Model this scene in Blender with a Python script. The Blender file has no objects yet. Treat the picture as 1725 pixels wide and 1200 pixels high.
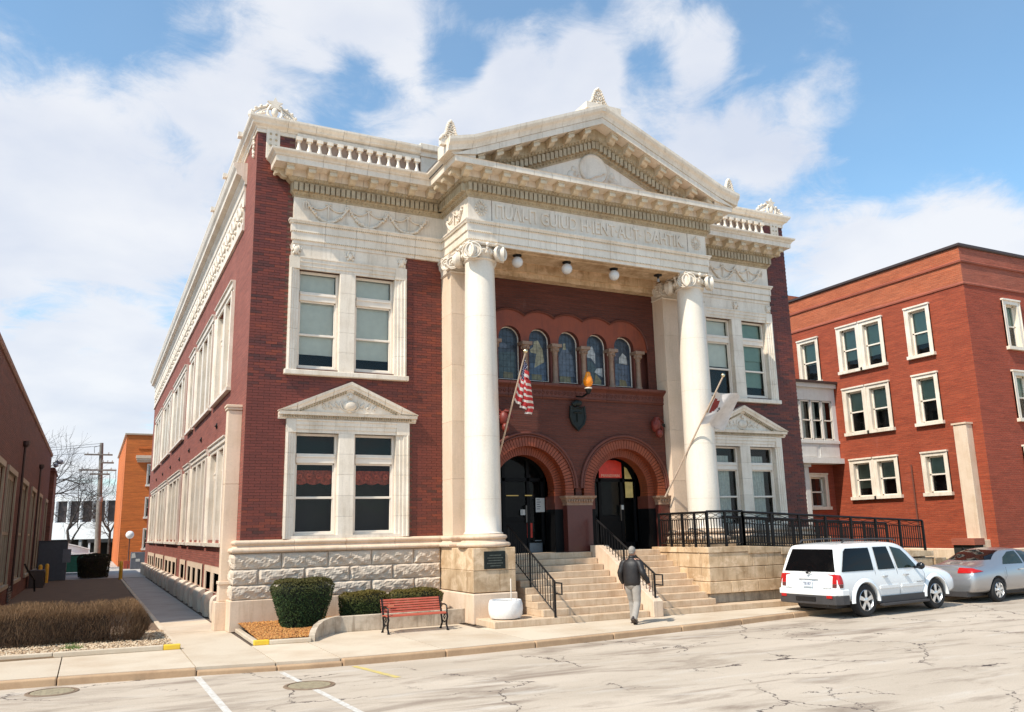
import bpy, bmesh, math, random
from math import sin, cos, pi, radians, sqrt, atan2, hypot
from mathutils import Vector, Matrix, Euler
random.seed(7)
SC = bpy.context.scene
COL = SC.collection

# ------------------------------------------------------------ camera
cam_d = bpy.data.cameras.new('camera'); cam = bpy.data.objects.new('camera', cam_d); COL.objects.link(cam)
SC.camera = cam
cam_d.sensor_width = 36.0; cam_d.sensor_fit = 'HORIZONTAL'; cam_d.lens = 36.0*1403.115/1725.0
cam_d.clip_start = 0.1; cam_d.clip_end = 3000
YAW, PITCH, ROLL = 0.464004, 0.205808, -0.021750
def cam_basis():
    f = Vector((sin(YAW)*cos(PITCH), cos(YAW)*cos(PITCH), sin(PITCH)))
    r = Vector((cos(YAW), -sin(YAW), 0)); u = r.cross(f)
    return r*cos(ROLL)+u*sin(ROLL), -r*sin(ROLL)+u*cos(ROLL), f
_r, _u, _f = cam_basis()
cam.matrix_world = Matrix(((_r.x, _u.x, -_f.x, -3.358), (_r.y, _u.y, -_f.y, -22.137), (_r.z, _u.z, -_f.z, 2.292), (0, 0, 0, 1)))

# ------------------------------------------------------------ render / colour
SC.render.engine = 'CYCLES'
SC.view_settings.view_transform = 'Standard'; SC.view_settings.look = 'None'
SC.view_settings.gamma = 1.0; SC.view_settings.exposure = 0.10
SC.view_settings.use_curve_mapping = False
SC.cycles.max_bounces = 8; SC.cycles.transparent_max_bounces = 12

# ------------------------------------------------------------ world: sky with clouds, and the sun
LIGHT = Vector((1.0, 0.32, -1.25)).normalized()
world = bpy.data.worlds.new('World'); SC.world = world; world.use_nodes = True
nt = world.node_tree; N = nt.nodes; L = nt.links; N.clear()
wo = N.new('ShaderNodeOutputWorld'); bg = N.new('ShaderNodeBackground')
sky = N.new('ShaderNodeTexSky'); sky.sky_type = 'NISHITA'; sky.sun_disc = False
sky.sun_elevation = radians(50); sky.sun_rotation = radians(252.3); sky.altitude = 150
sky.air_density = 1.0; sky.dust_density = 1.0; sky.ozone_density = 1.4
bg.inputs['Strength'].default_value = 0.12
tc = N.new('ShaderNodeTexCoord'); 
def wmath(op, a=None, b=None, c=None, clamp=False):
    n = N.new('ShaderNodeMath'); n.operation = op; n.use_clamp = clamp
    for i, x in enumerate((a, b, c)):
        if x is None: continue
        if isinstance(x, (int, float)): n.inputs[i].default_value = x
        else: L.new(x, n.inputs[i])
    return n.outputs[0]
sep = N.new('ShaderNodeSeparateXYZ'); L.new(tc.outputs['Generated'], sep.inputs[0])
# stretch the direction so that clouds flatten towards the horizon like a layer overhead
zz = wmath('MAXIMUM', sep.outputs[2], 0.02); den = wmath('ADD', zz, 0.28)
cx_ = wmath('DIVIDE', sep.outputs[0], den); cy_ = wmath('DIVIDE', sep.outputs[1], den)
cmb = N.new('ShaderNodeCombineXYZ'); L.new(cx_, cmb.inputs[0]); L.new(cy_, cmb.inputs[1]); L.new(sep.outputs[2], cmb.inputs[2])
def wnoise(scale, detail, rough, dist=0.0, off=(0, 0, 0)):
    mp = N.new('ShaderNodeMapping'); mp.inputs['Location'].default_value = off; L.new(cmb.outputs[0], mp.inputs[0])
    n = N.new('ShaderNodeTexNoise'); n.inputs['Scale'].default_value = scale; n.inputs['Detail'].default_value = detail
    n.inputs['Roughness'].default_value = rough; n.inputs['Distortion'].default_value = dist
    L.new(mp.outputs[0], n.inputs['Vector']); return n.outputs['Fac']
n1 = wnoise(2.6, 9, 0.60, 0.45, (3.1, 0.4, 0)); n2 = wnoise(9.0, 10, 0.68, 0.6, (1.2, 7.7, 0))
def pdir(px, py):
    return (_r*((px-862.5)/1403.1) + _u*(-(py-600)/1403.1) + _f).normalized()
def cloud_bank(px, py, rad, amt, acc):
    "a bank of cloud centred on a direction of the sky; rad in degrees"
    d = pdir(px, py)
    vm = N.new('ShaderNodeVectorMath'); vm.operation = 'DOT_PRODUCT'
    L.new(tc.outputs['Generated'], vm.inputs[0]); vm.inputs[1].default_value = d
    mr = N.new('ShaderNodeMapRange'); mr.interpolation_type = 'SMOOTHSTEP'
    L.new(vm.outputs['Value'], mr.inputs[0]); mr.inputs[1].default_value = cos(radians(rad)); mr.inputs[2].default_value = 1.0
    mr.inputs[3].default_value = 0; mr.inputs[4].default_value = amt
    return wmath('ADD', acc, mr.outputs[0])
acc = wmath('MULTIPLY', n1, 1.0)
BANKS = [(40, 400, 15, .30), (230, 300, 8, .20), (330, 120, 5, .26), (560, 50, 7, .34), (700, 60, 4.5, .24), (420, 190, 5, .22), (930, 130, 5.5, .40), (840, 190, 4.5, .26), (1000, 110, 3, .18), (700, 210, 6, .20), (-700, 300, 30, .28),
         (170, 640, 6, .30), (60, 690, 6, .24), (1560, 430, 7, .34), (1720, 400, 8, .30), (1400, 420, 5, .24), (1080, 20, 3, .24), (1180, 80, 3, .26), (1390, 155, 3, .24), (1300, 230, 4, .24), (1220, 300, 5, .20), (1100, 240, 5, .20), (1340, 300, 4, .14),
         (90, 20, 7, -.26), (300, 60, 4, -.12), (260, 215, 4.5, -.22), (620, 140, 3.5, -.22), (760, 110, 3, -.20), (480, 150, 3, -.08), (90, 570, 4, -.22), (900, 20, 3, -.12), (1300, 60, 4, -.08), (1560, 130, 12, -.16), (1620, 260, 7, -.10), (1700, 20, 9, -.06)]
for b in BANKS: acc = cloud_bank(*b, acc)
acc = wmath('ADD', acc, wmath('MULTIPLY', wmath('MAXIMUM', wmath('SUBTRACT', 0.20, sep.outputs[2]), 0.0), 2.0))
acc = wmath('ADD', acc, wmath('MULTIPLY', wmath('SUBTRACT', n2, 0.5), 0.62))
cov = N.new('ShaderNodeMapRange'); cov.interpolation_type = 'SMOOTHSTEP'; L.new(acc, cov.inputs[0])
cov.inputs[1].default_value = 0.48; cov.inputs[2].default_value = 0.86; cov.inputs[3].default_value = 0.10; cov.inputs[4].default_value = 0.94
# cloud body: white with faint blue-grey undersides
n3 = wnoise(3.0, 6, 0.5, 0.2, (9.4, 2.2, 0))
crm = N.new('ShaderNodeValToRGB'); L.new(n3, crm.inputs[0])
crm.color_ramp.elements[0].position = 0.3; crm.color_ramp.elements[0].color = (5.6, 6.0, 6.9, 1)
crm.color_ramp.elements[1].position = 0.62; crm.color_ramp.elements[1].color = (7.2, 7.3, 7.6, 1)
tint = N.new('ShaderNodeMixRGB'); tint.blend_type = 'MULTIPLY'; tint.inputs[0].default_value = 1; tint.inputs[2].default_value = (1.27, 1.76, 1.80, 1)
L.new(sky.outputs[0], tint.inputs[1])
mixc = N.new('ShaderNodeMixRGB'); L.new(cov.outputs[0], mixc.inputs[0]); L.new(tint.outputs[0], mixc.inputs[1]); L.new(crm.outputs[0], mixc.inputs[2])
L.new(mixc.outputs[0], bg.inputs['Color']); L.new(bg.outputs[0], wo.inputs['Surface'])

sun_d = bpy.data.lights.new('sun', 'SUN'); sun_d.energy = 5.0; sun_d.angle = radians(0.5); sun_d.color = (1.0, 0.93, 0.82)
sun = bpy.data.objects.new('sun', sun_d); COL.objects.link(sun); sun.location = (-30, -10, 40)
sun.rotation_euler = LIGHT.to_track_quat('-Z', 'Y').to_euler()

# ------------------------------------------------------------ materials
MATS = {}
def node(nt, kind, **kw):
    n = nt.nodes.new(kind)
    for k, v in kw.items():
        if k in n.inputs: n.inputs[k].default_value = v
        else: setattr(n, k, v)
    return n
def base_mat(name, rough=0.6, spec=0.5, metal=0.0):
    m = bpy.data.materials.new(name); m.use_nodes = True; nt = m.node_tree
    b = nt.nodes['Principled BSDF']; b.inputs['Roughness'].default_value = rough
    b.inputs['Specular IOR Level'].default_value = spec; b.inputs['Metallic'].default_value = metal
    MATS[name] = m
    return m, nt, b
def rgb(c): return (c[0], c[1], c[2], 1)
def mixn(nt, fac, a, b, blend='MIX'):
    n = nt.nodes.new('ShaderNodeMixRGB'); n.blend_type = blend
    for i, x in enumerate((fac, a, b)):
        if isinstance(x, (int, float)): n.inputs[i].default_value = x
        elif isinstance(x, (tuple, list)): n.inputs[i].default_value = rgb(x)
        else: nt.links.new(x, n.inputs[i])
    return n.outputs[0]
def noise(nt, scale, detail=4, rough=0.55, stretch=None, dist=0, coord='Object'):
    tc = nt.nodes.new('ShaderNodeTexCoord'); mp = nt.nodes.new('ShaderNodeMapping')
    nt.links.new(tc.outputs[coord], mp.inputs[0])
    if stretch: mp.inputs['Scale'].default_value = stretch
    n = node(nt, 'ShaderNodeTexNoise', Scale=scale, Detail=detail, Roughness=rough, Distortion=dist)
    nt.links.new(mp.outputs[0], n.inputs['Vector']); return n.outputs['Fac']
def remap(nt, x, a, b, c=0.0, d=1.0):
    n = nt.nodes.new('ShaderNodeMapRange'); nt.links.new(x, n.inputs[0])
    for i, v in enumerate((a, b, c, d)): n.inputs[i+1].default_value = v
    return n.outputs[0]
def bump(nt, b, h, strength=0.3, dist=0.01):
    n = node(nt, 'ShaderNodeBump', Strength=strength, Distance=dist); nt.links.new(h, n.inputs['Height'])
    nt.links.new(n.outputs[0], b.inputs['Normal']); return n
def simple(name, col, rough=0.5, spec=0.5, metal=0.0, var=0.12, vscale=6.0, bmp=0.0, bscale=60.0):
    m, nt, b = base_mat(name, rough, spec, metal)
    if var:
        f = noise(nt, vscale, 5); f = remap(nt, f, 0.3, 0.7)
        a = tuple(c*(1-var) for c in col); d = tuple(min(1, c*(1+var)) for c in col)
        nt.links.new(mixn(nt, f, a, d), b.inputs['Base Color'])
    else: b.inputs['Base Color'].default_value = rgb(col)
    if bmp: bump(nt, b, noise(nt, bscale, 4), bmp, 0.01)
    return m
def stained(name, col, dirt, rough=0.45, amt=0.5, streak=True, blot=1.6, bmp=0.15, bscale=40, rnd=0.06, bloom=0.0):
    "stone or glazed terracotta: soft blotches, vertical run-off stains, piece-to-piece shade"
    m, nt, b = base_mat(name, rough)
    f1 = remap(nt, noise(nt, blot, 6, 0.6), 0.42, 0.72, 0, amt)
    c = mixn(nt, f1, col, dirt)
    if streak:
        f2 = remap(nt, noise(nt, 1.0, 6, 0.65, stretch=(8, 8, 0.8)), 0.50, 0.74, 0, amt*0.95)
        c = mixn(nt, f2, c, tuple(x*0.8 for x in dirt))
    if bloom: c = mixn(nt, remap(nt, noise(nt, blot*1.1, 7, .68, dist=.4, stretch=(1, 1, 1.25)), .50, .62, 0, bloom), c, tuple(min(.85, x*1.12+.10) for x in col))
    f3 = remap(nt, noise(nt, 22, 4, 0.7), 0.3, 0.7, 0.93, 1.05)
    c = mixn(nt, 1.0, c, f3, 'MULTIPLY')
    oi = nt.nodes.new('ShaderNodeObjectInfo'); r = remap(nt, oi.outputs['Random'], 0, 1, 1-rnd, 1+rnd*0.5)
    c = mixn(nt, 1.0, c, r, 'MULTIPLY')
    nt.links.new(c, b.inputs['Base Color'])
    if bmp: bump(nt, b, noise(nt, bscale, 5), bmp, 0.006)
    return m
terra = stained('white_glazed_terracotta', (.84, .73, .605), (.50, .38, .25), rough=.34, amt=.42, blot=1.3, bmp=.08)
terra_d = stained('soiled_shaded_terracotta', (.50, .40, .26), (.26, .17, .09), rough=.45, amt=.6, blot=5, bmp=.1)  # tan soiling of the carved bands, with their recess shade in the colour
terra_col = stained('column_terracotta', (.78, .69, .58), (.66, .53, .38), rough=.36, amt=.25, blot=.9, bmp=.05)
terra_m = stained('warm_terracotta', (.68, .56, .40), (.42, .29, .16), rough=.4, amt=.5, blot=6, bmp=.1)
lime = stained('buff_limestone', (.62, .44, .27), (.33, .19, .085), rough=.7, amt=.8, blot=2.1, bmp=.3, rnd=.16, bloom=.6)
lime_a = stained('cream_limestone', (.76, .58, .43), (.56, .41, .25), rough=.6, amt=.3, blot=1.2, bmp=.12)
lime_l = stained('pale_limestone', (.71, .54, .40), (.50, .32, .18), rough=.72, amt=.45, blot=1.4, bmp=.25)
rockface = stained('rock_faced_sandstone', (.64, .53, .42), (.50, .35, .24), rough=.8, amt=.5, blot=2.2, streak=False, bmp=.6, bscale=14, rnd=.12)
stepstone = stained('step_limestone', (.62, .465, .32), (.42, .25, .13), rough=.75, amt=.6, blot=2.6, streak=True, bmp=.2)
granite_w = stained('rough_white_concrete', (.78, .75, .72), (.60, .50, .46), rough=.85, amt=.4, blot=8, streak=False, bmp=.6, bscale=30)
mortar = simple('mortar', (.16, .085, .06), .9, var=.15)
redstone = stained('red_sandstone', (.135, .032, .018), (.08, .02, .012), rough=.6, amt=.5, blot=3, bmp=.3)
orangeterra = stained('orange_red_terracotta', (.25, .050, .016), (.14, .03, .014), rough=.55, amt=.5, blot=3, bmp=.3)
granite_r = stained('polished_red_granite', (.10, .026, .02), (.065, .02, .016), rough=.3, amt=.4, blot=12, streak=False, bmp=.02)
brownstone = stained('carved_brown_terracotta', (.30, .19, .13), (.18, .10, .06), rough=.6, amt=.6, blot=9, streak=False, bmp=.5)
darkgreen = simple('dark_bronze', (.014, .018, .016), .5, .3, metal=.2, var=.3)
black_iron = simple('black_painted_iron', (.007, .006, .006), .5, .3, var=.2)
black_paint = simple('black_door_paint', (.004, .004, .0045), .5, .15, var=.2)
white_paint = simple('white_painted_wood', (.80, .70, .59), .45, var=.05)
dark_room = simple('dark_interior', (.02, .018, .016), .9, var=.2)
blind_w = simple('white_roller_blind', (.86, .80, .72), .8, var=.05)
blind_g = simple('green_grey_blind', (.34, .44, .37), .8, var=.06)
curtain_w = simple('white_curtain', (.62, .60, .56), .9, var=.15, vscale=12)
roofing = simple('flat_roof_felt', (.10, .09, .085), .9)
darkmetal = simple('dark_metal_coping', (.07, .045, .04), .5, metal=.3)
def brick_mat(name, c1, c2, c3, mort, axis='y', sx=.215, sz=.072, rough=.8, blotch=.5, msize=.012, mortarfac=.6):
    m, nt, b = base_mat(name, rough)
    tc = nt.nodes.new('ShaderNodeTexCoord'); sp = nt.nodes.new('ShaderNodeSeparateXYZ'); cb = nt.nodes.new('ShaderNodeCombineXYZ')
    nt.links.new(tc.outputs['Object'], sp.inputs[0]); nt.links.new(sp.outputs[1 if axis == 'y' else 0], cb.inputs[0]); nt.links.new(sp.outputs[2], cb.inputs[1])
    br = nt.nodes.new('ShaderNodeTexBrick'); nt.links.new(cb.outputs[0], br.inputs['Vector'])
    br.inputs['Scale'].default_value = 1; br.inputs['Brick Width'].default_value = sx; br.inputs['Row Height'].default_value = sz
    br.inputs['Mortar Size'].default_value = msize; br.inputs['Mortar Smooth'].default_value = .3; br.inputs['Bias'].default_value = 0
    br.inputs['Color1'].default_value = rgb(c1); br.inputs['Color2'].default_value = rgb(c2); br.inputs['Mortar'].default_value = rgb(mort)
    f = remap(nt, noise(nt, .8, 5, .6, stretch=(1, 1, 2)), .4, .68, 0, blotch)
    c = mixn(nt, f, br.outputs['Color'], c3)
    c = mixn(nt, remap(nt, noise(nt, .33, 6, .7, stretch=(1, 1, 1.6)), .55, .75, 0, .5), c, tuple(x*.6 for x in c1))
    c = mixn(nt, remap(nt, noise(nt, .6, 7, .75, stretch=(1, 1, .5)), .62, .8, 0, .45), c, tuple(min(1, x*1.3+.12) for x in c1))
    g = remap(nt, noise(nt, 9, 4, .7, stretch=(1, 1, 4)), .3, .7, .82, 1.15); c = mixn(nt, 1.0, c, g, 'MULTIPLY')
    rw = remap(nt, noise(nt, 1.0, 4, .7, stretch=(.9, .9, 13)), .3, .7, .72, 1.25); c = mixn(nt, 1.0, c, rw, 'MULTIPLY')
    nt.links.new(c, b.inputs['Base Color'])
    inv = nt.nodes.new('ShaderNodeMath'); inv.operation = 'SUBTRACT'; inv.inputs[0].default_value = 1; nt.links.new(br.outputs['Fac'], inv.inputs[1])
    bump(nt, b, inv.outputs[0], .8, .006)
    return m
brick_side = brick_mat('red_brick_side', (.24, .055, .036), (.28, .07, .046), (.30, .095, .065), (.20, .08, .055), 'y')
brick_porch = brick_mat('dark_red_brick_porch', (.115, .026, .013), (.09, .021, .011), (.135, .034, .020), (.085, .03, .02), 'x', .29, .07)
brick_r_y = brick_mat('orange_red_brick_side', (.33, .052, .016), (.27, .038, .012), (.34, .07, .028), (.27, .08, .04), 'y', .24, .085, msize=.009)
brick_r_x = brick_mat('orange_red_brick_front', (.34, .050, .020), (.28, .042, .017), (.36, .07, .035), (.28, .085, .045), 'x', .24, .085, msize=.009)
brick_r2_y = brick_mat('pale_orange_brick_side', (.42, .095, .032), (.35, .07, .022), (.44, .13, .06), (.40, .17, .09), 'y', .24, .085, msize=.009)
brick_r2_x = brick_mat('pale_orange_brick_front', (.36, .085, .045), (.30, .065, .035), (.36, .11, .07), (.32, .12, .07), 'x', .24, .085, msize=.009)
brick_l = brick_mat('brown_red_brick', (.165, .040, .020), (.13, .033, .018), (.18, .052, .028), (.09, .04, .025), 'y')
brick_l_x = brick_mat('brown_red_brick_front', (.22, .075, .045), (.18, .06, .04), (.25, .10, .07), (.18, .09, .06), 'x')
brick_o = brick_mat('bright_orange_brick', (.62, .15, .018), (.56, .125, .016), (.60, .155, .03), (.5, .15, .04), 'x', .24, .085)
def brick_islands():
    m, nt, b = base_mat('face_bricks', .5)
    g = nt.nodes.new('ShaderNodeNewGeometry'); r = nt.nodes.new('ShaderNodeValToRGB'); nt.links.new(g.outputs['Random Per Island'], r.inputs[0])
    e = r.color_ramp.elements
    e[0].position = 0; e[0].color = (.055, .018, .013, 1); e[1].position = 1; e[1].color = (.24, .046, .018, 1)
    for p, c in ((.2, (.12, .026, .018)), (.5, (.155, .030, .019)), (.8, (.185, .036, .020))):
        x = e.new(p); x.color = rgb(c)
    f = remap(nt, noise(nt, .55, 4, .6, stretch=(1, 1, 2)), .42, .66, 0, .45); c = mixn(nt, f, r.outputs[0], (.215, .040, .018))
    f = remap(nt, noise(nt, .9, 5, .65, stretch=(1, 1, 2.5)), .5, .72, 0, .5); c = mixn(nt, f, c, (.085, .024, .017))
    oi = nt.nodes.new('ShaderNodeObjectInfo'); rr = remap(nt, oi.outputs['Random'], 0, 1, .85, 1.15); c = mixn(nt, .8, c, rr, 'MULTIPLY'); c = mixn(nt, 1.0, c, (.90, .90, .90), 'MULTIPLY')
    g2 = remap(nt, noise(nt, 18, 4, .7, stretch=(1, 1, 5)), .3, .7, .85, 1.12); c = mixn(nt, 1.0, c, g2, 'MULTIPLY')
    nt.links.new(c, b.inputs['Base Color']); bump(nt, b, noise(nt, 50, 4), .3, .004); return m
brick_face = brick_islands()
def glass_mat(name, tint, refl=.06, rough=.01):
    m = bpy.data.materials.new(name); m.use_nodes = True; nt = m.node_tree; nt.nodes.clear()
    o = nt.nodes.new('ShaderNodeOutputMaterial'); mx = nt.nodes.new('ShaderNodeMixShader')
    tr = node(nt, 'ShaderNodeBsdfTransparent'); tr.inputs[0].default_value = rgb(tint)
    gl = node(nt, 'ShaderNodeBsdfGlossy', Roughness=rough); gl.inputs[0].default_value = (1, 1, 1, 1)
    fr = node(nt, 'ShaderNodeFresnel', IOR=1.5); ad = nt.nodes.new('ShaderNodeMath'); ad.operation = 'ADD'; ad.use_clamp = True
    nt.links.new(fr.outputs[0], ad.inputs[0]); ad.inputs[1].default_value = refl-.035
    w = nt.nodes.new('ShaderNodeTexCoord'); nz = node(nt, 'ShaderNodeTexNoise', Scale=1.3, Detail=1); nt.links.new(w.outputs['Object'], nz.inputs['Vector'])
    bp_ = node(nt, 'ShaderNodeBump', Strength=.05, Distance=.05); nt.links.new(nz.outputs['Fac'], bp_.inputs['Height']); nt.links.new(bp_.outputs[0], gl.inputs['Normal'])
    nt.links.new(ad.outputs[0], mx.inputs[0]); nt.links.new(tr.outputs[0], mx.inputs[1]); nt.links.new(gl.outputs[0], mx.inputs[2]); nt.links.new(mx.outputs[0], o.inputs[0])
    MATS[name] = m; return m
glass = glass_mat('window_glass', (.88, .93, .90), .02); glass_door = glass_mat('door_glass', (.5, .55, .55), .005)
glass_dark = simple('dark_car_glass', (.004, .004, .0045), .04, .22, var=0); glass_car = simple('green_car_glass', (.020, .030, .024), .05, .3, var=.3, vscale=2)

# ------------------------------------------------------------ object helpers
WLOC = {}
def wloc(o): return WLOC.get(o.name, Vector((0, 0, 0)))
def empty(name, loc, label, cat, group=None, rz=0.0):
    o = bpy.data.objects.new(name, None); COL.objects.link(o); o.location = loc; o.rotation_euler = (0, 0, rz)
    o.empty_display_size = .3; o['label'] = label; o['category'] = cat
    if group: o['group'] = group
    WLOC[o.name] = Vector(loc); return o
def tag(o, label=None, cat=None, group=None, kind=None):
    for k, v in (('label', label), ('category', cat), ('group', group), ('kind', kind)):
        if v: o[k] = v
    return o
def link(name, me, mat=None, parent=None, local=False, at=None, rot=None):
    o = bpy.data.objects.new(name, me); COL.objects.link(o)
    if mat is not None and len(me.materials) == 0: me.materials.append(mat)
    base = Vector(at) if at is not None else Vector((0, 0, 0))
    if parent is not None:
        o.parent = parent
        o.location = base if local else base - wloc(parent)
    else: o.location = base
    WLOC[o.name] = base if not local else Vector((0, 0, 0))
    if rot: o.rotation_euler = rot
    return o
class Fr:
    "a wall frame: u along the wall, o outwards, z up"
    def __init__(s, kind, c): s.k = kind; s.c = c; s.q = (3, 2, 1, 0) if kind == 'left' else (0, 1, 2, 3)
    def __call__(s, u, o, z):
        if s.k == 'front': return (u, s.c-o, z)
        if s.k == 'left': return (s.c-o, u, z)
        return (s.c+o, u, z)
class MB:
    def __init__(s): s.v = []; s.f = []
    def add(s, vs, fs):
        n = len(s.v); s.v += [tuple(v) for v in vs]; s.f += [tuple(i+n for i in f) for f in fs]; return s
    def box(s, x0, x1, y0, y1, z0, z1, F=None):
        P = [(x, y, z) for z in (z0, z1) for y in (y0, y1) for x in (x0, x1)]
        if F: P = [F(*p) for p in P]
        return s.add(P, [(0, 2, 3, 1), (4, 5, 7, 6), (0, 1, 5, 4), (1, 3, 7, 5), (3, 2, 6, 7), (2, 0, 4, 6)])
    def prism(s, F, poly, o0, o1):
        n = len(poly); P = [F(u, o0, z) for u, z in poly]+[F(u, o1, z) for u, z in poly]
        return s.add(P, [tuple(range(n)), tuple(range(2*n-1, n-1, -1))]+[(i, n+i, n+(i+1) % n, (i+1) % n) for i in range(n)])
    def vprism(s, poly, z0, z1):
        n = len(poly); P = [(x, y, z0) for x, y in poly]+[(x, y, z1) for x, y in poly]
        return s.add(P, [tuple(range(n-1, -1, -1)), tuple(range(n, 2*n))]+[(i, (i+1) % n, n+(i+1) % n, n+i) for i in range(n)])
    def lathe(s, prof, c=(0, 0, 0), n=24, axis='z', caps=True, sx=1, sy=1):
        P = []; Fs = []
        for r, z in prof:
            for k in range(n):
                a = 2*pi*k/n; x, y = r*cos(a)*sx, r*sin(a)*sy
                p = (x, y, z) if axis == 'z' else ((x, -z, y) if axis == 'y' else (z, x, y))
                P.append((p[0]+c[0], p[1]+c[1], p[2]+c[2]))
        for i in range(len(prof)-1):
            for k in range(n):
                k2 = (k+1) % n; Fs.append((i*n+k, i*n+k2, (i+1)*n+k2, (i+1)*n+k))
        if caps:
            Fs.append(tuple(range(n-1, -1, -1))); Fs.append(tuple((len(prof)-1)*n+k for k in range(n)))
        return s.add(P, Fs)
    def tube(s, pts, r, n=6, caps=True):
        pts = [Vector(p) for p in pts]; R = r if isinstance(r, (list, tuple)) else [r]*len(pts)
        up = Vector((0, 0, 1)); P = []; Fs = []; prev = None
        for i, p in enumerate(pts):
            t = (pts[min(i+1, len(pts)-1)]-pts[max(i-1, 0)])
            t = t.normalized() if t.length > 1e-9 else Vector((0, 0, 1))
            if prev is None:
                a = t.cross(up if abs(t.z) < .95 else Vector((1, 0, 0))).normalized()
            else:
                a = prev - t*prev.dot(t); a = a.normalized() if a.length > 1e-6 else t.orthogonal().normalized()
            prev = a; b = t.cross(a)
            for k in range(n):
                q = 2*pi*k/n; P.append(p+(a*cos(q)+b*sin(q))*R[i])
        for i in range(len(pts)-1):
            for k in range(n):
                k2 = (k+1) % n; Fs.append((i*n+k, i*n+k2, (i+1)*n+k2, (i+1)*n+k))
        if caps: Fs.append(tuple(range(n-1, -1, -1))); Fs.append(tuple((len(pts)-1)*n+k for k in range(n)))
        return s.add(P, Fs)
    def ell(s, c, r, n=8, m=5, M=None):
        "ellipsoid"
        if isinstance(r, (int, float)): r = (r, r, r)
        P = []; Fs = []
        for j in range(1, m):
            t = pi*j/m
            for k in range(n):
                a = 2*pi*k/n; P.append(Vector((r[0]*sin(t)*cos(a), r[1]*sin(t)*sin(a), r[2]*cos(t))))
        P.append(Vector((0, 0, r[2]))); P.append(Vector((0, 0, -r[2])))
        T = len(P)-2; B = len(P)-1
        for j in range(m-2):
            for k in range(n):
                k2 = (k+1) % n; Fs.append((j*n+k, (j+1)*n+k, (j+1)*n+k2, j*n+k2))
        for k in range(n):
            k2 = (k+1) % n; Fs.append((T, k, k2)); Fs.append((B, (m-2)*n+k2, (m-2)*n+k))
        if M: P = [M @ p for p in P]
        return s.add([p+Vector(c) for p in P], Fs)
    def mesh(s, name='m', smooth=False, fix=True):
        me = bpy.data.meshes.new(name); me.from_pydata(s.v, [], s.f); me.update()
        if fix and len(s.f) < 60000:
            bm = bmesh.new(); bm.from_mesh(me); bmesh.ops.recalc_face_normals(bm, faces=bm.faces); bm.to_mesh(me); bm.free()
        if smooth: smooth_mesh(me, smooth)
        return me
    def obj(s, name, mat, parent=None, smooth=False, fix=True, **kw):
        return link(name, s.mesh(name, smooth, fix), mat, parent, **kw)
def smooth_mesh(me, ang=35):
    ang = radians(35 if ang is True else ang)
    me.polygons.foreach_set('use_smooth', [True]*len(me.polygons))
    bm = bmesh.new(); bm.from_mesh(me)
    for e in bm.edges:
        e.smooth = not (len(e.link_faces) == 2 and e.calc_face_angle(0) > ang)
    bm.to_mesh(me); bm.free()
def bevel(o, w=.01, seg=1):
    m = o.modifiers.new('bevel', 'BEVEL'); m.width = w; m.segments = seg; m.limit_method = 'ANGLE'; m.angle_limit = radians(40); return o

def offsets(path):
    "mitre vectors per vertex, outward = right hand of the travel direction"
    ns = []
    for a, b in zip(path, path[1:]):
        d = Vector((b[0]-a[0], b[1]-a[1])); d.normalize(); ns.append(Vector((d.y, -d.x)))
    out = []
    for i in range(len(path)):
        if i == 0: out.append(ns[0].copy())
        elif i == len(path)-1: out.append(ns[-1].copy())
        else:
            a, b = ns[i-1], ns[i]; out.append((a+b)/(1+a.dot(b)))
    return out, ns
def run(name, mat, parent, path, prof, seg=.8, gap=.009, smooth=False, kind=None):
    "mould a profile [(out, z)] along a plan path in separate blocks"
    off, ns = offsets(path); res = []
    for i in range(len(path)-1):
        a, b = Vector(path[i]), Vector(path[i+1]); Lr = (b-a).length; n = max(1, round(Lr/seg)) if seg else 1
        for k in range(n):
            mb = MB(); sweep(mb, a, b, off[i] if k == 0 else ns[i], off[i+1] if k == n-1 else ns[i], k/n + (gap/2/Lr if k else 0), (k+1)/n - (gap/2/Lr if k < n-1 else 0), prof)
            o = mb.obj(name, mat, parent, smooth=smooth)
            if kind: o['kind'] = kind
            res.append(o)
    return res
def sweep(mb, a, b, na, nb, t0, t1, prof, z0=0.0, z1=0.0, clampz=None):
    d = b-a; p0 = a+d*t0; p1 = a+d*t1; n = len(prof); P = []
    for p, nn, dz in ((p0, na, z0), (p1, nb, z1)):
        for o, z in prof:
            zz = z+dz
            if clampz is not None: zz = max(zz, clampz)
            q = p+nn*o; P.append((q.x, q.y, zz))
    mb.add(P, [tuple(range(n)), tuple(range(2*n-1, n-1, -1))]+[(i, (i+1) % n, n+(i+1) % n, n+i) for i in range(n)])
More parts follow.
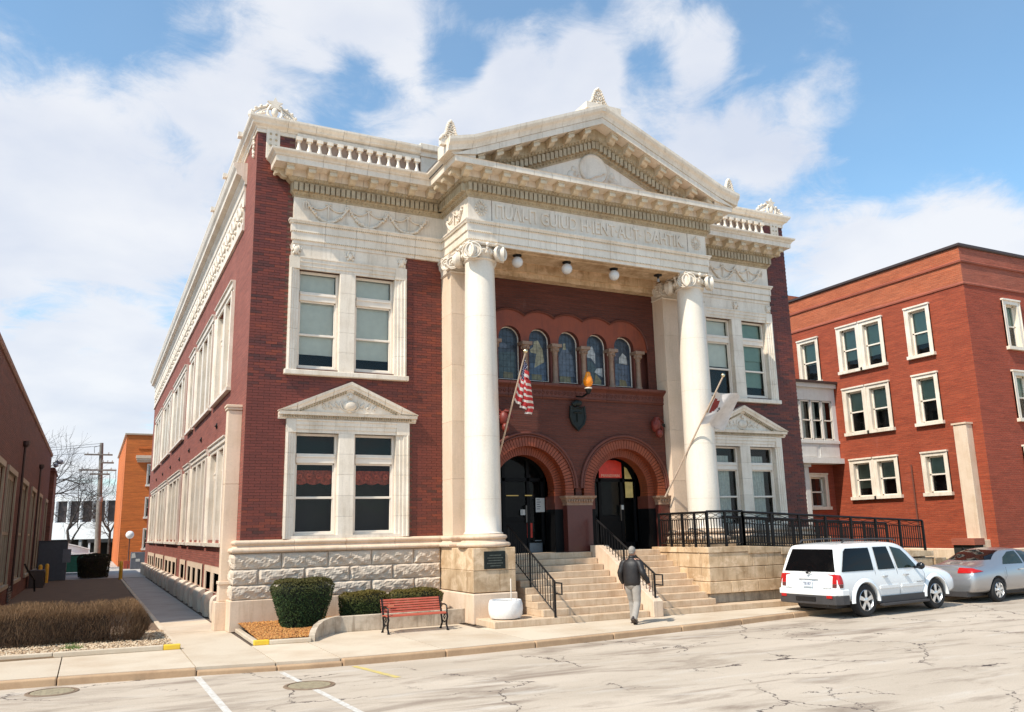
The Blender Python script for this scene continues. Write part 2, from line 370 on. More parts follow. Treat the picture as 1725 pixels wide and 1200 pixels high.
def wall_mesh(F, u0, u1, z0, z1, holes, depth=.3, o=0.0):
    "a wall face with rectangular holes (a little larger than the surrounds set in them) and their reveals"
    holes = [(h[0]-.02, h[1]+.02, h[2]-.02, h[3]+.02) for h in holes]
    us = sorted({u0, u1, *[h[0] for h in holes], *[h[1] for h in holes]}); zs = sorted({z0, z1, *[h[2] for h in holes], *[h[3] for h in holes]})
    us = [u for u in us if u0 <= u <= u1]; zs = [z for z in zs if z0 <= z <= z1]
    mb = MB()
    for a, b in zip(us, us[1:]):
        for c, d in zip(zs, zs[1:]):
            mu, mz = (a+b)/2, (c+d)/2
            if any(h[0] < mu < h[1] and h[2] < mz < h[3] for h in holes): continue
            mb.add([F(a, o, c), F(b, o, c), F(b, o, d), F(a, o, d)], [(0, 1, 2, 3)])
    for h in holes:
        a, b, c, d = h[:4]
        for q in (((a, c), (b, c)), ((b, c), (b, d)), ((b, d), (a, d)), ((a, d), (a, c))):
            (ua, za), (ub, zb) = q
            mb.add([F(ua, o, za), F(ub, o, zb), F(ub, o-depth, zb), F(ua, o-depth, za)], [(0, 1, 2, 3)])
    return mb
# ============================================================ THE MAIN BUILDING
CX = 9.62; W = 19.24
B = empty('neoclassical_building', (9.62, 3, 0), 'large two-storey red brick building with white columned portico and pediment above wide steps', 'building')
FR = Fr('front', 0.0); FL = Fr('left', 0.0)
def mir(u): return W-u
# ---------- brick shells with window holes
HOLES_L = [(1.29, 2.44, 2.26, 4.93), (2.88, 4.05, 2.26, 4.93), (1.25, 2.38, 6.68, 9.42), (2.83, 3.98, 6.68, 9.42)]
HOLES_R = [(mir(b), mir(a), c, d) for a, b, c, d in HOLES_L]
wall_mesh(FR, 0, 5.46, 2.0, 13.26, HOLES_L, .34).obj('front_wall', mortar, B)
wall_mesh(FR, mir(5.46), W, 2.0, 13.26, HOLES_R, .34).obj('front_wall', mortar, B)
SIDE = [(2.95, 6.75, 2), (7.35, 12.3, 3), (12.95, 15.1, 1), (16.7, 23.0, 3), (23.9, 29.6, 3), (30.6, 36.4, 3)]
side_holes = []; side_wins = []
for a, b, n in SIDE:
    w = (b-a-.30*2-(n-1)*.42)/n
    for k in range(n):
        s = a+.30+k*(w+.42)
        for z0, z1, zt in ((2.2, 4.85, 4.2), (6.66, 9.45, 8.6)):
            side_holes.append((s, s+w, z0, z1)); side_wins.append((s, s+w, z0, z1, zt))
        side_holes.append((s+.12, s+w-.12, .72, 1.22))
wall_mesh(FL, 0, 40, 0.0, 13.26, side_holes, .30).obj('side_wall', brick_side, B)
m = MB(); m.box(W-.002, W, 0, 40, 0, 13.26); m.box(0, W, 39.99, 40, 0, 13.26); m.obj('rear_wall', brick_side, B)
MB().box(0.3, W-.3, .3, 39.7, 12.95, 13.0).obj('roof', roofing, B)
m = MB(); m.box(.45, 5.6, .75, .8, .1, 12.9); m.box(13.7, W-.4, .75, .8, .1, 12.9); m.box(.75, .8, .8, 39, .1, 12.9); m.box(.5, W-.4, .4, 39, 5.9, 5.95); m.obj('interior_partition', dark_room, B)

# ---------- individual face bricks on the two street fronts
CH, BL = .0735, .292
def blocked(u, z, right):
    v = mir(u) if right else u
    return (1.05 < v < 4.40 and z < 5.46) or (.99 < v < 4.31 and z > 6.6) or (z > 10.1 and v > 1.05) or (.9 < v < 4.55 and 5.4 < z < 5.5)
def lay(right):
    out = []; u_lo, u_hi = (0.0, 5.43) if not right else (mir(5.43), W)
    r = 0; z = 2.185
    while z < 13.2:
        u = u_lo-(BL/2 if r % 2 else 0)
        while u < u_hi:
            a, b = max(u, u_lo), min(u+BL, u_hi)
            if b-a > .05 and not blocked((a+b)/2, z+.03, right):
                # trim at the terracotta surrounds
                out.append((a, b, z))
            u += BL
        z += CH; r += 1
    return out
bl = lay(False); near = sorted(bl, key=lambda q: abs(q[2]-4.6)+abs(q[0]-.5)*.15)[:292]
nearset = set(near); proto = {}
def brickmesh(w):
    k = round(w, 3)
    if k not in proto:
        m = MB(); g = .004; m.box(g, w-g, -.014, .01, g, CH-g); proto[k] = m.mesh('brick'); proto[k].materials.append(brick_face)
    return proto[k]
for a, b, z in near: link('brick', brickmesh(b-a), None, B, at=(a, 0, z))
for src in ([q for q in bl if q not in nearset], lay(True)):
    m = MB()
    for a, b, z in src:
        j = random.uniform(-.003, .002); g = .004; m.box(a+g, b-g, -.014+j, .01, z+g, z+CH-g)
    m.obj('face_brickwork', brick_face, B, fix=False)['kind'] = 'stuff'

# ---------- rock-faced stone base
def rock(F, u0, u1, z0, z1, o, bulge, name='rock_faced_stone', wrap=None, mat=rockface):
    g = .012; u0 += g; u1 -= g; z0 += g; z1 -= g; nu = max(6, int((u1-u0)/.055)); nz = 8; P = []; Fs = []
    ph = random.random()*50
    def disp(i, n, j, m_, a, b):
        e = min(1, min(i, n-i))*min(1, min(j, m_-j)); t = j/m_
        ridge = .40+.16*sin(a*5+ph)+.10*sin(a*13+ph*2)+.07*sin(a*29+ph*3)     # a jagged split line across the face
        lip = 1.15 if t > ridge else .28+.5*t/max(.1, ridge)
        if t > ridge: lip *= 1-.38*(t-ridge)
        return e*bulge*(lip+.30*sin(a*17+b*23+ph)+random.uniform(-.16, .16))
    m = MB()
    for j in range(nz+1):
        for i in range(nu+1):
            u = u0+(u1-u0)*i/nu; z = z0+(z1-z0)*j/nz; P.append(F(u, o+disp(i if not wrap else nu/2 if i < 2 else i, nu, j, nz, u, z), z))
    for j in range(nz):
        for i in range(nu): Fs.append((j*(nu+1)+i, j*(nu+1)+i+1, (j+1)*(nu+1)+i+1, (j+1)*(nu+1)+i))
    m.add(P, Fs)
    for (a, b, c, d) in ((u0, u1, z0, z0), (u0, u1, z1, z1)): m.add([F(a, o, c), F(b, o, c), F(b, o-.12, c), F(a, o-.12, c)], [(0, 1, 2, 3)])
    for (a) in (u0, u1): m.add([F(a, o, z0), F(a, o, z1), F(a, o-.12, z1), F(a, o-.12, z0)], [(0, 1, 2, 3)])
    if wrap:
        G, v1, oc = wrap; P = []; Fs = []; nv = 7
        for j in range(nz+1):
            for i in range(nv+1):
                v = -.0-o+(v1+o)*i/nv; z = z0+(z1-z0)*j/nz
                P.append(G(v, oc+disp(i+1.2, nv+2.4, j, nz, v*3, z), z))
        for j in range(nz+1): P[j*(nv+1)] = m.v[j*(nu+1)]
        for j in range(nz):
            for i in range(nv): Fs.append((j*(nv+1)+i, j*(nv+1)+i+1, (j+1)*(nv+1)+i+1, (j+1)*(nv+1)+i))
        m.add(P, Fs)
    return m.obj(name, mat, B, fix=False)
COURSES = [(1.47, 1.855, [-.13, 1.02, 2.21, 3.37, 4.55, 5.33]), (1.09, 1.47, [-.15, .46, 1.62, 2.79, 3.96, 5.33]), (.74, 1.09, [-.17, 1.02, 2.2, 3.38, 4.57, 5.33])]
for z0, z1, js in COURSES:
    for i, (a, b) in enumerate(zip(js, js[1:])):
        rock(FR, a, b, z0, z1, .11, .05, wrap=(FL, .5, .13) if i == 0 else None)
        rock(FR, mir(b), mir(a), z0, z1, .11, .05)
jm_ = simple('joint_mortar', (.34, .25, .18), .9)
for a, b in ((-.10, 5.3), (mir(5.3), W+.1)): MB().box(a, b, -.10, .05, .7, 1.9).obj('stone_backing', jm_, B)
for a, b in ((-.20, 1.9), (1.9, 3.7), (3.7, 5.33)):
    bevel(MB().box(a+.004, b-.004, -.17, .05, 0, .735).obj('plinth_stone', lime_l, B), .015)
bevel(MB().box(mir(5.33), W+.2, -.17, .05, 0, .735).obj('plinth_stone', lime_l, B), .015)
bevel(MB().box(-.20, -.02, .05, .52, 0, .733).obj('plinth_stone', lime_l, B), .015)
# water table: two rolls and a hollow
def roll(o, z0, z1, n=5):
    r = (z1-z0)/2; return [(o+r*sin(pi*k/n), z0+r-r*cos(pi*k/n)) for k in range(n+1)]
WT = [(-.05, 1.862)]+roll(.13, 1.865, 1.985)+[(.075, 2.01), (.06, 2.05)]+roll(.07, 2.06, 2.165)+[(.04, 2.178), (-.05, 2.178)]
run('water_table_moulding', lime_l, B, [(-.02, .52), (-.02, -.02), (5.36, -.02)], WT, 1.3, smooth=50)
run('water_table_moulding', lime_l, B, [(mir(5.36), -.02), (W+.02, -.02), (W+.02, .5)], WT, 1.3, smooth=50)

# ---------- windows
def add_window(F, u0, u1, z0, z1, zt, zm, fr=.065, blinds=(), curtain=None, o=-.16, valance=False):
    m = MB()
    for a, b, c, d in ((u0, u0+fr, z0, z1), (u1-fr, u1, z0, z1), (u0+fr, u1-fr, z1-fr, z1), (u0+fr, u1-fr, z0, z0+fr*.8)): m.box(a, b, o-.09, o+.02, c, d, F)
    if zt:
        m.box(u0+fr, u1-fr, o-.08, o+.05, zt-.13, zt+.12, F); m.box(u0+fr, u1-fr, o-.05, o+.075, zt+.02, zt+.07, F)
    i0, i1 = u0+fr, u1-fr; zs = (zt-.13) if zt else z1-fr
    for a, b, c, d, oo in ((i0, i0+.035, z0+fr*.8, zs, -.03), (i1-.035, i1, z0+fr*.8, zs, -.03), (i0, i1, zm-.03, zm+.03, -.02), (i0, i1, zs-.04, zs, -.03), (i0, i1, z0+fr*.8, z0+fr*.8+.05, -.04)): m.box(a, b, o-.06, o+oo+.02, c, d, F)
    w = bevel(m.obj('window', white_paint, B), .006)
    zl0 = z0+fr*.8
    for c, d, q in ((zl0, zm, -.055), (zm, zs, -.04))+(((zt+.12, z1-fr, -.045),) if zt else ()):
        MB().add([F(i0, o+q, c), F(i1, o+q, c), F(i1, o+q, d), F(i0, o+q, d)], [F.q]).obj('pane', glass, w, fix=False)
    for (zb, mt, dd) in blinds:
        mb = MB(); mb.box(i0+.01, i1-.01, o-.135-dd, o-.13-dd, zb, z1-fr, F); mb.box(i0+.01, i1-.01, o-.14-dd, o-.12-dd, zb-.02, zb+.005, F); mb.obj('blind', mt, w)
    if curtain:
        mb = MB(); n = 26
        for (ca, cb) in curtain:
            P = []
            for k in range(n+1):
                u = i0+(i1-i0)*(ca+(cb-ca)*k/n); q = o-.16+.02*sin(k*1.7)
                P += [F(u, q, z0+.05), F(u, q, z1-.3)]
            mb.add(P, [(2*k, 2*k+2, 2*k+3, 2*k+1) for k in range(n)])
        mb.obj('curtain', curtain_w, w, smooth=80, fix=False)
    if valance:
        mb = MB(); n = 36; P = []; top = zs-.18
        for k in range(n+1):
            u = i0+(i1-i0)*k/n; q = o-.14+.012*sin(k*2.1)
            P += [F(u, q, top-.33-.05*abs(sin(pi*k/12))), F(u, q, top)]
        mb.add(P, [(2*k, 2*k+2, 2*k+3, 2*k+1) for k in range(n)])
        v = mb.obj('valance', valance_m, w, smooth=80, fix=False)
    return w
valance_m = simple('dull_red_valance', (.50, .085, .05), .9, var=.5, vscale=14)
rose_m = simple('rose_print', (.85, .16, .09), .9, var=.4, vscale=30)
BLW = [(7.12, blind_w, 0)]
add_window(FR, *HOLES_L[0], 4.27, 3.235, valance=True); add_window(FR, *HOLES_L[1], 4.27, 3.235, valance=True)
add_window(FR, *HOLES_L[2], 8.71, 7.63, blinds=BLW); add_window(FR, *HOLES_L[3], 8.71, 7.63, blinds=[(7.08, blind_w, 0)])
add_window(FR, *HOLES_R[1], 4.27, 3.235, curtain=[(0, .8)]); add_window(FR, *HOLES_R[0], 4.27, 3.235, curtain=[(.0, .75)])
add_window(FR, *HOLES_R[3], 8.71, 7.63, blinds=[(7.75, blind_w, 0)]); add_window(FR, *HOLES_R[2], 8.71, 7.63, blinds=[(8.05, blind_g, 0), (7.1, blind_g, .05)])
for (a, b, c, d, zt) in side_wins:
    add_window(FL, a, b, c, d, zt, (c+zt-.13)/2, blinds=[(c+.5, blind_w, 0)], o=-.14)
# roses on the two valances
for h in HOLES_L[:2]:
    i0, i1 = h[0]+.065, h[1]-.065
    for k in range(4):
        c = i0+(i1-i0)*(k+.5)/4; m = MB(); r = .085 if k % 2 else .07
        for q in range(3): m.tube([FR(c+r*(1-.3*q)*cos(t*.7+q), -.26, 3.80+r*.9*(1-.3*q)*sin(t*.7+q)) for t in range(10)], .012, 4)
        m.obj('rose_motif', rose_m, B)

# ---------- terracotta window surrounds (separate blocks)
def vpiece(F, poly, z0, z1, name, mat=terra, bev=.004):
    n = len(poly); P = [F(u, o, z0) for u, o in poly]+[F(u, o, z1) for u, o in poly]
    return MB().add(P, [tuple(range(n)), tuple(range(2*n-1, n-1, -1))]+[(i, n+i, n+(i+1) % n, (i+1) % n) for i in range(n)]).obj(name, mat, B)
def stack(F, poly, z0, z1, step, name):
    n = max(1, round((z1-z0)/step)); h = (z1-z0)/n
    for k in range(n): vpiece(F, poly, z0+k*h+(.0025 if k else 0), z0+(k+1)*h-.0025, name)
def jambpoly(ua, ub):
    "outer edge ua to opening edge ub"
    s = 1 if ub > ua else -1; w = abs(ub-ua); f = lambda t: ua+s*t
    return [(f(0), -.01), (f(0), .10), (f(.05), .115), (f(.08), .09), (f(w*.45), .09), (f(w*.5), .065), (f(w*.72), .065), (f(w*.76), .04), (f(w), .04), (f(w), -.14), (f(w-.03), -.14), (f(w-.03), -.01)]
def surround(F, right, uo0, uo1, holes, z0, z1, step=.56):
    "holes: two openings; uo0, uo1 outer edges"
    (a0, a1, c, d), (b0, b1, _, _) = holes
    if a0 > b0: (a0, a1, c, d), (b0, b1, _, _) = holes[1], holes[0]
    stack(F, jambpoly(uo0, a0), z0, z1, step, 'jamb_block'); stack(F, jambpoly(uo1, b1), z0, z1, step, 'jamb_block')
    stack(F, [(a1, -.14), (a1, .035), (a1+.02, .045), (b0-.02, .045), (b0, .035), (b0, -.14)], z0, z1, step, 'mullion_block')
    L = uo1-uo0; n = 8
    for k in range(n):
        u, v = a0-.0+(b1-a0)*k/n, a0+(b1-a0)*(k+1)/n
        P = [(-.01, z1), (.045, z1), (.045, z1+.08), (.07, z1+.09), (.07, z1+.19), (.095, z1+.2), (.095, z1+.29), (.12, z1+.31), (.12, z1+.345), (-.01, z1+.345)]
        vv = [F(u+(.002 if k else -.0), o, z) for o, z in P]+[F(v-.002, o, z) for o, z in P]; q = len(P)
        MB().add(vv, [tuple(range(q)), tuple(range(2*q-1, q-1, -1))]+[(i, q+i, q+(i+1) % q, (i+1) % q) for i in range(q)]).obj('lintel_block', terra, B)
    for (u, v) in ((uo0, a0), (b1, uo1)): MB().box(u, v, -.01, .10, z1, z1+.345, F).obj('lintel_block', terra, B)
for right in (False, True):
    f = mir if right else (lambda u: u)
    H = HOLES_R if right else HOLES_L
    lo = sorted((f(1.03), f(4.42))); up = sorted((f(.975), f(4.32)))
    surround(FR, right, lo[0], lo[1], H[:2], 2.19, 4.93); surround(FR, right, up[0], up[1], H[2:], 6.60, 9.42)
    # sill of the upper pair, and header panel under the entablature
    bevel(MB().box(up[0]-.06, up[1]+.06, -.02, .17, 6.46, 6.598, FR).obj('window_sill', terra, B), .02, 2)
    MB().box(lo[0], lo[1], -.12, .06, 2.18, 2.26, FR).obj('window_sill', terra, B)
    n = 6
    for k in range(n):
        a = up[0]+.03+(up[1]-up[0]-.06)*k/n; b = a+(up[1]-up[0]-.06)/n; MB().box(a+.002, b-.002, 0, .075, 9.768, 10.118, FR).obj('header_panel', terra, B)
    for c, s in ((up[0]+.16, .2), ((up[0]+up[1])/2, .17), (up[1]-.16, .2)):
        m = MB(); m.ell(FR(c, .09, 9.93), (s*.45, .06, s*.6), 10, 6)
        for q in (-1, 1):
            m.tube([FR(c+q*(.05+.12*t/6), .09+.02*sin(t), 9.98+.08*cos(t*1.1)) for t in range(7)], [.03-.003*t for t in range(7)], 5)
            m.ell(FR(c+q*.07, .1, 9.84), (.03, .03, .05), 6, 4)
        m.obj('carved_head', terra, B, smooth=60)
    # triangular pediment over the lower pair
    x0, x1 = sorted((f(.80), f(4.64))); xc = (x0+x1)/2
    P0 = [(-.01, 5.275), (.05, 5.275), (.06, 5.31), (.10, 5.32), (.10, 5.375), (.19, 5.385), (.20, 5.44), (.215, 5.47), (-.01, 5.47)]
    for k in range(5):
        a = x0+.02+(x1-x0-.04)*k/5; b = a+(x1-x0-.04)/5
        vv = [FR(a+(.002 if k else 0), o, z) for o, z in P0]+[FR(b-.002, o, z) for o, z in P0]; q = len(P0)
        MB().add(vv, [tuple(range(q)), tuple(range(2*q-1, q-1, -1))]+[(i, q+i, q+(i+1) % q, (i+1) % q) for i in range(q)]).obj('pediment_cornice', terra, B)
    m = MB(); u = x0+.12
    while u < x1-.14: m.box(u, u+.032, .09, .155, 5.325, 5.38, FR); u += .064
    m.obj('dentil_course', terra_d, B, fix=False)['kind'] = 'stuff'
    sl = (6.33-5.49)/(xc-x0)
    m = MB(); m.prism(FR, [(x0+.1, 5.47), (x1-.1, 5.47), (xc, 6.27)], -.01, .05); m.obj('tympanum', terra, B)
    for s in (-1, 1):
        PR = [(-.01, -.24), (.09, -.24), (.10, -.19), (.17, -.18), (.19, -.12), (.225, -.08), (.24, 0), (-.01, 0)]
        for k in range(4):
            t0, t1 = k/4, (k+1)/4; vv = []
            for t in (t0+(.003 if k else 0), t1-(.003 if k < 3 else 0)):
                uu = (x0 if s < 0 else x1)+(xc-(x0 if s < 0 else x1))*t
                vv += [FR(uu, o, max(5.472, 5.49+abs(uu-(x0 if s < 0 else x1))*sl+z)) for o, z in PR]
            q = len(PR); MB().add(vv, [tuple(range(q)), tuple(range(2*q-1, q-1, -1))]+[(i, q+i, q+(i+1) % q, (i+1) % q) for i in range(q)]).obj('raking_cornice', terra, B)
        m = MB(); t = .26
        while t < (xc-x0)-.05:
            uu = (x0+t) if s < 0 else (x1-t); zz = 5.49+t*sl-.26
            if zz > 5.48: m.box(uu-.018, uu+.018, .05, .13, zz, zz+.06, FR)
            t += .07
        m.obj('dentil_course', terra_d, B, fix=False)['kind'] = 'stuff'
    # cartouche with star and scrolls
    m = MB(); m.ell(FR(xc, .06, 5.69), (.20, .10, .155), 14, 8); 
    st = [(xc+(.085 if k % 2 == 0 else .035)*sin(k*pi/5), 5.94+(.085 if k % 2 == 0 else .035)*cos(k*pi/5)) for k in range(10)]; m.prism(FR, st, .05, .11)
    m.tube([FR(xc+.26*cos(t), .07, 5.72+.19*sin(t)) for t in [pi*(.8+1.4*k/16) for k in range(17)]], .022, 5)
    for s in (-1, 1):
        for q in range(3):
            c = xc+s*(.34+.17*q); r = .085-.018*q
            m.tube([FR(c+s*r*(1-t/14)*cos(t*.8), .06, 5.60+.02*(2-q)+r*(1-t/14)*sin(t*.8)) for t in range(11)], [.022-.0012*t for t in range(11)], 5)
            for e in range(3): m.ell(FR(c+s*(.03*e-.02), .06, 5.68-.03*q+.035*e), (.028, .03, .05), 6, 4)
    m.ell(FR(xc, .07, 5.53), (.06, .04, .04), 6, 4)
    m.obj('cartouche', terra, B, smooth=60)
# side window surrounds: one moulded frame a group, sills, and mullion posts
for a, b, n in SIDE:
    w = (b-a-.30*2-(n-1)*.42)/n
    for z0, z1, tp in ((2.1, 4.85, 5.15), (6.55, 9.45, 9.8)):
        vpiece(FL, jambpoly(a, a+.30), z0, z1, 'jamb_block'); vpiece(FL, jambpoly(b, b-.30), z0, z1, 'jamb_block')
        for k in range(1, n):
            s = a+.30+k*w+(k-1)*.42; vpiece(FL, [(s, -.14), (s, .04), (s+.42, .04), (s+.42, -.14)], z0, z1, 'mullion_block')
        P = [(-.01, z1), (.04, z1), (.045, z1+.1), (.09, z1+.12), (.09, tp-.06), (.14, tp-.04), (.14, tp), (-.01, tp)]; q = len(P)
        MB().add([FL(a, o, z) for o, z in P]+[FL(b, o, z) for o, z in P], [tuple(range(q)), tuple(range(2*q-1, q-1, -1))]+[(i, q+i, q+(i+1) % q, (i+1) % q) for i in range(q)]).obj('lintel', terra, B)
        MB().box(a-.05, b+.05, -.01, .13, z0-.10, z0-.002, FL).obj('window_sill', terra, B)
    # basement lights with limestone surround
    m = MB()
    for k in range(n):
        s = a+.30+k*(w+.42); m.box(s+.12, s+w-.12, -.28, -.26, .72, 1.22, FL)
    m.obj('basement_pane', black_paint, B)
    hs = [(a+.30+k*(w+.42)+.12, a+.30+k*(w+.42)+w-.12, .715, 1.22) for k in range(n)]
    m = wall_mesh(FL, a, b, .70, 1.42, hs, .3, o=.03); m.box(a, b, .0, .029, .70, .702, FL); m.box(a, b, 0, .03, 1.415, 1.42, FL); m.obj('basement_surround', lime_l, B, fix=False)
# battered foundation stones with rounded tops
u = 2.85; SP = [(0.01, 0), (.20, 0), (.235, .3), (.235, .5), (.21, .60), (.15, .66), (.08, .69), (.01, .695)]
for a, b, n in SIDE:
    w = (b-a-.30*2-(n-1)*.42)/n; cuts = [u]
    for k in range(n): s = a+.30+k*(w+.42); cuts += [s+.12, s+w-.12]
    for i in range(0, len(cuts)-1, 2):
        vv = [FL(cuts[i], o, z) for o, z in SP]+[FL(cuts[i+1], o, z) for o, z in SP]; q = len(SP)
        MB().add(vv, [tuple(range(q)), tuple(range(2*q-1, q-1, -1))]+[(i_, q+i_, q+(i_+1) % q, (i_+1) % q) for i_ in range(q)]).obj('foundation_stone', rockface, B, smooth=40)
    for i in range(1, len(cuts)-1, 2): MB().box(cuts[i], cuts[i+1], .01, .13, 0, .45, FL).obj('foundation_stone', lime_l, B)
    u = cuts[-1]
MB().box(u, 40, .01, .22, 0, .69, FL).obj('foundation_stone', rockface, B)
MB().box(2.7, 40, -.01, .045, 1.98, 1.998, FL).obj('string_course', terra, B)
# buttress pier by the corner
for x0_, y0_, y1_, z0, z1, nm in ((-.36, .52, .84, 1.18, 3.6, 'pier_block'), (-.36, .52, .84, 3.605, 5.52, 'pier_block'), (-.39, .49, .88, 5.53, 5.60, 'pier_cap'), (-.41, .47, .90, 5.60, 5.67, 'pier_cap'), (-.40, .47, .88, 1.10, 1.18, 'pier_base'), (-.38, .5, .86, .69, 1.10, 'pier_block'), (-.46, .44, .95, 0, .685, 'plinth_stone')):
    bevel(MB().box(x0_, -.0, y0_, y1_, z0, z1).obj(nm, lime_a if nm != 'plinth_stone' else lime_l, B), .01)
# iron tie plates between the storeys
for y in (5.6, 9.8, 14.0, 18.2, 23.0, 28, 33):
    m = MB(); m.lathe([(.10, 0), (.10, .03), (.03, .05)], (-.0, y, 5.72), 6, 'x'); m.v = [(-abs(x), yy, z) for x, yy, z in m.v]; m.tube([(-.05, y-.14, 5.72), (-.05, y+.14, 5.72)], .02, 5); m.obj('tie_plate', black_iron, B)

# ---------- entablature
EP = [(1.03, .03), (1.03, -.1), (5.44, -.1), (5.44, -2.01), (13.80, -2.01), (13.80, -.1), (18.21, -.1), (18.21, .03)]
ARC = [(-.3, 10.12), (0, 10.12), (0, 10.212), (.03, 10.225), (.03, 10.44), (.055, 10.46), (.055, 10.665), (.075, 10.68), (.10, 10.74), (.12, 10.76), (.12, 10.798), (-.3, 10.798)]
run('architrave_block', terra, B, EP, ARC, .92)
for z, o in ((10.216, .028), (10.448, .052), (10.67, .085)):
    m = MB(); off, ns = offsets(EP)
    for i in range(1, len(EP)-2):
        a, b = Vector(EP[i]), Vector(EP[i+1]); Lr = (b-a).length; n = int(Lr/.055)
        for k in range(n):
            p = a+(b-a)*((k+.5)/n)+ns[i]*o; m.ell((p.x, p.y, z+.012), (.02, .02, .018), 4, 3)
    m.obj('bead_moulding', terra_d, B, fix=False)['kind'] = 'stuff'
run('frieze_block', terra, B, EP, [(-.3, 10.803), (0, 10.803), (0, 11.47), (-.3, 11.47)], 1.45)
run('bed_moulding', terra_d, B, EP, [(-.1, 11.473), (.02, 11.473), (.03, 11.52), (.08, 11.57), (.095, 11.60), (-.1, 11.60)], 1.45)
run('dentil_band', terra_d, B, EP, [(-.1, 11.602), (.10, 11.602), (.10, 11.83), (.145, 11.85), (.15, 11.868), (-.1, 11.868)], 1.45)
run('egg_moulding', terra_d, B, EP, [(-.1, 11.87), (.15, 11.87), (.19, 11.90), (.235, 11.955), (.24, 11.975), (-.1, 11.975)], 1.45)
CORN = [(-.1, 11.978), (.24, 11.978), (.24, 12.17), (.62, 12.175), (.64, 12.165), (.645, 12.32), (.665, 12.33), (-.1, 12.33)]
run('cornice_block', terra, B, EP, CORN, .6)
CYMA = [(.0, 12.332), (.65, 12.332), (.67, 12.35), (.675, 12.37), (.70, 12.40), (.745, 12.43), (.77, 12.46), (.775, 12.505), (.0, 12.52)]
for pth in (EP[:4], EP[4:]):
    q = list(pth)
    if q[-1] == (5.44, -2.01): q[-1] = (5.44, -2.60)
    if q[0] == (13.80, -2.01): q[0] = (13.80, -2.60)
    run('cyma_block', terra, B, q, CYMA, .62)
def dentils(path, zf=None, z0=11.605, z1=11.825, o0=.09, o1=.20, w=.108, sp=.146):
    m = MB(); off, ns = offsets(path)
    for i in range(len(path)-1):
        a, b = Vector(path[i]), Vector(path[i+1]); Lr = (b-a).length; d = (b-a)/Lr
        if Lr < .2: continue
        n = int(Lr/sp)
        for k in range(n+1):
            c = a+d*(Lr*(k)/n) if n else a
            P = []
            for z in (z0, z1):
                for (t, o) in ((-w/2, o0), (w/2, o0), (w/2, o1), (-w/2, o1)):
                    q = c+d*t+ns[i]*o; P.append((q.x, q.y, z))
            m.add(P, [(0, 1, 2, 3), (7, 6, 5, 4), (0, 4, 5, 1), (1, 5, 6, 2), (2, 6, 7, 3), (3, 7, 4, 0)])
    return m
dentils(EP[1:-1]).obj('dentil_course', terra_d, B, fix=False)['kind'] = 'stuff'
m = MB(); off, ns = offsets(EP)
for i in range(1, len(EP)-2):
    a, b = Vector(EP[i]), Vector(EP[i+1]); Lr = (b-a).length; n = int(Lr/.115)
    for k in range(n):
        p = a+(b-a)*((k+.5)/n)+ns[i]*.215; m.ell((p.x, p.y, 11.918), (.034, .034, .045), 5, 4)
        p = a+(b-a)*((k+.5)/n)+ns[i]*.06; m.ell((p.x, p.y, 11.537), (.03, .03, .03), 4, 3)
m.obj('egg_and_dart', terra_d, B, fix=False)['kind'] = 'stuff'
# modillions (scrolled brackets)
def modillion_mesh():
    m = MB(); w = .092
    m.box(-w-.02, w+.02, .345, 0, .135, .18)            # cap
    S = [(0, -.05), (.07, -.06), (.15, -.03), (.21, .035), (.26, .035), (.30, .0), (.335, .01), (.345, .06), (.32, .135), (0, .135)]
    n = len(S); P = [(-w, y, z) for y, z in S]+[(w, y, z) for y, z in S]
    m.add(P, [tuple(range(n)), tuple(range(2*n-1, n-1, -1))]+[(i, n+i, n+(i+1) % n, (i+1) % n) for i in range(n)])
    m.lathe([(.05, -w-.012), (.05, w+.012)], (0, .298, .062), 10, 'x')
    m.v = [(x, -y, z) for x, y, z in m.v]
    return m.mesh('modillion')
MOD = modillion_mesh(); MOD.materials.append(terra_m)
def modil(x, y, z, rz, shear=None): return link('modillion', MOD, None, B, at=(x, y, z), rot=(0, 0, rz))
for k in range(8):
    for xx in (.80+.587*k, mir(.80+.587*k)):
        if k < 7 or True: modil(xx, -.34, 11.99, 0)
for k in range(3):
    modil(5.20, -.98-.56*k, 11.99, -pi/2); modil(14.04, -.98-.56*k, 11.99, pi/2)
modil(.79, -.16, 11.99, -pi/2); modil(mir(.79), -.16, 11.99, pi/2)
NM = 16
for k in range(NM): modil(5.24+(14.0-5.24)*k/(NM-1), -2.25, 11.99, 0)

# ---------- pediment
PX0, PX1, PXC = 4.72, 14.52, 9.62; PS = .4295
m = MB(); m.prism(Fr('front', -2.01), [(5.3, 12.33), (13.94, 12.33), (13.94, 12.40), (PXC, 13.85), (5.3, 12.40)], -.4, 0); m.obj('tympanum', terra, B)
MB().box(4.82, 14.42, -2.62, -1.9, 12.331, 12.345).obj('cornice_flashing', simple('copper_stained_flashing', (.42, .24, .15), .6), B)
def rake(name, mat, prof, side, z_at_eave, seg, x_start, zclamp=12.335):
    "prof [(out, dz)] follows the slope; vertical mitre at the apex"
    xe = PX0 if side < 0 else PX1; n = max(1, round(abs(PXC-x_start)/seg)); 
    for k in range(n):
        t0, t1 = k/n, (k+1)/n; P = []
        for t, g in ((t0, .003 if k else 0), (t1, -.003 if k < n-1 else 0)):
            x = x_start+(PXC-x_start)*t + (g if side < 0 else -g)
            z = z_at_eave+abs(x-xe)*PS
            for o, dz in prof: P.append((x, -2.01-o, max(zclamp, z+dz)))
        q = len(prof)
        MB().add(P, [tuple(range(q)), tuple(range(2*q-1, q-1, -1))]+[(i, q+i, q+(i+1) % q, (i+1) % q) for i in range(q)]).obj(name, mat, B)
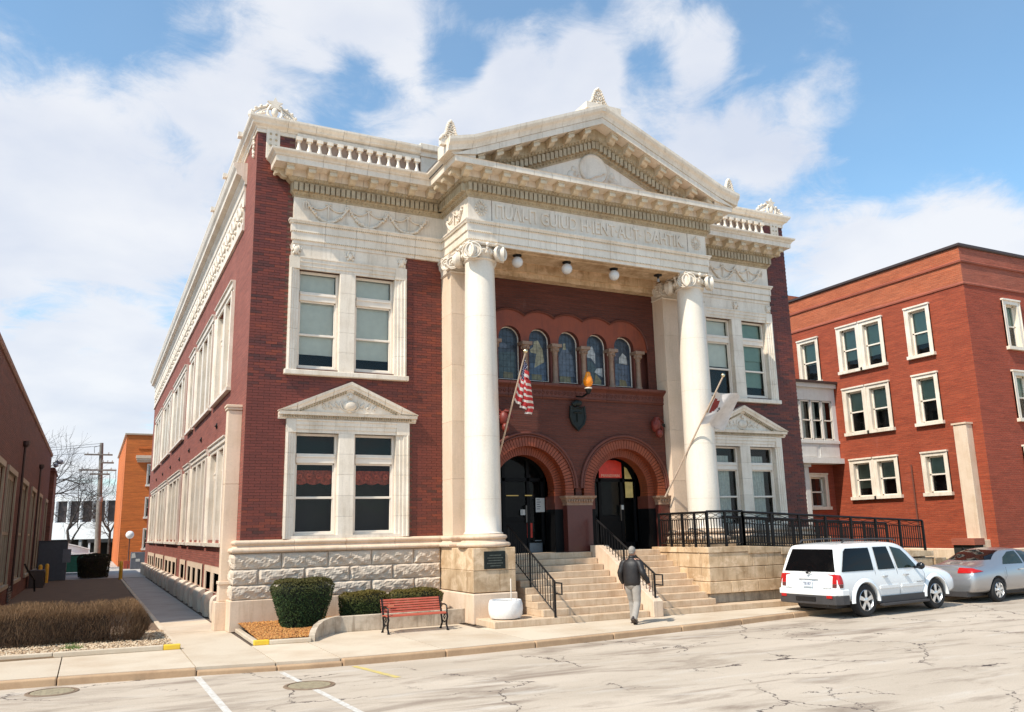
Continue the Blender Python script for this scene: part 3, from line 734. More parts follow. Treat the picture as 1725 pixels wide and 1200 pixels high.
for s in (-1, 1):
    E_ = lambda u: u if s < 0 else mir(u)
    rake('raking_cornice', terra, [(-.1, -.175), (.625, -.175), (.655, -.185), (.66, 0), (-.1, 0)], s, 12.34, .72, E_(4.74))
    rake('raking_cyma', terra, [(-.1, .002), (.68, .002), (.69, .05), (.72, .13), (.79, .20), (.82, .27), (.825, .355), (-.1, .37)], s, 12.345, .72, E_(4.58), 12.35)
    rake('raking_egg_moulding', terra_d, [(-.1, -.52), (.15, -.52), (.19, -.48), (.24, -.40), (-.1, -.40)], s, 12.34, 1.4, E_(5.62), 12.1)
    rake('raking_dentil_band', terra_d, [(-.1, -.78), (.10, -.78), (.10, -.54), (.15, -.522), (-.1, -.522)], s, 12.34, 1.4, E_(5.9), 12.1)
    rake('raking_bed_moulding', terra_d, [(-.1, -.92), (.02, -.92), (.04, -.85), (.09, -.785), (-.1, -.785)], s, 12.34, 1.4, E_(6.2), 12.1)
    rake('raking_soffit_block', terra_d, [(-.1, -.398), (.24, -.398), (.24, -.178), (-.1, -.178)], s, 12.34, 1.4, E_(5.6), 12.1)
    m = MB(); x = 6.05
    while x < PXC-.03:
        z = 12.34+(x-PX0)*PS
        m.box(E_(x)-.054, E_(x)+.054, -2.01-.20, -2.10, z-.775, z-.55); x += .146
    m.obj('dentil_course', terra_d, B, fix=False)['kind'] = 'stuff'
    m = MB(); x = 5.8
    while x < PXC-.03:
        z = 12.34+(x-PX0)*PS; m.ell((E_(x), -2.01-.215, z-.46), (.034, .034, .045), 5, 4)
        if x > 6.4: m.ell((E_(x), -2.01-.07, z-.85), (.03, .03, .03), 4, 3)
        x += .115
    m.obj('egg_and_dart', terra_d, B, fix=False)['kind'] = 'stuff'
    # raking modillions
    me = MOD.copy(); 
    for v in me.vertices: v.co.z += v.co.x*PS*(1 if s < 0 else -1)
    k = 0; x = 5.62
    while x < PXC-.2:
        z = 12.34+(x-PX0)*PS-.178-.19; link('modillion', me, None, B, at=(E_(x), -2.25, z)); x += .587
# gable roof behind the pediment
m = MB(); m.prism(Fr('front', 2.5), [(4.75, 12.36), (14.49, 12.36), (14.49, 12.68), (PXC, 14.72), (4.75, 12.68)], 0, 4.35); m.obj('portico_roof', roofing, B)
# tympanum relief: a great seal between reclining forms
m = MB(); FT = Fr('front', -2.01)
m.lathe([(.50, -.01), (.50, .05), (.46, .075), (.44, .05), (0.3, .065), (.05, .075)], (PXC, -2.01, 13.02), 28, 'y')
m.v = [(x, -2.01-abs(y+2.01), max(z, 12.34)) for x, y, z in m.v]
m.tube([FT(PXC-.40+.1*t, .09, 12.58+.045*t+.02*sin(t*2)) for t in range(9)], .018, 5)
for s in (-1, 1):
    for (dx, z, rx, rz_, ry) in ((.75, 12.62, .20, .26, .07), (.98, 12.52, .26, .17, .08), (1.30, 12.50, .30, .13, .06), (.68, 12.92, .09, .11, .06), (1.75, 12.44, .28, .08, .05), (2.2, 12.42, .2, .05, .04)):
        m.ell(FT(PXC+s*dx, .0, z), (rx, ry, rz_), 10, 6)
    for q in range(7): m.tube([FT(PXC+s*.62, .05, 12.70), FT(PXC+s*(.62+.13*cos(q*.45)), .07, 12.70+.15*sin(q*.45))], .012, 4)
m.obj('tympanum_relief', terra, B, smooth=60)

# ---------- frieze: swags, rosettes, inscription
def swag(F, c, hw=.575, zt=11.34, o=.0):
    m = MB(); n = 22; rnd = random.Random(int(c*100))
    for (sg, dr, r) in ((.50, .50, .042), (.16, .16, .024)):
        for half in ((0,) if sg > .3 else (-1, 1)):
            pts = []; rr = []
            a, b = (-hw, hw) if half == 0 else ((-hw, 0) if half < 0 else (0, hw))
            for k in range(n+1):
                t = k/n; u = a+(b-a)*t; z = zt-dr*(1-(2*t-1)**2); pts.append(F(c+u, o+.035, z)); rr.append(r*(.75+.5*rnd.random())*(1.25 if .3 < t < .7 and sg > .3 else .85))
            m.tube(pts, rr, 6)
            if sg > .3:
                for k in range(1, n):
                    for _ in range(2): q_ = r*rnd.uniform(.7, 1.35); pk = pts[k]; m.ell((pk[0]+rnd.uniform(-.02, .02), pk[1]-.012, pk[2]+rnd.uniform(-.03, .03)), (q_, q_*1.1, q_*.8), 5, 4)
    m.tube([F(c, o+.03, zt-.02), F(c+.01, o+.045, zt-.2), F(c, o+.03, zt-.48)], [.02, .026, .012], 5)
    for s in (-1, 1): m.ell(F(c+s*.045, o+.03, zt+.02), (.05, .03, .025), 6, 4)
    return m
for c in (1.95, 3.12, 4.30):
    for cc in (c+.03, mir(c+.03)): swag(Fr('front', -.1), cc).obj('swag_relief', terra, B, smooth=60)
for c in (1.36, 2.535, 3.71, 4.90):
    for cc in (c, mir(c)):
        m = MB(); F_ = Fr('front', -.1)
        for s in (-1, 0, 1): m.tube([F_(cc+s*.05, .02, 11.37), F_(cc+s*.07, .03, 11.27), F_(cc+s*.05, .015, 11.12)], [.03, .022, .01], 5)
        m.ell(F_(cc, .02, 11.37), (.05, .04, .04), 6, 4); m.obj('ribbon_relief', terra, B, smooth=60)
for xx, kd in ((5.44, 'left'), (13.80, 'right')):
    G = Fr(kd, xx); swag(G, -1.05, .6, 11.30).obj('swag_relief', terra, B, smooth=60)
for xx in (5.83, 13.41):
    m = MB(); F_ = Fr('front', -2.01); z = 11.17
    for k in range(13): m.ell(F_(xx+.165*cos(k*2*pi/13), .015, z+.185*sin(k*2*pi/13)), (.035, .03, .035), 6, 4)
    m.tube([F_(xx+.13*cos(k*2*pi/18), .02, z+.15*sin(k*2*pi/18)) for k in range(19)], .012, 5)
    m.tube([F_(xx-.09, .02, z+.05), F_(xx-.04, .03, z-.07), F_(xx, .03, z+.02), F_(xx+.04, .03, z-.07), F_(xx+.09, .02, z+.05)], .014, 5)
    m.tube([F_(xx-.07, .02, z-.07), F_(xx, .03, z-.1), F_(xx+.07, .02, z-.07)], .012, 5); m.ell(F_(xx, .02, z+.22), (.035, .03, .04), 6, 4)
    m.obj('rosette_relief', terra, B, smooth=60)
for xx in (6.17, 13.07): MB().box(xx-.008, xx+.008, -2.014, -2.0, 10.81, 11.465).obj('frieze_joint', mortar, B)
def text_mesh(body, size, depth, name='t', align='LEFT', spacing=1.0, bold=0.0):
    c = bpy.data.curves.new(name, 'FONT'); c.body = body; c.size = size; c.extrude = depth; c.align_x = align; c.space_character = spacing; c.resolution_u = 3; c.offset = bold if bold else (size*.014 if size > .3 else 0)
    o = bpy.data.objects.new(name, c); COL.objects.link(o); dg = bpy.context.evaluated_depsgraph_get()
    me = bpy.data.meshes.new_from_object(o.evaluated_get(dg)); bpy.data.objects.remove(o); bpy.data.curves.remove(c)
    return me
def put_text(body, x, z, y, size, depth, width, mat, parent, name='lettering'):
    me = text_mesh(body, size, depth); xs = [v.co.x for v in me.vertices]
    k = width/(max(xs)-min(xs)); mn = min(xs)
    for v in me.vertices: v.co = ((v.co.x-mn)*k+x, y-v.co.z, v.co.y+z)
    return link(name, me, mat, parent)
put_text('\u041fU\u039bI-\u041f GUIUD H\u00b7IENT\u00b7AUT\u00b7 DAHTIK.', 6.30, 10.97, -2.012, .54, .034, 6.62, terra, B, 'frieze_inscription')

# ---------- columns, antae and pedestals
def column(cx, cy):
    m = MB(); pr = []
    for k in range(17):
        t = k/16; z = 2.26+(9.66-2.26)*t; r = .485-.075*t**1.8; pr.append((r, z))
    pr = [(.52, 2.205), (.525, 2.225), (.50, 2.245)]+pr+[(.44, 9.67), (.46, 9.69), (.44, 9.715), (.415, 9.73)]
    c = m.lathe(pr, (cx, cy, 0), 48).obj('column', terra_col, B, smooth=50)
    b = MB(); b.lathe([(.66, 1.862)]+[(.64+.075*sin(pi*k/6), 1.93-.065*cos(pi*k/6)) for k in range(7)]+[(.60, 2.01), (.575, 2.04), (.585, 2.06)]+[(.57+.06*sin(pi*k/6), 2.125-.055*cos(pi*k/6)) for k in range(7)]+[(.53, 2.19), (.53, 2.206)], (cx, cy, 0), 40).obj('column_base', lime_l, c, smooth=50)
    for z in (3.1, 4.75, 6.4, 8.05):
        t = (z-2.26)/7.4; r = .4865-.075*t**1.8
        MB().lathe([(r, z-.002), (r+.0006, z), (r, z+.002)], (cx, cy, 0), 48, caps=False).obj('drum_joint', lime, c)
    cap = MB(); cap.lathe([(.41, 9.73), (.43, 9.78), (.47, 9.85), (.52, 9.92), (.50, 9.96), (.44, 9.98), (.44, 10.03)], (cx, cy, 0), 32)
    for k in range(20):
        a = 2*pi*k/20; cap.ell((cx+.485*cos(a), cy+.485*sin(a), 9.865), (.055, .055, .075), 6, 5)
    # concave-sided abacus
    pl = []
    for q in range(4):
        a0 = pi/4+q*pi/2
        for t in range(9):
            a = a0+(pi/2)*t/9; e = abs((t/9)-.5)*2; R = .70 if t in (0,) else (.50+.12*e*e)
            R = {0: .72, 1: .635, 8: .635}.get(t, .53+.075*(2*abs(t/9-.5))**2)
            pl.append((cx+R*cos(a), cy+R*sin(a)))
    cap.vprism(pl, 10.05, 10.085); cap.vprism([(cx+(x-cx)*1.04, cy+(y-cy)*1.04) for x, y in pl], 10.085, 10.118)
    volutes(cap, cx, cy, .375, .46, 9.855)
    # flower on each abacus face
    for q in range(4):
        a = q*pi/2; cap.ell((cx+.56*cos(a), cy+.56*sin(a), 10.06), (.06, .06, .07), 7, 5); cap.ell((cx+.54*cos(a), cy+.54*sin(a), 9.97), (.035, .035, .07), 6, 4)
    cap.obj('capital', terra_col, c, smooth=45)
def volute(m, c, nrm, side, R=.235, th=.12):
    "a scroll: disc with a spiral relief; c centre, nrm outward normal, side +1/-1 winding"
    nrm = Vector(nrm).normalized(); up = Vector((0, 0, 1)); t = up.cross(nrm).normalized()*side; c = Vector(c)
    M_ = Matrix((t, up, nrm)).transposed()
    n = 24; P = []; prof = [(R*.90, -th), (R*.99, -.02), (R*.97, .012), (R*.86, .012), (R*.84, -.03), (R*.15, -.03)]
    for r, z in prof:
        for k in range(n): a = 2*pi*k/n; P.append(c+M_ @ Vector((r*cos(a), r*sin(a), z)))
    Fs = [(i*n+k, i*n+(k+1) % n, (i+1)*n+(k+1) % n, (i+1)*n+k) for i in range(5) for k in range(n)]+[tuple(range(n)), tuple(5*n+k for k in range(n))]
    m.add(P, Fs)
    sp = []; rr = []
    for k in range(52):
        a = pi*.5-k*.262; r = R*(1-k/54)*.93; sp.append(c+M_ @ Vector((r*cos(a), r*sin(a), -.012))); rr.append(.027*(1-k/80))
    sp = [c+M_ @ Vector((-.20, R*.99, -.02)), c+M_ @ Vector((-.09, R*1.0, .0))]+sp; rr = [.02, .022]+rr
    m.tube(sp, rr, 6); m.ell(c, .045, 8, 6)
def volutes(m, cx, cy, d, e, z):
    for sx in (-1, 1):
        for sy in (-1, 1):
            # faces looking along y and along x, splayed towards the corner
            volute(m, (cx+sx*.43, cy+sy*.54, z), (sx*.42, sy*1.0, 0), 1 if sx*sy < 0 else -1)
            volute(m, (cx+sx*.54, cy+sy*.43, z), (sx*1.0, sy*.42, 0), -1 if sx*sy < 0 else 1)
            m.lathe([(.10, z-.19), (.13, z), (.10, z+.19)], (cx+sx*.43, cy+sy*.43, 0), 10)
for cx_c in (5.93, mir(5.93)): column(cx_c, -1.66)
def anta(x0, x1, yf, yb):
    for z0, z1 in ((2.18, 3.7), (3.705, 5.3), (5.305, 6.9), (6.905, 8.4), (8.405, 9.62)): MB().box(x0, x1, yf, yb, z0, z1).obj('anta_block', lime_a, B)
    p = [(x0, yb), (x0, yf), (x1, yf), (x1, yb)] 
    run('anta_base', lime_l, B, p, WT, None, smooth=50)
    m = MB(); mb = [(-.1, 9.62), (.02, 9.62), (.05, 9.65), (.02, 9.68), (.03, 9.80), (.09, 9.88), (.10, 10.0), (.13, 10.03), (.13, 10.118), (-.1, 10.118)]
    a = run('anta_capital', terra_col, B, p, mb, None)[0]
    m = MB()
    for sx, xx in ((-1, x0), (1, x1)):
        volute(m, (xx+sx*.02, yf-.15, 9.86), (sx*.42, -1, 0), 1 if sx > 0 else -1, .19); volute(m, (xx+sx*.15, yf+.05, 9.86), (sx*1.0, -.42, 0), -1 if sx > 0 else 1, .19)
    for k in range(7): m.ell((x0+.1+(x1-x0-.2)*k/6, yf-.06, 9.86), (.05, .05, .07), 6, 4)
    m.obj('anta_volutes', terra_col, B, smooth=45)
anta(5.44, 6.33, -.74, .05); anta(mir(6.33), mir(5.44), -.74, .05)
def pedestal(x0, x1):
    bevel(MB().box(x0, x1, -2.31, 0, 1.30, 1.858).obj('pedestal_block', lime, B), .012)
    bevel(MB().box(x0, x1-.45, -2.305, 0, .76, 1.296).obj('pedestal_block', lime, B), .012)
    bevel(MB().box(x1-.446, x1, -2.305, 0, .76, 1.296).obj('pedestal_block', lime, B), .012)
    bevel(MB().box(x0-.03, x1+.02, -2.36, 0, .0, .74).obj('pedestal_base', lime_l, B), .03, 2)
pedestal(5.34, 6.54); pedestal(mir(6.54), mir(5.34))
# bronze plaque
m = MB(); m.box(5.64, 6.24, -2.34, -2.30, 1.33, 1.77); pq = bevel(m.obj('wall_plaque', darkgreen, B), .01)
plq = simple('plaque_lettering', (.13, .14, .12), .35, metal=.6)
for i, wd in enumerate((.30, .42, .36, .44, .26)):
    mm = MB(); u = 5.94-wd/2
    while u < 5.94+wd/2: mm.box(u, u+.025, -2.345, -2.338, 1.655-i*.065, 1.68-i*.065); u += .037
    mm.obj('plaque_line', plq, pq)

# ---------- parapet
COPE = [(-.15, 13.36), (.05, 13.36), (.07, 13.40), (.16, 13.45), (.18, 13.50), (.235, 13.56), (.255, 13.60), (.255, 13.655), (-.15, 13.68)]
cp = [(0, 40), (0, 0), (4.72, 0)]
run('coping_stone', terra, B, cp, COPE, .82); run('coping_stone', terra, B, [(mir(4.72), 0), (W, 0), (W, 40)], COPE, .9)
for a, b in ((4.725, 5.9), (mir(5.9), mir(4.725))):
    MB().box(a, b, -.10, .3, 13.40, 13.56).obj('raised_coping', terra, B); bevel(MB().box(a-.04, b, -.22, .35, 13.56, 13.76).obj('raised_coping', terra, B), .02)
run('parapet_band', terra, B, [(0, 8), (0, 0), (4.72, 0)], [(-.1, 13.245), (.03, 13.245), (.03, 13.358), (-.1, 13.358)], 1.2)
run('parapet_band', terra, B, [(mir(4.72), 0), (W, 0), (W, 8)], [(-.1, 13.245), (.03, 13.245), (.03, 13.358), (-.1, 13.358)], 1.2)
bal_back = simple('pinkish_render', (.40, .29, .23), .85, var=.12, vscale=3)
def bal_mesh():
    m = MB(); m.lathe([(.06, 0), (.06, .06), (.045, .08), (.085, .17), (.098, .24), (.085, .32), (.048, .44), (.04, .54), (.055, .58), (.06, .60)], (0, 0, 0), 12); m.box(-.085, .085, -.085, .085, .60, .705); m.box(-.08, .08, -.08, .08, -.05, .02)
    return m.mesh('baluster', 40)
BAL = bal_mesh(); BAL.materials.append(terra)
for side in (0, 1):
    f = mir if side else (lambda u: u)
    a, b = sorted((f(1.03), f(4.70))); MB().box(a, b, -.012, .0, 12.50, 13.24).obj('balustrade_back_panel', bal_back, B)
    for k in range(13): link('baluster', BAL, None, B, at=(f(1.11+.292*k), -.10, 12.54))
    MB().box(a, b, -.2, -.0, 12.44, 12.53).obj('balustrade_plinth', terra, B)
    for (p0, p1) in ((.23, .60), (4.76, 5.5)):
        a, b = sorted((f(p0), f(p1)))
        bevel(MB().box(a, b, -.05, .02, 12.50, 13.41 if p0 < 1 else 13.40).obj('parapet_pedestal', terra, B), .01)
        if p0 < 1:
            m = MB()
            for i in range(2):
                for j in range(4): m.lathe([(.035, 0), (.02, .012)], (a+.11+i*.15, -.06, 12.72+j*.17), 8, 'y')
            m.obj('pedestal_rosettes', terra_d, B)
    a, b = sorted((f(1.06), f(4.70))); MB().box(a, b, -.13, -.012, 13.245, 13.355).obj('balustrade_rail', terra, B)
# acroteria
def anthemion(cx, cy, z, w, h, name='acroterion'):
    "a pointed leaf-shaped finial of small scrolls on a low block"
    m = MB(); m.box(cx-w*.5, cx+w*.5, cy-.06, cy+.1, z-.12, z+.05); rnd = random.Random(int(cx*10))
    out = [(-.50, 0), (-.42, .14), (-.30, .24), (-.22, .42), (-.17, .66), (-.10, .88), (0, 1.0), (.10, .88), (.17, .66), (.22, .42), (.30, .24), (.42, .14), (.50, 0)]
    m.prism(Fr('front', cy), [(cx+a*w*.92, z+.04+b*h*.93) for a, b in out], -.06, .03)
    for (a0, b0), (a1, b1) in zip(out, out[1:]):
        for t in (0, .5): a, b = a0+(a1-a0)*t, b0+(b1-b0)*t; m.ell((cx+a*w, cy-.03, z+.05+b*h), (.048, .07, .05), 6, 4)
    for (a, b, r) in ((0, .72, .07), (-.09, .5, .065), (.09, .5, .065), (-.16, .28, .08), (.16, .28, .08), (-.33, .12, .06), (.33, .12, .06), (0, .22, .08)):
        m.tube([(cx+a*w+r*(1-t/12)*cos(t*.8+a*9), cy-.055, z+.05+b*h+r*(1-t/12)*sin(t*.8+a*9)) for t in range(10)], .021, 5)
    return m.obj(name, terra, B, smooth=50)
anthemion(PXC, -2.45, 14.78, .95, .66); m = MB(); m.box(PXC-.62, PXC+.6, -2.8, -2.1, 14.60, 14.80); m.obj('acroterion_block', terra, B)
anthemion(4.72, -2.5, 12.74, .60, .56); anthemion(14.50, -2.5, 12.74, .60, .56)
def corner_ornament(cx, s):
    m = MB(); z = 13.66; cy = .05
    for r, w in ((.62, .045), (.52, .03)):
        m.tube([(cx+r*cos(t), cy, z+r*.72*sin(t)) for t in [pi*k/18 for k in range(19)]], w, 6)
    for k in range(11):
        a = pi*(k+.5)/11; m.ell((cx+.66*cos(a), cy-.02, z+.66*.72*sin(a)), (.045, .05, .05), 6, 4)
    # lyre-shaped stem carrying a pointed star
    for q in (-1, 1):
        m.tube([(cx+q*(.10+.10*sin(t*pi)), cy-.12, z+.42*t) for t in (0, .2, .4, .6, .8, 1)], [.05, .045, .04, .035, .035, .04], 6)
        for e in range(4): m.ell((cx+q*(.28+.07*e), cy-.07, z+.06+.10*(3-e)/3+.02), (.05, .05, .055), 6, 4)
        m.tube([(cx+q*.16, cy-.1, z+.34), (cx+q*.40, cy-.06, z+.18), (cx+q*.6, cy-.04, z+.04)], [.02, .025, .02], 5)
    st = []
    for k in range(10):
        r = .21 if k % 2 == 0 else .10; st.append((cx+r*1.05*sin(k*pi/5), z+.46+r*cos(k*pi/5)))
    m.prism(Fr('front', cy-.08), st, 0, .08); m.ell((cx, cy-.12, z+.22), (.10, .07, .16), 8, 5)
    m.ell((cx-.62*s, cy, z+.10), (.09, .09, .12), 7, 5)
    m.obj('corner_ornament', terra, B, smooth=45)
corner_ornament(.42, 1); corner_ornament(mir(.52), -1)
m = MB()
for k in range(7): m.ell((-.03, .42+.04*sin(k*2), 13.22-.09*k), (.05, .09-.008*k, .07), 7, 5)
m.obj('floral_drop', terra, B, smooth=60)
for k in range(3): MB().box(-.36, -.25, 1.2+k*3.1, 1.4+k*3.1, 13.6, 13.74).obj('antefix', terra, B)
# side frieze and cornice
run('side_cornice_block', terra, B, [(0, 40), (0, 1.62)], [(-.05, 12.34), (.05, 12.34), (.07, 12.42), (.14, 12.50), (.15, 12.56), (.30, 12.62), (.31, 12.74), (.37, 12.82), (.40, 12.90), (.40, 12.95), (-.05, 13.0)], 1.5)
run('side_frieze_block', terra, B, [(0, 40), (0, 1.72)], [(-.05, 10.95), (.07, 10.95), (.07, 11.10), (.04, 11.13), (.04, 12.15), (.07, 12.18), (.07, 12.33), (-.05, 12.33)], 1.5)
for k in range(32):
    y = 2.2+k*1.18; m = MB()
    for s in (-1, 1):
        m.tube([(-.06, y+s*(.28+.22*(1-t/12)*cos(t*.8)), 11.62+.28*(1-t/12)*sin(t*.8)) for t in range(10)], .045, 5)
        m.ell((-.05, y+s*.14, 11.9), (.05, .1, .12), 6, 4); m.ell((-.05, y+s*.2, 11.35), (.05, .12, .08), 6, 4)
    m.ell((-.06, y, 11.62), (.07, .12, .2), 7, 5); m.obj('scroll_relief', terra, B, smooth=60)

# ---------- inside the porch
LZ = 1.62
# lower wall with two great arches
AC = (CX-1.68, CX+1.68); AZ = 3.47; RO = 1.60; RI = 1.22
def arch_z(x, cs, R, zc, floor):
    z = floor
    for c in cs:
        d = abs(x-c)
        if d < R: z = max(z, zc+sqrt(R*R-d*d))
    return z
def arched_wall(F, x0, x1, ztop, cs, R, zc, floor, name, mat, o=0.0):
    xs = sorted({x0, x1, *[c+R*cos(pi*k/28) for c in cs for k in range(29) if x0 < c+R*cos(pi*k/28) < x1]}); m = MB()
    for a, b in zip(xs, xs[1:]):
        mid = (a+b)/2; zf = floor
        inside = any(abs(mid-c) < R for c in cs)
        za = max(arch_z(a+1e-6, cs, R, zc, floor), zc if inside else floor); zb = max(arch_z(b-1e-6, cs, R, zc, floor), zc if inside else floor)
        m.add([F(a, o, za), F(b, o, zb), F(b, o, ztop), F(a, o, ztop)], [(0, 1, 2, 3)])
    return m.obj(name, mat, B, fix=False)
FP = Fr('front', -.45)
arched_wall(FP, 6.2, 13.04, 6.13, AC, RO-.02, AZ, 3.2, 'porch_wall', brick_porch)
for c in AC:
    # archivolt: separate wedge bricks, hood mould and a recessed inner order
    n = 44
    for order, (r0, r1, y0, y1, mt) in enumerate(((RI, 1.50, .03, -.25, orangeterra), (.98, RI+.02, -.22, -.62, orangeterra))):
        m = MB()
        for k in range(n):
            a0, a1 = pi*k/n+.006, pi*(k+1)/n-.006; P = []
            for yy in (y0, y1):
                for (r, a) in ((r0, a0), (r1, a0), (r1, a1), (r0, a1)): P.append(FP(c+r*cos(a), yy, AZ+r*sin(a)))
            m.add(P, [(0, 1, 2, 3), (7, 6, 5, 4), (0, 4, 5, 1), (1, 5, 6, 2), (2, 6, 7, 3), (3, 7, 4, 0)])
        for s in (-1, 1):   # stilts
            a, b = sorted((c+s*r0, c+s*r1))
            for q in range(3): m.box(a, b, y1, y0, AZ-.075*(q+1)+.004, AZ-.075*q-.004, FP)
        m.obj('arch_order', mt, B, fix=False)['kind'] = 'stuff'
        m = MB(); rb = r0+.012
        P = [FP(c+rb*cos(pi*k/32), yy, AZ+rb*sin(pi*k/32)) for yy in (y0-.005, y1-.01) for k in range(33)]
        m.add(P, [(k, k+1, 34+k, 33+k) for k in range(32)]); m.obj('arch_soffit', redstone, B, smooth=60, fix=False)
    m = MB()
    for (r, t) in ((1.60, .045), (1.52, .028)): m.tube([FP(c+r*cos(pi*k/40), .05, AZ+r*sin(pi*k/40)) for k in range(41)], t, 7)
    m.obj('arch_hood_mould', redstone, B, smooth=60)
    m = MB()
    for k in range(72):
        a = pi*(k+.5)/72; m.box(c+1.56*cos(a)-.015, c+1.56*cos(a)+.015, .0, .06, AZ+1.56*sin(a)-.015, AZ+1.56*sin(a)+.015, FP)
        m.ell(FP(c+1.475*cos(a), .04, AZ+1.475*sin(a)), .014, 4, 3)
    m.obj('arch_beads', redstone, B, fix=False)['kind'] = 'stuff'
# granite piers and their carved capitals
def pier(x0, x1, y0, y1):
    MB().box(x0, x1, y0, y1, LZ, 2.97).obj('granite_pier', granite_r, B)
    P = [(x0, y1), (x0, y0), (x1, y0), (x1, y1)]
    run('pier_capital', brownstone, B, P, [(-.1, 2.97), (.015, 2.97), (.02, 3.0), (.01, 3.03), (.05, 3.15), (.10, 3.19), (.115, 3.245), (-.1, 3.245)], None)
    m = MB(); n = int((x1-x0)/.085)
    for k in range(n): 
        u = x0+(x1-x0)*(k+.5)/n; m.ell((u, y0-.05, 3.10), (.032, .035, .055), 6, 4); m.ell((u+.03, y0-.09, 3.19), (.02, .02, .02), 5, 3)
    m.obj('leaf_carving', brownstone, B, smooth=60, fix=False)
pier(9.19, 10.05, -.49, -.05); pier(12.56, 12.98, -.49, -.05); pier(6.26, 6.68, -.49, -.05)
# inner jambs: black dado below, red above
for c in AC:
    for s in (-1, 1):
        a, b = sorted((c+s*.98, c+s*1.25)); MB().box(a, b, -.23, .35, LZ, 2.86).obj('jamb_dado', black_paint, B); MB().box(a, b, -.23, .35, 2.862, 3.25).obj('jamb', redstone, B)
MB().box(9.25, 9.99, -.05, .5, LZ, 3.4).obj('inner_pier', redstone, B)
# upper wall with five arched lights
UY = Fr('front', -.18); UC = [CX+1.03*k for k in range(-2, 3)]; UZ = 7.98; UR = .375
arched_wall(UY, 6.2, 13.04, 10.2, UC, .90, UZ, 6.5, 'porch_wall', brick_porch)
# the orange field between the lights and the scalloped hood
xs = sorted({UC[0]-.895, UC[-1]+.895, *[c+r*cos(pi*k/24) for c in UC for r in (UR, .895) for k in range(25) if UC[0]-.9 < c+r*cos(pi*k/24) < UC[-1]+.9]}); m = MB()
for a, b in zip(xs, xs[1:]):
    mid = (a+b)/2; ins = any(abs(mid-c) < UR for c in UC)
    lo = lambda x: max(UZ-.1 if not ins else UZ, arch_z(x, UC, UR, UZ, UZ-.1)); hi = lambda x: arch_z(x, UC, .895, UZ, UZ)
    m.add([UY(a, .01, lo(a+1e-6)), UY(b, .01, lo(b-1e-6)), UY(b, .01, hi(b-1e-6)), UY(a, .01, hi(a+1e-6))], [(0, 1, 2, 3)])
m.obj('arcade_field', orangeterra, B, fix=False)
for c in UC:
    P = [UY(c+UR*cos(pi*k/20), yy, UZ+UR*sin(pi*k/20)) for yy in (.01, -.22) for k in range(21)]
    MB().add(P, [(k, k+1, 22+k, 21+k) for k in range(20)]).obj('light_reveal', redstone, B, smooth=60, fix=False)
    m = MB(); pts = [UY(c+.905*cos(pi*k/30), .03, UZ+.905*sin(pi*k/30)) for k in range(31)]
    e0 = 0 if c == UC[-1] else 9; e1 = 31 if c == UC[0] else 22
    m.tube(pts[(9 if c != UC[-1] else 0):(22 if c != UC[0] else 31)], .035, 6); m.obj('hood_mould', redstone, B, smooth=60)
# stained glass lights
sg, nt_, bb = base_mat('opalescent_glass', .12)
bb.inputs['Base Color'].default_value = (.05, .09, .13, 1)
def flat_mat(name, c, rough=.25):
    return simple(name, c, rough, var=.35, vscale=7)
SG = {k: flat_mat('stained_glass_'+k, c) for k, c in dict(night=(.045, .055, .07), teal=(.06, .085, .085), blue=(.075, .105, .15), slate=(.10, .115, .145), straw=(.34, .29, .17), pale=(.44, .44, .42), ochre=(.19, .155, .07), violet=(.09, .08, .11)).items()}
FIG = [[('teal', [(-.3, 6.8), (.3, 6.8), (.28, 7.6), (-.3, 7.55)]), ('ochre', [(-.15, 6.78), (.2, 6.78), (.18, 6.95), (-.12, 6.97)]), ('slate', [(-.3, 7.7), (.0, 7.68), (.0, 7.8), (-.25, 7.95)])],
       [('blue', [(-.3, 6.78), (.3, 6.78), (.3, 7.35), (-.25, 7.3)]), ('straw', [(-.1, 7.15), (.25, 7.35), (.2, 7.75), (.05, 8.02), (-.1, 7.98), (-.12, 7.8), (-.25, 7.7), (-.2, 7.62), (-.02, 7.6)]), ('ochre', [(-.2, 6.78), (.15, 6.78), (.15, 6.95), (-.2, 6.95)])],
       [('slate', [(-.3, 6.95), (.3, 6.95), (.25, 7.6), (.05, 7.85), (-.12, 7.82), (-.28, 7.5)]), ('straw', [(-.1, 7.8), (.02, 7.8), (.0, 8.0), (-.08, 8.0)]), ('ochre', [(-.25, 6.76), (.15, 6.76), (.15, 6.95), (-.25, 6.95)])],
       [('pale', [(-.3, 7.62), (-.1, 7.6), (.05, 7.42), (.06, 7.75), (-.05, 8.0), (-.15, 7.9)]), ('teal', [(-.3, 6.78), (-.1, 6.78), (.15, 7.2), (-.1, 7.5), (-.3, 7.5)]), ('pale', [(.0, 7.15), (.3, 7.0), (.3, 7.3), (.1, 7.28)]), ('ochre', [(-.05, 6.76), (.25, 6.76), (.25, 6.9), (.05, 7.1)])],
       [('blue', [(-.3, 6.78), (.3, 6.78), (.3, 7.45), (-.2, 7.5)]), ('pale', [(-.08, 7.5), (.25, 7.48), (.22, 7.75), (.08, 7.85), (-.05, 7.7)]), ('violet', [(-.3, 7.6), (-.12, 7.6), (-.05, 7.95), (-.25, 8.05)]), ('ochre', [(-.1, 6.76), (.2, 6.76), (.15, 6.95), (-.08, 6.98)])]]
lead = simple('lead_came', (.03, .03, .035), .5)
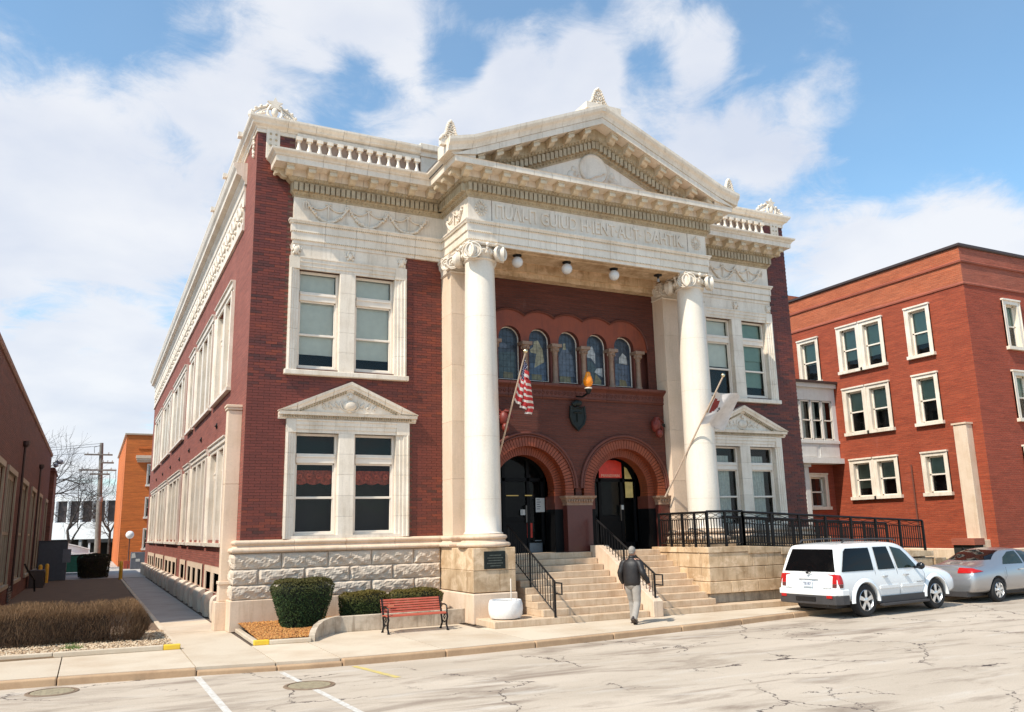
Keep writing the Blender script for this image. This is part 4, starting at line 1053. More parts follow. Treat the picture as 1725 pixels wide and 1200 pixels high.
for i, c in enumerate(UC):
    gy = Fr('front', .03); m = MB(); pts = [(c+.37*cos(pi*k/20), UZ+.37*sin(pi*k/20)) for k in range(21)]+[(c-.37, 6.74), (c+.37, 6.74)]
    m.add([gy(u, 0, z) for u, z in pts], [tuple(range(len(pts)))]); g_ = m.obj('stained_glass_light', SG['night'], B, fix=False)
    for j, (mt, pl) in enumerate(FIG[i]):
        mm = MB(); mm.add([gy(c+u, .004+.002*j, z) for u, z in pl], [tuple(range(len(pl)))]); mm.obj('glass_figure', SG[mt], g_, fix=False)
    m = MB()
    for q in range(1, 9): z = 6.74+q*.19; hw = .37 if z < UZ else sqrt(max(.0, .37**2-(z-UZ)**2)); m.box(c-hw, c+hw, .012, .016, z-.002, z+.002, gy)
    for q in range(1, 6): u = c-.37+q*.123; m.box(u-.0015, u+.0015, .012, .016, 6.74, UZ+sqrt(max(0, .37**2-(u-c)**2)), gy)
    m.obj('lead_cames', lead, g_, fix=False)
    m = MB(); m.tube([gy(u, .03, z) for u, z in pts[:21]]+[gy(c-.37, .03, 6.74), gy(c+.37, .03, 6.74), gy(c+.37, .03, UZ)], .022, 5); m.obj('light_frame', white_paint, g_, smooth=60)
m = MB()
for k in range(-3, 3):
    c = CX+1.03*(k+.5)
    cc = MB(); cc.lathe([(.11, 6.62), (.11, 6.70), (.085, 6.74), (.078, 7.1), (.072, 7.52), (.09, 7.54), (.08, 7.56)], (c, -.19, 0), 16)
    col = cc.obj('colonnette', brownstone, B, smooth=50)
    cc = MB(); cc.lathe([(.08, 7.56), (.10, 7.66), (.14, 7.74), (.15, 7.78)], (c, -.19, 0), 12)
    for q in range(8): a = q*pi/4; cc.ell((c+.125*cos(a), -.19+.125*sin(a), 7.70), (.03, .03, .05), 5, 4)
    cc.box(c-.17, c+.17, -.36, -.02, 7.78, 7.88); cc.obj('colonnette_capital', brownstone, col, smooth=45)
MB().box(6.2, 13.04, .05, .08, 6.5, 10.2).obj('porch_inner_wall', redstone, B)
for c in [CX+1.03*(k+.5) for k in range(-3, 3)]: MB().box(c-.14, c+.14, -.16, .06, 6.62, 8.0).obj('arcade_pier', redstone, B)
# belt course under the lights
p = [(6.2, -.45), (13.0, -.45)]
run('belt_course', redstone, B, p, [(-.3, 6.13), (.03, 6.13), (.06, 6.17), (.03, 6.19), (.04, 6.40), (.10, 6.45), (.17, 6.49), (.19, 6.52), (.19, 6.58), (-.3, 6.62)], 1.1)
m = MB()
for k in range(46):
    u = 6.5+k*.143; m.tube([(u+.055*cos(t*.9)*(1-t/10), -.49, 6.295+.07*sin(t*.9)*(1-t/10)) for t in range(8)], .014, 4)
m.obj('belt_scroll_carving', redstone, B, fix=False)['kind'] = 'stuff'
# carved griffin brackets and shield, ceiling
red_p = simple('red_griffin', (.16, .02, .012), .5, var=.3)
for cx_g, s in ((7.12, 1), (12.45, -1)):
    m = MB(); z = 5.45; y = -.62
    m.ell((cx_g, y, z), (.16, .16, .24), 9, 6); m.ell((cx_g-s*.03, y-.12, z-.28), (.11, .12, .14), 8, 6)
    for q in range(4): m.tube([(cx_g, y+.05, z+.1), (cx_g-s*(.15+.05*q), y+.06, z+.24-.10*q), (cx_g-s*(.34-.03*q), y+.05, z+.10-.12*q)], [.06, .05, .015], 6)
    m.tube([(cx_g-s*.0, y-.05, z+.2), (cx_g+s*.10, y-.15, z+.18), (cx_g+s*.16, y-.2, z+.0)], [.07, .06, .02], 6)
    m.obj('griffin_bracket', red_p, B, smooth=60)
    MB().box(cx_g-s*.30-.08, cx_g-s*.30+.08, -.6, -.45, z-.05, z+.05).obj('griffin_tongue', darkgreen, B)
m = MB(); sh = [(9.41, 5.93), (9.52, 5.86), (9.63, 5.90), (9.75, 5.86), (9.87, 5.93), (9.90, 5.6), (9.84, 5.40), (9.64, 5.20), (9.45, 5.40), (9.38, 5.6)]
m.prism(FP, sh, 0, .10); m.tube([FP(u, .1, z) for u, z in sh+[sh[0]]], .035, 6); m.ell(FP(9.64, .1, 6.03), (.17, .1, .10), 8, 5); m.ell(FP(9.52, .1, 6.0), (.09, .08, .08), 7, 5)
m.tube([FP(9.62, .12, 5.45), FP(9.62, .12, 5.72)], .03, 5); m.tube([FP(9.50, .12, 5.74), FP(9.76, .12, 5.74)], .03, 5); m.obj('bronze_shield', darkgreen, B, smooth=50)
run('architrave_soffit', lime, B, [(5.6, -1.95), (13.64, -1.95)], [(0, 10.10), (0, 10.118), (-.9, 10.118), (-.9, 10.10), (-.75, 10.10), (-.74, 10.085), (-.16, 10.085), (-.15, 10.10)], 1.62)
MB().box(5.6, 13.64, -1.12, .04, 10.24, 10.27).obj('porch_ceiling', lime, B)
MB().box(5.6, 13.64, -1.14, -1.11, 10.12, 10.25).obj('architrave_inner_face', lime, B)
m = MB(); m.box(6.3, 12.93, -.62, -.18, 9.98, 10.24); m.box(6.3, 12.93, -.50, -.18, 9.82, 9.98); m.obj('porch_cornice', lime, B)
for x0, x1 in ((5.46, 6.32), (mir(6.32), mir(5.46))): MB().box(x0, x1, -1.95, -.7, 10.12, 10.24).obj('architrave_return', lime, B)
# doors behind the arches
def door_screen(c, left):
    y = .42; F = Fr('front', y); m = MB()
    MB().box(c-1.25, c+1.25, -.5, -.45, LZ, 4.7, F).obj('vestibule_back', dark_room, B)
    for u in (-.98, -.40, .42, .90): m.box(c+u-.05, c+u+.05, -.05, .03, LZ, AZ+sqrt(max(0, .98**2-min(.97, abs(u))**2)), F)
    m.box(c-.98, c+.98, -.05, .03, 3.72, 3.82, F); m.box(c-.98, c+.98, -.05, .03, LZ, LZ+.22, F); m.box(c-.40, c+.42, -.06, .04, 2.55, 2.66, F)
    d = m.obj('door_screen', black_paint, B)
    MB().box(c-.36, c+.38, -.03, .01, LZ+.06, 2.56, F).obj('door_panel', black_paint, d)
    pts = [(c+.97*cos(pi*k/20), AZ+.97*sin(pi*k/20)) for k in range(21)]+[(c-.97, LZ), (c+.97, LZ)]
    MB().add([F(u, -.02, z) for u, z in pts], [tuple(range(len(pts)))]).obj('pane', glass_door, d, fix=False)
    MB().box(c+.30, c+.34, .03, .09, 2.5, 3.0, F).obj('door_handle', simple('steel', (.12, .11, .10), .45, metal=1, var=0) if left else MATS['steel'], d)
    return d
dl = door_screen(AC[0], True); dr = door_screen(AC[1], False)
paper = simple('white_paper_notice', (.50, .50, .47), .7, var=.04)
inkm = simple('notice_print', (.15, .15, .16), .8)
def notice(x, z, w, h, y, par, ink=True):
    n = MB().box(x, x+w, y-.006, y, z, z+h).obj('paper_notice', paper, par)
    if ink:
        m = MB()
        for i in range(5): m.box(x+w*.1, x+w*(.55 if i % 2 else .45), y-.009, y-.005, z+h*(.84-.16*i), z+h*(.90-.16*i))
        m.obj('notice_print', inkm, n)
notice(8.60, 2.80, .30, .42, .38, dl); notice(8.08, 2.72, .16, .16, .38, dl); notice(11.62, 2.85, .14, .14, .38, dr, False)
brass = simple('brass', (.55, .36, .12), .3, metal=1, var=.1)
m = MB(); m.box(7.62, 8.02, .37, .39, 3.28, 3.305); m.box(8.24, 8.48, .37, .39, 3.28, 3.31); m.obj('brass_push_bar', brass, dl)
MB().box(8.30, 8.48, .40, .43, 2.05, 2.48).obj('red_poster', simple('red_poster', (.45, .03, .015), .6), dl)
m = MB(); m.box(8.32, 8.75, .30, .40, 1.62, 1.9); m.box(8.50, 8.72, .29, .40, 1.95, 1.98); m.obj('door_fitting', simple('dull_steel', (.12, .14, .16), .4, metal=.7), dl)
# red fan-light panel and yellow sidelight of the right door
redp = simple('red_fanlight_panel', (.62, .03, .012), .4, var=.15)
pp = [(10.87, 3.84), (11.72, 3.84), (11.72, 4.33), (11.5, 4.40), (11.1, 4.40), (10.87, 4.30)]
m = MB(); m.prism(Fr('front', .36), pp, 0, .01); fp = m.obj('fanlight_panel', redp, dr)
me = text_mesh('MANSVAN', .13, .002); xs = [v.co.x for v in me.vertices]; k = .68/(max(xs)-min(xs))
for v in me.vertices: v.co = (10.95+(v.co.x-min(xs))*k, .345-v.co.z, 3.87+v.co.y)
link('panel_lettering', me, simple('cream_lettering', (.75, .5, .35), .6), fp)
m = MB(); pp = [(11.86, 3.22), (12.22, 3.22), (12.20, 3.6), (12.10, 3.9), (11.95, 4.15), (11.86, 4.2)]; m.prism(Fr('front', .40), pp, 0, .01); m.obj('yellow_sidelight', simple('yellow_lit_wall', (.62, .46, .16), .7, var=.3, vscale=3), dr)
MB().box(10.36, 10.44, .32, .36, 2.6, 3.95).obj('pale_door_edge', simple('pale_edge', (.42, .40, .34), .6), dr)

# ---------- floor, steps, cheek wall
GS = []
def stepbox(x0, x1, y0, y1, z0, z1, name='step', mat=stepstone):
    o = bevel(MB().box(x0, x1, y0, y1, z0, z1).obj(name, mat, B), .012, 2); return o
stepbox(6.55, 12.30, -.545, .55, 1.46, LZ, 'porch_floor')
def yk(k): return -3.45+.305*(k-1)
def zk(k): return .155+.1628*(k-1)
stepbox(5.38, 9.84, yk(1), -2.0, 0.0, .155); stepbox(10.18, 16.5, yk(1), -2.4, 0, .155)
for k in range(2, 10):
    stepbox(6.86, 9.84, yk(k), -.6, zk(k-1)+.001, zk(k)); stepbox(10.18, 12.30, yk(k), -.6, zk(k-1)+.001, zk(k))
stepbox(6.6, 9.84, yk(10), -.55, zk(9)+.001, LZ-.0005); stepbox(10.18, 12.3, yk(10), -.55, zk(9)+.001, LZ-.0005)
for y0_, zt_ in ((-1.6, 1.29), (-1.1, 1.45)): pass
m = MB(); prof = [(-3.62, 0), (-3.62, .40), (-3.56, .44), (-1.10, 1.80), (-.72, 1.80), (-.60, 1.80), (-.60, 0)]
q = len(prof); P = [(9.86, y, z) for y, z in prof]+[(10.16, y, z) for y, z in prof]
bevel(m.add(P, [tuple(range(q)), tuple(range(2*q-1, q-1, -1))]+[(i, q+i, q+(i+1) % q, (i+1) % q) for i in range(q)]).obj('stair_cheek', lime_l, B), .012, 2)
# ============================================================ GROUND, ROAD, PAVEMENT
def struct(name, m, mat, **kw):
    o = m.obj(name, mat, **kw); o['kind'] = 'structure'; return o
def road_mat():
    m, nt, b = base_mat('worn_concrete_road', .85)
    f = remap(nt, noise(nt, .35, 6, .6, stretch=(.55, 1.6, 1)), .35, .7); c = mixn(nt, f, (.54, .445, .35), (.42, .34, .26))
    f = remap(nt, noise(nt, .9, 7, .65, stretch=(.4, 1.5, 1), dist=.6), .50, .66, 0, .85); c = mixn(nt, f, c, (.23, .17, .125))
    f = remap(nt, noise(nt, 1.7, 6, .6, stretch=(.35, 1.7, 1)), .56, .74, 0, .55); c = mixn(nt, f, c, (.60, .54, .47))
    f = remap(nt, noise(nt, 45, 3, .7), .3, .7, .88, 1.1); c = mixn(nt, 1, c, f, 'MULTIPLY')
    f = remap(nt, noise(nt, 7, 5, .7), .62, .72, 0, .4); c = mixn(nt, f, c, (.20, .15, .11))
    # cracks: wobbly cell borders, thin, fading in and out
    tc = nt.nodes.new('ShaderNodeTexCoord'); mp = nt.nodes.new('ShaderNodeMapping'); nt.links.new(tc.outputs['Object'], mp.inputs[0])
    ns = node(nt, 'ShaderNodeTexNoise', Scale=1.3, Detail=5, Roughness=.65); nt.links.new(mp.outputs[0], ns.inputs['Vector'])
    vm = nt.nodes.new('ShaderNodeVectorMath'); vm.operation = 'MULTIPLY_ADD'; nt.links.new(ns.outputs['Color'], vm.inputs[0]); vm.inputs[1].default_value = (1.1, 1.1, 0); nt.links.new(mp.outputs[0], vm.inputs[2])
    hs = []
    for sc_, w, lo in ((.30, .0065, .43), (1.0, .012, .575)):
        v = nt.nodes.new('ShaderNodeTexVoronoi'); v.feature = 'DISTANCE_TO_EDGE'; v.inputs['Scale'].default_value = sc_; nt.links.new(vm.outputs[0], v.inputs['Vector'])
        k = remap(nt, v.outputs['Distance'], w*.35, w, 1, 0); k2 = remap(nt, noise(nt, .5, 3, .5), lo, lo+.06)
        mu = nt.nodes.new('ShaderNodeMath'); mu.operation = 'MULTIPLY'; nt.links.new(k, mu.inputs[0]); nt.links.new(k2, mu.inputs[1])
        c = mixn(nt, mu.outputs[0], c, (.055, .035, .03)); hs.append(mu.outputs[0])
    nt.links.new(c, b.inputs['Base Color'])
    bump(nt, b, noise(nt, 60, 4), .25, .006)
    return m
road_m = road_mat()
conc = stained('pavement_concrete', (.60, .495, .375), (.42, .29, .18), rough=.85, amt=.55, blot=.8, streak=False, bmp=.2, bscale=60, rnd=.07)
kerb_m = stained('stained_kerb_concrete', (.48, .31, .18), (.26, .14, .075), rough=.85, amt=.5, blot=2, streak=False, bmp=.3)
alley_m = stained('dark_alley_concrete', (.36, .32, .29), (.22, .18, .15), rough=.7, amt=.6, blot=.9, streak=False, bmp=.15)  # darker, greyer concrete for the walk slabs further down the alley
dirt_m = stained('brown_dormant_turf', (.17, .105, .065), (.10, .07, .045), rough=1, amt=.6, blot=2, streak=False, bmp=.8, bscale=25)
lawn_m = stained('spring_lawn', (.16, .17, .06), (.24, .19, .09), rough=1, amt=.6, blot=2, streak=False, bmp=.8, bscale=25)
yellow_m = stained('yellow_kerb_paint', (.78, .50, .03), (.6, .38, .06), rough=.6, amt=.4, blot=6, streak=False)
whiteline = stained('worn_white_paint', (.63, .60, .55), (.46, .38, .31), rough=.7, amt=1.0, blot=14, streak=False)
yellowline = stained('worn_yellow_paint', (.62, .47, .14), (.45, .37, .24), rough=.7, amt=1.0, blot=6, streak=False)
farland = stained('far_ground', (.22, .19, .15), (.15, .14, .08), rough=1, amt=.5, blot=.02, streak=False, bmp=0)
struct('ground', MB().add([(-900, -900, -.2), (900, -900, -.2), (900, 1100, -.2), (-900, 1100, -.2)], [(0, 1, 2, 3)]), farland)
KX = [-60, -12, -4.53, -1.54, 1.0, 4.8, 10.25, 12.86, 16, 21, 30, 60, 160]
KY = [-4.2, -4.75, -5.2, -5.6, -6.02, -5.98, -5.44, -5.02, -4.62, -4.15, -3.4, -1.5, 3]
def ky(x):
    for i in range(len(KX)-1):
        if KX[i] <= x <= KX[i+1]:
            x0, x1 = KX[i], KX[i+1]; t = (x-x0)/(x1-x0); 
            m0 = (KY[i+1]-KY[max(i-1, 0)])/(KX[i+1]-KX[max(i-1, 0)]); m1 = (KY[min(i+2, len(KY)-1)]-KY[i])/(KX[min(i+2, len(KX)-1)]-KX[i])
            h = x1-x0; return (2*t**3-3*t*t+1)*KY[i]+(t**3-2*t*t+t)*h*m0+(-2*t**3+3*t*t)*KY[i+1]+(t**3-t*t)*h*m1
    return KY[-1]
m = MB(); xs = [-60, -40, -20]+[-12+.5*k for k in range(90)]+[36, 45, 60, 100, 160]
P = []; [P.extend([(x, -60, -.13), (x, ky(x)+.02, -.13)]) for x in xs]
struct('road', m.add(P, [(2*k, 2*k+2, 2*k+3, 2*k+1) for k in range(len(xs)-1)]), road_m, fix=False)
# paving slabs with open joints; each a piece of the pavement
pav = MB(); pav.add([(-60, -3, -.02), (160, -3, -.02), (160, 60, -.02), (-60, 60, -.02)], [(0, 1, 2, 3)]); pavement = struct('pavement', pav, simple('joint_dirt', (.10, .07, .05), 1))
def slab(poly, z=0.0, mat=conc, name='paving_slab', parent=None, g=.010):
    cx = sum(p[0] for p in poly)/len(poly); cy = sum(p[1] for p in poly)/len(poly)
    q = []
    for x, y in poly:
        q.append((x-g if x > cx else x+g, y-g if y > cy else y+g))
    o = MB().vprism(q, z-.12, z).obj(name, mat, parent or pavement); return o
cuts = [-14.3, -12.2, -10.1, -7.9, -5.8, -3.69, -1.49, -.13, 1.04, 3.1, 5.15, 7.2, 9.25, 11.3, 13.35, 15.4, 17.5, 19.6, 21.7, 24, 27, 30, 34, 40]
for a, b in zip(cuts, cuts[1:]):
    top = -2.45 if b <= -1.4 else (-3.0 if a < 1 else (-1.7 if b <= 5.4 else -3.0))
    if a == -1.49: top = 0.6
    n = max(1, round((b-a)/.7)); pts = [(a+(b-a)*k/n, ky(a+(b-a)*k/n)+.17) for k in range(n+1)]
    slab(pts+[(b, top), (a, top)])
    h = 0.0 if not (a >= -1.5 and b <= 1.1) else -.045
    pts = [(a+(b-a)*k/n, ky(a+(b-a)*k/n)) for k in range(n+1)]; q = [(x, y+.165) for x, y in reversed(pts)]
    o = MB().vprism([(x+(.006 if i == 0 else (-.006 if i == n else 0)), y) for i, (x, y) in enumerate(pts)]+[(x+(-.006 if i == 0 else (.006 if i == n else 0)), y) for i, (x, y) in enumerate(q)], -.25, h).obj('kerb_stone', kerb_m if a > 1 or a < -6 else kerb_m, pavement); bevel(o, .03, 3)
y = 0.61
while y < 33:
    slab([(-1.49, y), (-.25, y), (-.25, y+1.5), (-1.49, y+1.5)], mat=alley_m if y > 3 else conc); y += 1.5
struct('alley_lot', MB().box(-30, 60, 34.2, 75, -.1, -.002), stained('pale_parking_lot', (.44, .40, .36), (.34, .30, .26), rough=.9, amt=.5, blot=.3, streak=False))
struct('pavement_apron', MB().box(5.4, 60, -3.0, 1.9, -.1, -.004), conc)
struct('dormant_lawn', MB().box(-6, -1.52, .2, 34, -.1, .01), dirt_m)
# gravel beds with kerbs
def kerbline(pts, w, z0, z1, name, label=None, mat=conc, seg=2.1):
    for (x0, y0), (x1, y1) in zip(pts, pts[1:]):
        L_ = hypot(x1-x0, y1-y0); n = max(1, round(L_/seg)); dx, dy = (x1-x0)/L_, (y1-y0)/L_; nx, ny = -dy*w/2, dx*w/2
        for k in range(n):
            a, b = L_*k/n+(.004 if k else 0), L_*(k+1)/n-(.004 if k < n-1 else 0)
            poly = [(x0+dx*a+nx, y0+dy*a+ny), (x0+dx*a-nx, y0+dy*a-ny), (x0+dx*b-nx, y0+dy*b-ny), (x0+dx*b+nx, y0+dy*b+ny)]
            bevel(MB().vprism(poly, z0, z1).obj(name, mat, pavement), .015, 2)
kerbline([(-16, -1.65), (-1.83, -2.56)], .14, 0, .10, 'bed_kerb'); kerbline([(-1.825, -2.56), (-1.50, -2.58)], .143, 0, .103, 'painted_kerb_end', mat=yellow_m)
kerbline([(-1.56, -2.48), (-1.60, 34)], .12, 0, .05, 'bed_kerb')
kerbline([(.01, -.2), (-.02, -2.95)], .12, 0, .09, 'bed_kerb'); kerbline([(-.08, -2.98), (.24, -2.99)], .143, 0, .103, 'painted_kerb_end', mat=yellow_m); kerbline([(.245, -2.99), (1.12, -3.1)], .14, 0, .09, 'bed_kerb')
def gravel(name, region, n, s, mats, z, seed, bedmat):
    rnd = random.Random(seed); (x0, x1, y0, y1), inside = region; m = MB()
    for _ in range(n):
        x, y = rnd.uniform(x0, x1), rnd.uniform(y0, y1)
        if not inside(x, y): continue
        a, b, c = s*rnd.uniform(.5, 1.3), s*rnd.uniform(.4, 1), s*rnd.uniform(.3, .7); t = rnd.uniform(0, pi); ct, st = cos(t), sin(t); zz = z(x, y)+rnd.uniform(-.3, 1.0)*c
        v = [(a, 0, 0), (0, b, 0), (-a*.9, .1*b, 0), (0, -b, .1*c), (.1*a, 0, c), (0, .1*b, -c)]
        m.add([(x+p*ct-q*st, y+p*st+q*ct, zz+r) for p, q, r in v], [(0, 1, 4), (1, 2, 4), (2, 3, 4), (3, 0, 4), (1, 0, 5), (2, 1, 5), (3, 2, 5), (0, 3, 5)])
    o = m.obj(name, mats, fix=False); o['kind'] = 'stuff'; return o
def gravel_mat(name, cols):
    m, nt, b = base_mat(name, .8); g = nt.nodes.new('ShaderNodeNewGeometry'); r = nt.nodes.new('ShaderNodeValToRGB'); nt.links.new(g.outputs['Random Per Island'], r.inputs[0]); e = r.color_ramp.elements
    e[0].position = 0; e[0].color = rgb(cols[0]); e[1].position = 1; e[1].color = rgb(cols[-1])
    for i, c in enumerate(cols[1:-1]): x = e.new((i+1)/(len(cols)-1)); x.color = rgb(c)
    nt.links.new(r.outputs[0], b.inputs['Base Color']); return m
pale_g = gravel_mat('pale_river_gravel', [(.30, .19, .11), (.62, .46, .30), (.45, .30, .17), (.70, .58, .42), (.52, .34, .20), (.38, .27, .18)])
orange_g = gravel_mat('orange_lava_gravel', [(.20, .075, .018), (.50, .20, .04), (.36, .13, .03), (.62, .33, .10), (.26, .09, .025), (.55, .25, .06)])
struct('gravel_bed_soil', MB().box(-16, -1.55, -2.5, 1.2, -.1, .035), simple('gravel_soil', (.26, .17, .10), 1, bmp=.5))
gravel('pale_gravel', ((-9, -1.6, -2.55, 1.1), lambda x, y: y > -1.62+(x+16)*-.064), 9000, .032, pale_g, lambda x, y: .045, 3, None)
bedz = lambda x, y: .10+.10*max(0, min(1, (y+2.9)/2.4))
bx = lambda y: min(1.93, 1.12 if y < -2.9 else 1.12+(y+2.9)*.66)
m = MB(); nx, ny = 10, 10; m.add([(.03+(bx(-2.95+2.85*j/ny)-.03)*i/nx, -2.95+2.85*j/ny, bedz(0, -2.95+2.85*j/ny)-.015) for j in range(ny+1) for i in range(nx+1)], [(j*(nx+1)+i, j*(nx+1)+i+1, (j+1)*(nx+1)+i+1, (j+1)*(nx+1)+i) for j in range(ny) for i in range(nx)])
struct('gravel_bed_soil', m, simple('orange_soil', (.16, .07, .03), 1), fix=False)
gravel('orange_gravel', ((.03, 1.95, -2.95, -.18), lambda x, y: x < bx(y)-.02), 7500, .030, orange_g, bedz, 5, None)
m = MB().box(1.9, 5.34, -1.62, -.17, .0, .22); struct('planting_bed', m, dirt_m)
gravel('orange_gravel', ((2.0, 5.3, -1.6, -.2), lambda x, y: True), 3500, .021, orange_g, lambda x, y: .225, 6, None)
# low curved planter wall (own thing)
pw = empty('planter_wall', (3, -1.7, 0), 'low stained concrete planter wall that curves down at its left end behind the bench', 'wall')
wall_c = stained('stained_wall_concrete', (.56, .46, .35), (.22, .15, .095), rough=.85, amt=.75, blot=3.5, streak=True, bmp=.3)
arc = [(1.13, -3.12), (1.22, -2.85), (1.36, -2.55), (1.55, -2.25), (1.78, -1.98), (2.08, -1.78)]; hz = [.13, .21, .29, .345, .37, .38]
m = MB(); t = .13
for i in range(len(arc)-1):
    (x0, y0), (x1, y1) = arc[i], arc[i+1]; dx, dy = x1-x0, y1-y0; l = hypot(dx, dy); nx, ny = -dy/l*t/2, dx/l*t/2
    P = [(x0+nx, y0+ny, 0), (x0-nx, y0-ny, 0), (x1-nx, y1-ny, 0), (x1+nx, y1+ny, 0), (x0+nx, y0+ny, hz[i]), (x0-nx, y0-ny, hz[i]), (x1-nx, y1-ny, hz[i+1]), (x1+nx, y1+ny, hz[i+1])]
    m.add(P, [(0, 3, 2, 1), (4, 5, 6, 7), (0, 1, 5, 4), (1, 2, 6, 5), (2, 3, 7, 6), (3, 0, 4, 7)])
m.obj('curved_end', wall_c, pw)
for a, b in ((2.09, 3.3), (3.3, 4.4), (4.4, 5.37)): bevel(MB().box(a+.002, b-.002, -1.83, -1.69, 0, .365).obj('wall_panel', wall_c, pw), .01)
# markings and manholes
def strip(name, a, b, w, mat, z=-.126):
    dx, dy = b[0]-a[0], b[1]-a[1]; l = hypot(dx, dy); nx, ny = -dy/l*w/2, dx/l*w/2
    o = MB().add([(a[0]+nx, a[1]+ny, z), (a[0]-nx, a[1]-ny, z), (b[0]-nx, b[1]-ny, z), (b[0]+nx, b[1]+ny, z)], [(0, 1, 2, 3)]).obj(name, mat); o['kind'] = 'structure'
strip('road_marking', (-1.49, -5.75), (-1.42, -12), .11, whiteline); strip('road_marking', (-.10, -6.1), (.30, -12.5), .10, whiteline); strip('road_marking', (1.22, -6.15), (1.52, -7.8), .12, yellowline)
iron_m = stained('rusty_cast_iron', (.24, .16, .10), (.12, .07, .04), rough=.7, amt=.7, blot=12, streak=False)
for (x, y, r, lab, mt) in ((-3.73, -5.93, .34, 'round cast iron manhole cover near the left kerb, yellowish', 'a'), (.03, -7.7, .36, 'round cast iron manhole cover crossed by the white road line', 'b')):
    t = empty('manhole_cover', (x, y, -.13), lab, 'manhole cover')
    MB().lathe([(r+.06, -.127), (r+.05, -.118), (r, -.116), (r, -.128)], (x, y, 0), 32).obj('cover_ring', iron_m, t)
    mm = MB(); mm.lathe([(r-.02, -.126), (r-.02, -.119), (.0, -.119)], (x, y, 0), 28); 
    c = mm.obj('cover_plate', stained('worn_yellow_iron_'+mt, (.33, .27, .17), (.20, .15, .10), rough=.7, amt=.8, blot=10, streak=False), t)
    g = MB()
    for k in range(-3, 4): g.box(x+k*.085-.012, x+k*.085+.012, y-.22, y+.22, -.12, -.1165)
    g.obj('cover_ribs', c.data.materials[0], c)
# raised lawn towards the neighbouring building
m = MB(); ys = [-3.2, -2.4, -1, 2.0, 40]; zs = [0, .1, .35, .55, .6]; xx = [21.7, 23.5, 80]
P = [(x, y, z if x > 22 else z*.4) for y, z in zip(ys, zs) for x in xx]; m.add(P, [(j*3+i, j*3+i+1, (j+1)*3+i+1, (j+1)*3+i) for j in range(4) for i in range(2)])
struct('lawn', m, lawn_m, fix=False)

# ============================================================ ACCESS RAMP with its walls and railings
R = empty('access_ramp', (12.3, -2.95, 0), 'raised stone access ramp right of the steps with black iron railings', 'ramp')
def rb(x0, x1, y0, y1, z0, z1, mat=lime, name='stone_block', top=None):
    m = MB(); m.box(x0, x1, y0, y1, z0, z1)
    if top: m.v = [(x, y, (top(x) if z == z1 else z)) for x, y, z in m.v]
    return bevel(m.obj(name, mat, R), .012, 2)
RT = lambda x: 1.695 if x < 13.75 else max(.95, 1.695-(x-13.75)*.047)
YR = -2.95; G_ = .007
def course(z0, z1, js, y=YR, mat=lime, o=0.0, z1f=None):
    for a, b in zip(js, js[1:]): rb(a+G_, b-G_, y-o, y+.35, z0+G_, z1-G_, mat, top=z1f)
wx = stained('weathered_limestone', (.36, .31, .24), (.16, .13, .10), rough=.85, amt=.8, blot=4, bmp=.4)
course(.158, .42, [12.30, 13.5, 14.6, 15.8, 17.2, 18.6], mat=wx, o=-.01); course(.42, .745, [12.22, 13.0, 14.0, 15.4, 16.9, 18.6, 20.2, 21.6], o=.07); 
course(.745, 1.12, [12.30, 14.35, 16.2, 18.4, 20.0, 21.6]); 
course(1.12, 1.53, [12.30, 13.9, 14.5, 15.1, 16.6], z1f=lambda x: min(1.53, RT(x)-.165)); course(1.12, 1.4, [16.6, 18.3], z1f=lambda x: RT(x)-.165)
for a, b in zip([12.27, 13.75, 15.0, 16.3, 17.7, 19.2, 20.4, 21.65], [13.75, 15.0, 16.3, 17.7, 19.2, 20.4, 21.65]): rb(a+G_, b-G_, YR-.03, YR+.42, 1.0 if a < 16 else .9, 2, lime, 'coping_block', top=RT) if False else rb(a+G_, b-G_, YR-.03, YR+.42, (RT(b)-.16), 2, lime, 'coping_block', top=RT)
# left return beside the steps
for z0, z1, js in ((.158, .745, [YR+.35, -1.8, -.6, -.3]), (.745, 1.12, [YR+.35, -2.0, -.9, -.3]), (1.12, 1.53, [YR+.35, -1.5, -.3]), (1.53, 1.695, [YR+.42, -1.9, -1.0, -.3])):
    for a, b in zip(js, js[1:]): rb(12.30-(.07 if z1 < .8 else (.03 if z0 > 1.5 else 0)), 12.7, a+G_, b-G_, z0+G_, z1-G_)
rb(21.66, 22.2, -3.0, -.6, 0, 1.1, lime, 'end_block')
m = MB(); m.prism(Fr('front', -.5), [(12.6, 1.60), (13.75, 1.60), (21.7, 1.2), (21.7, .3), (12.6, .3)], 0, 2.1); m.obj('ramp_deck', conc, R)
for a, b in ((13.92, 15.8), (15.8, 17.7), (17.7, 19.3)): rb(a, b-.01, -.9, -.6, 1.2, 1.95, lime, 'back_wall_block', top=lambda x: 1.95-(x-13.9)*.02)
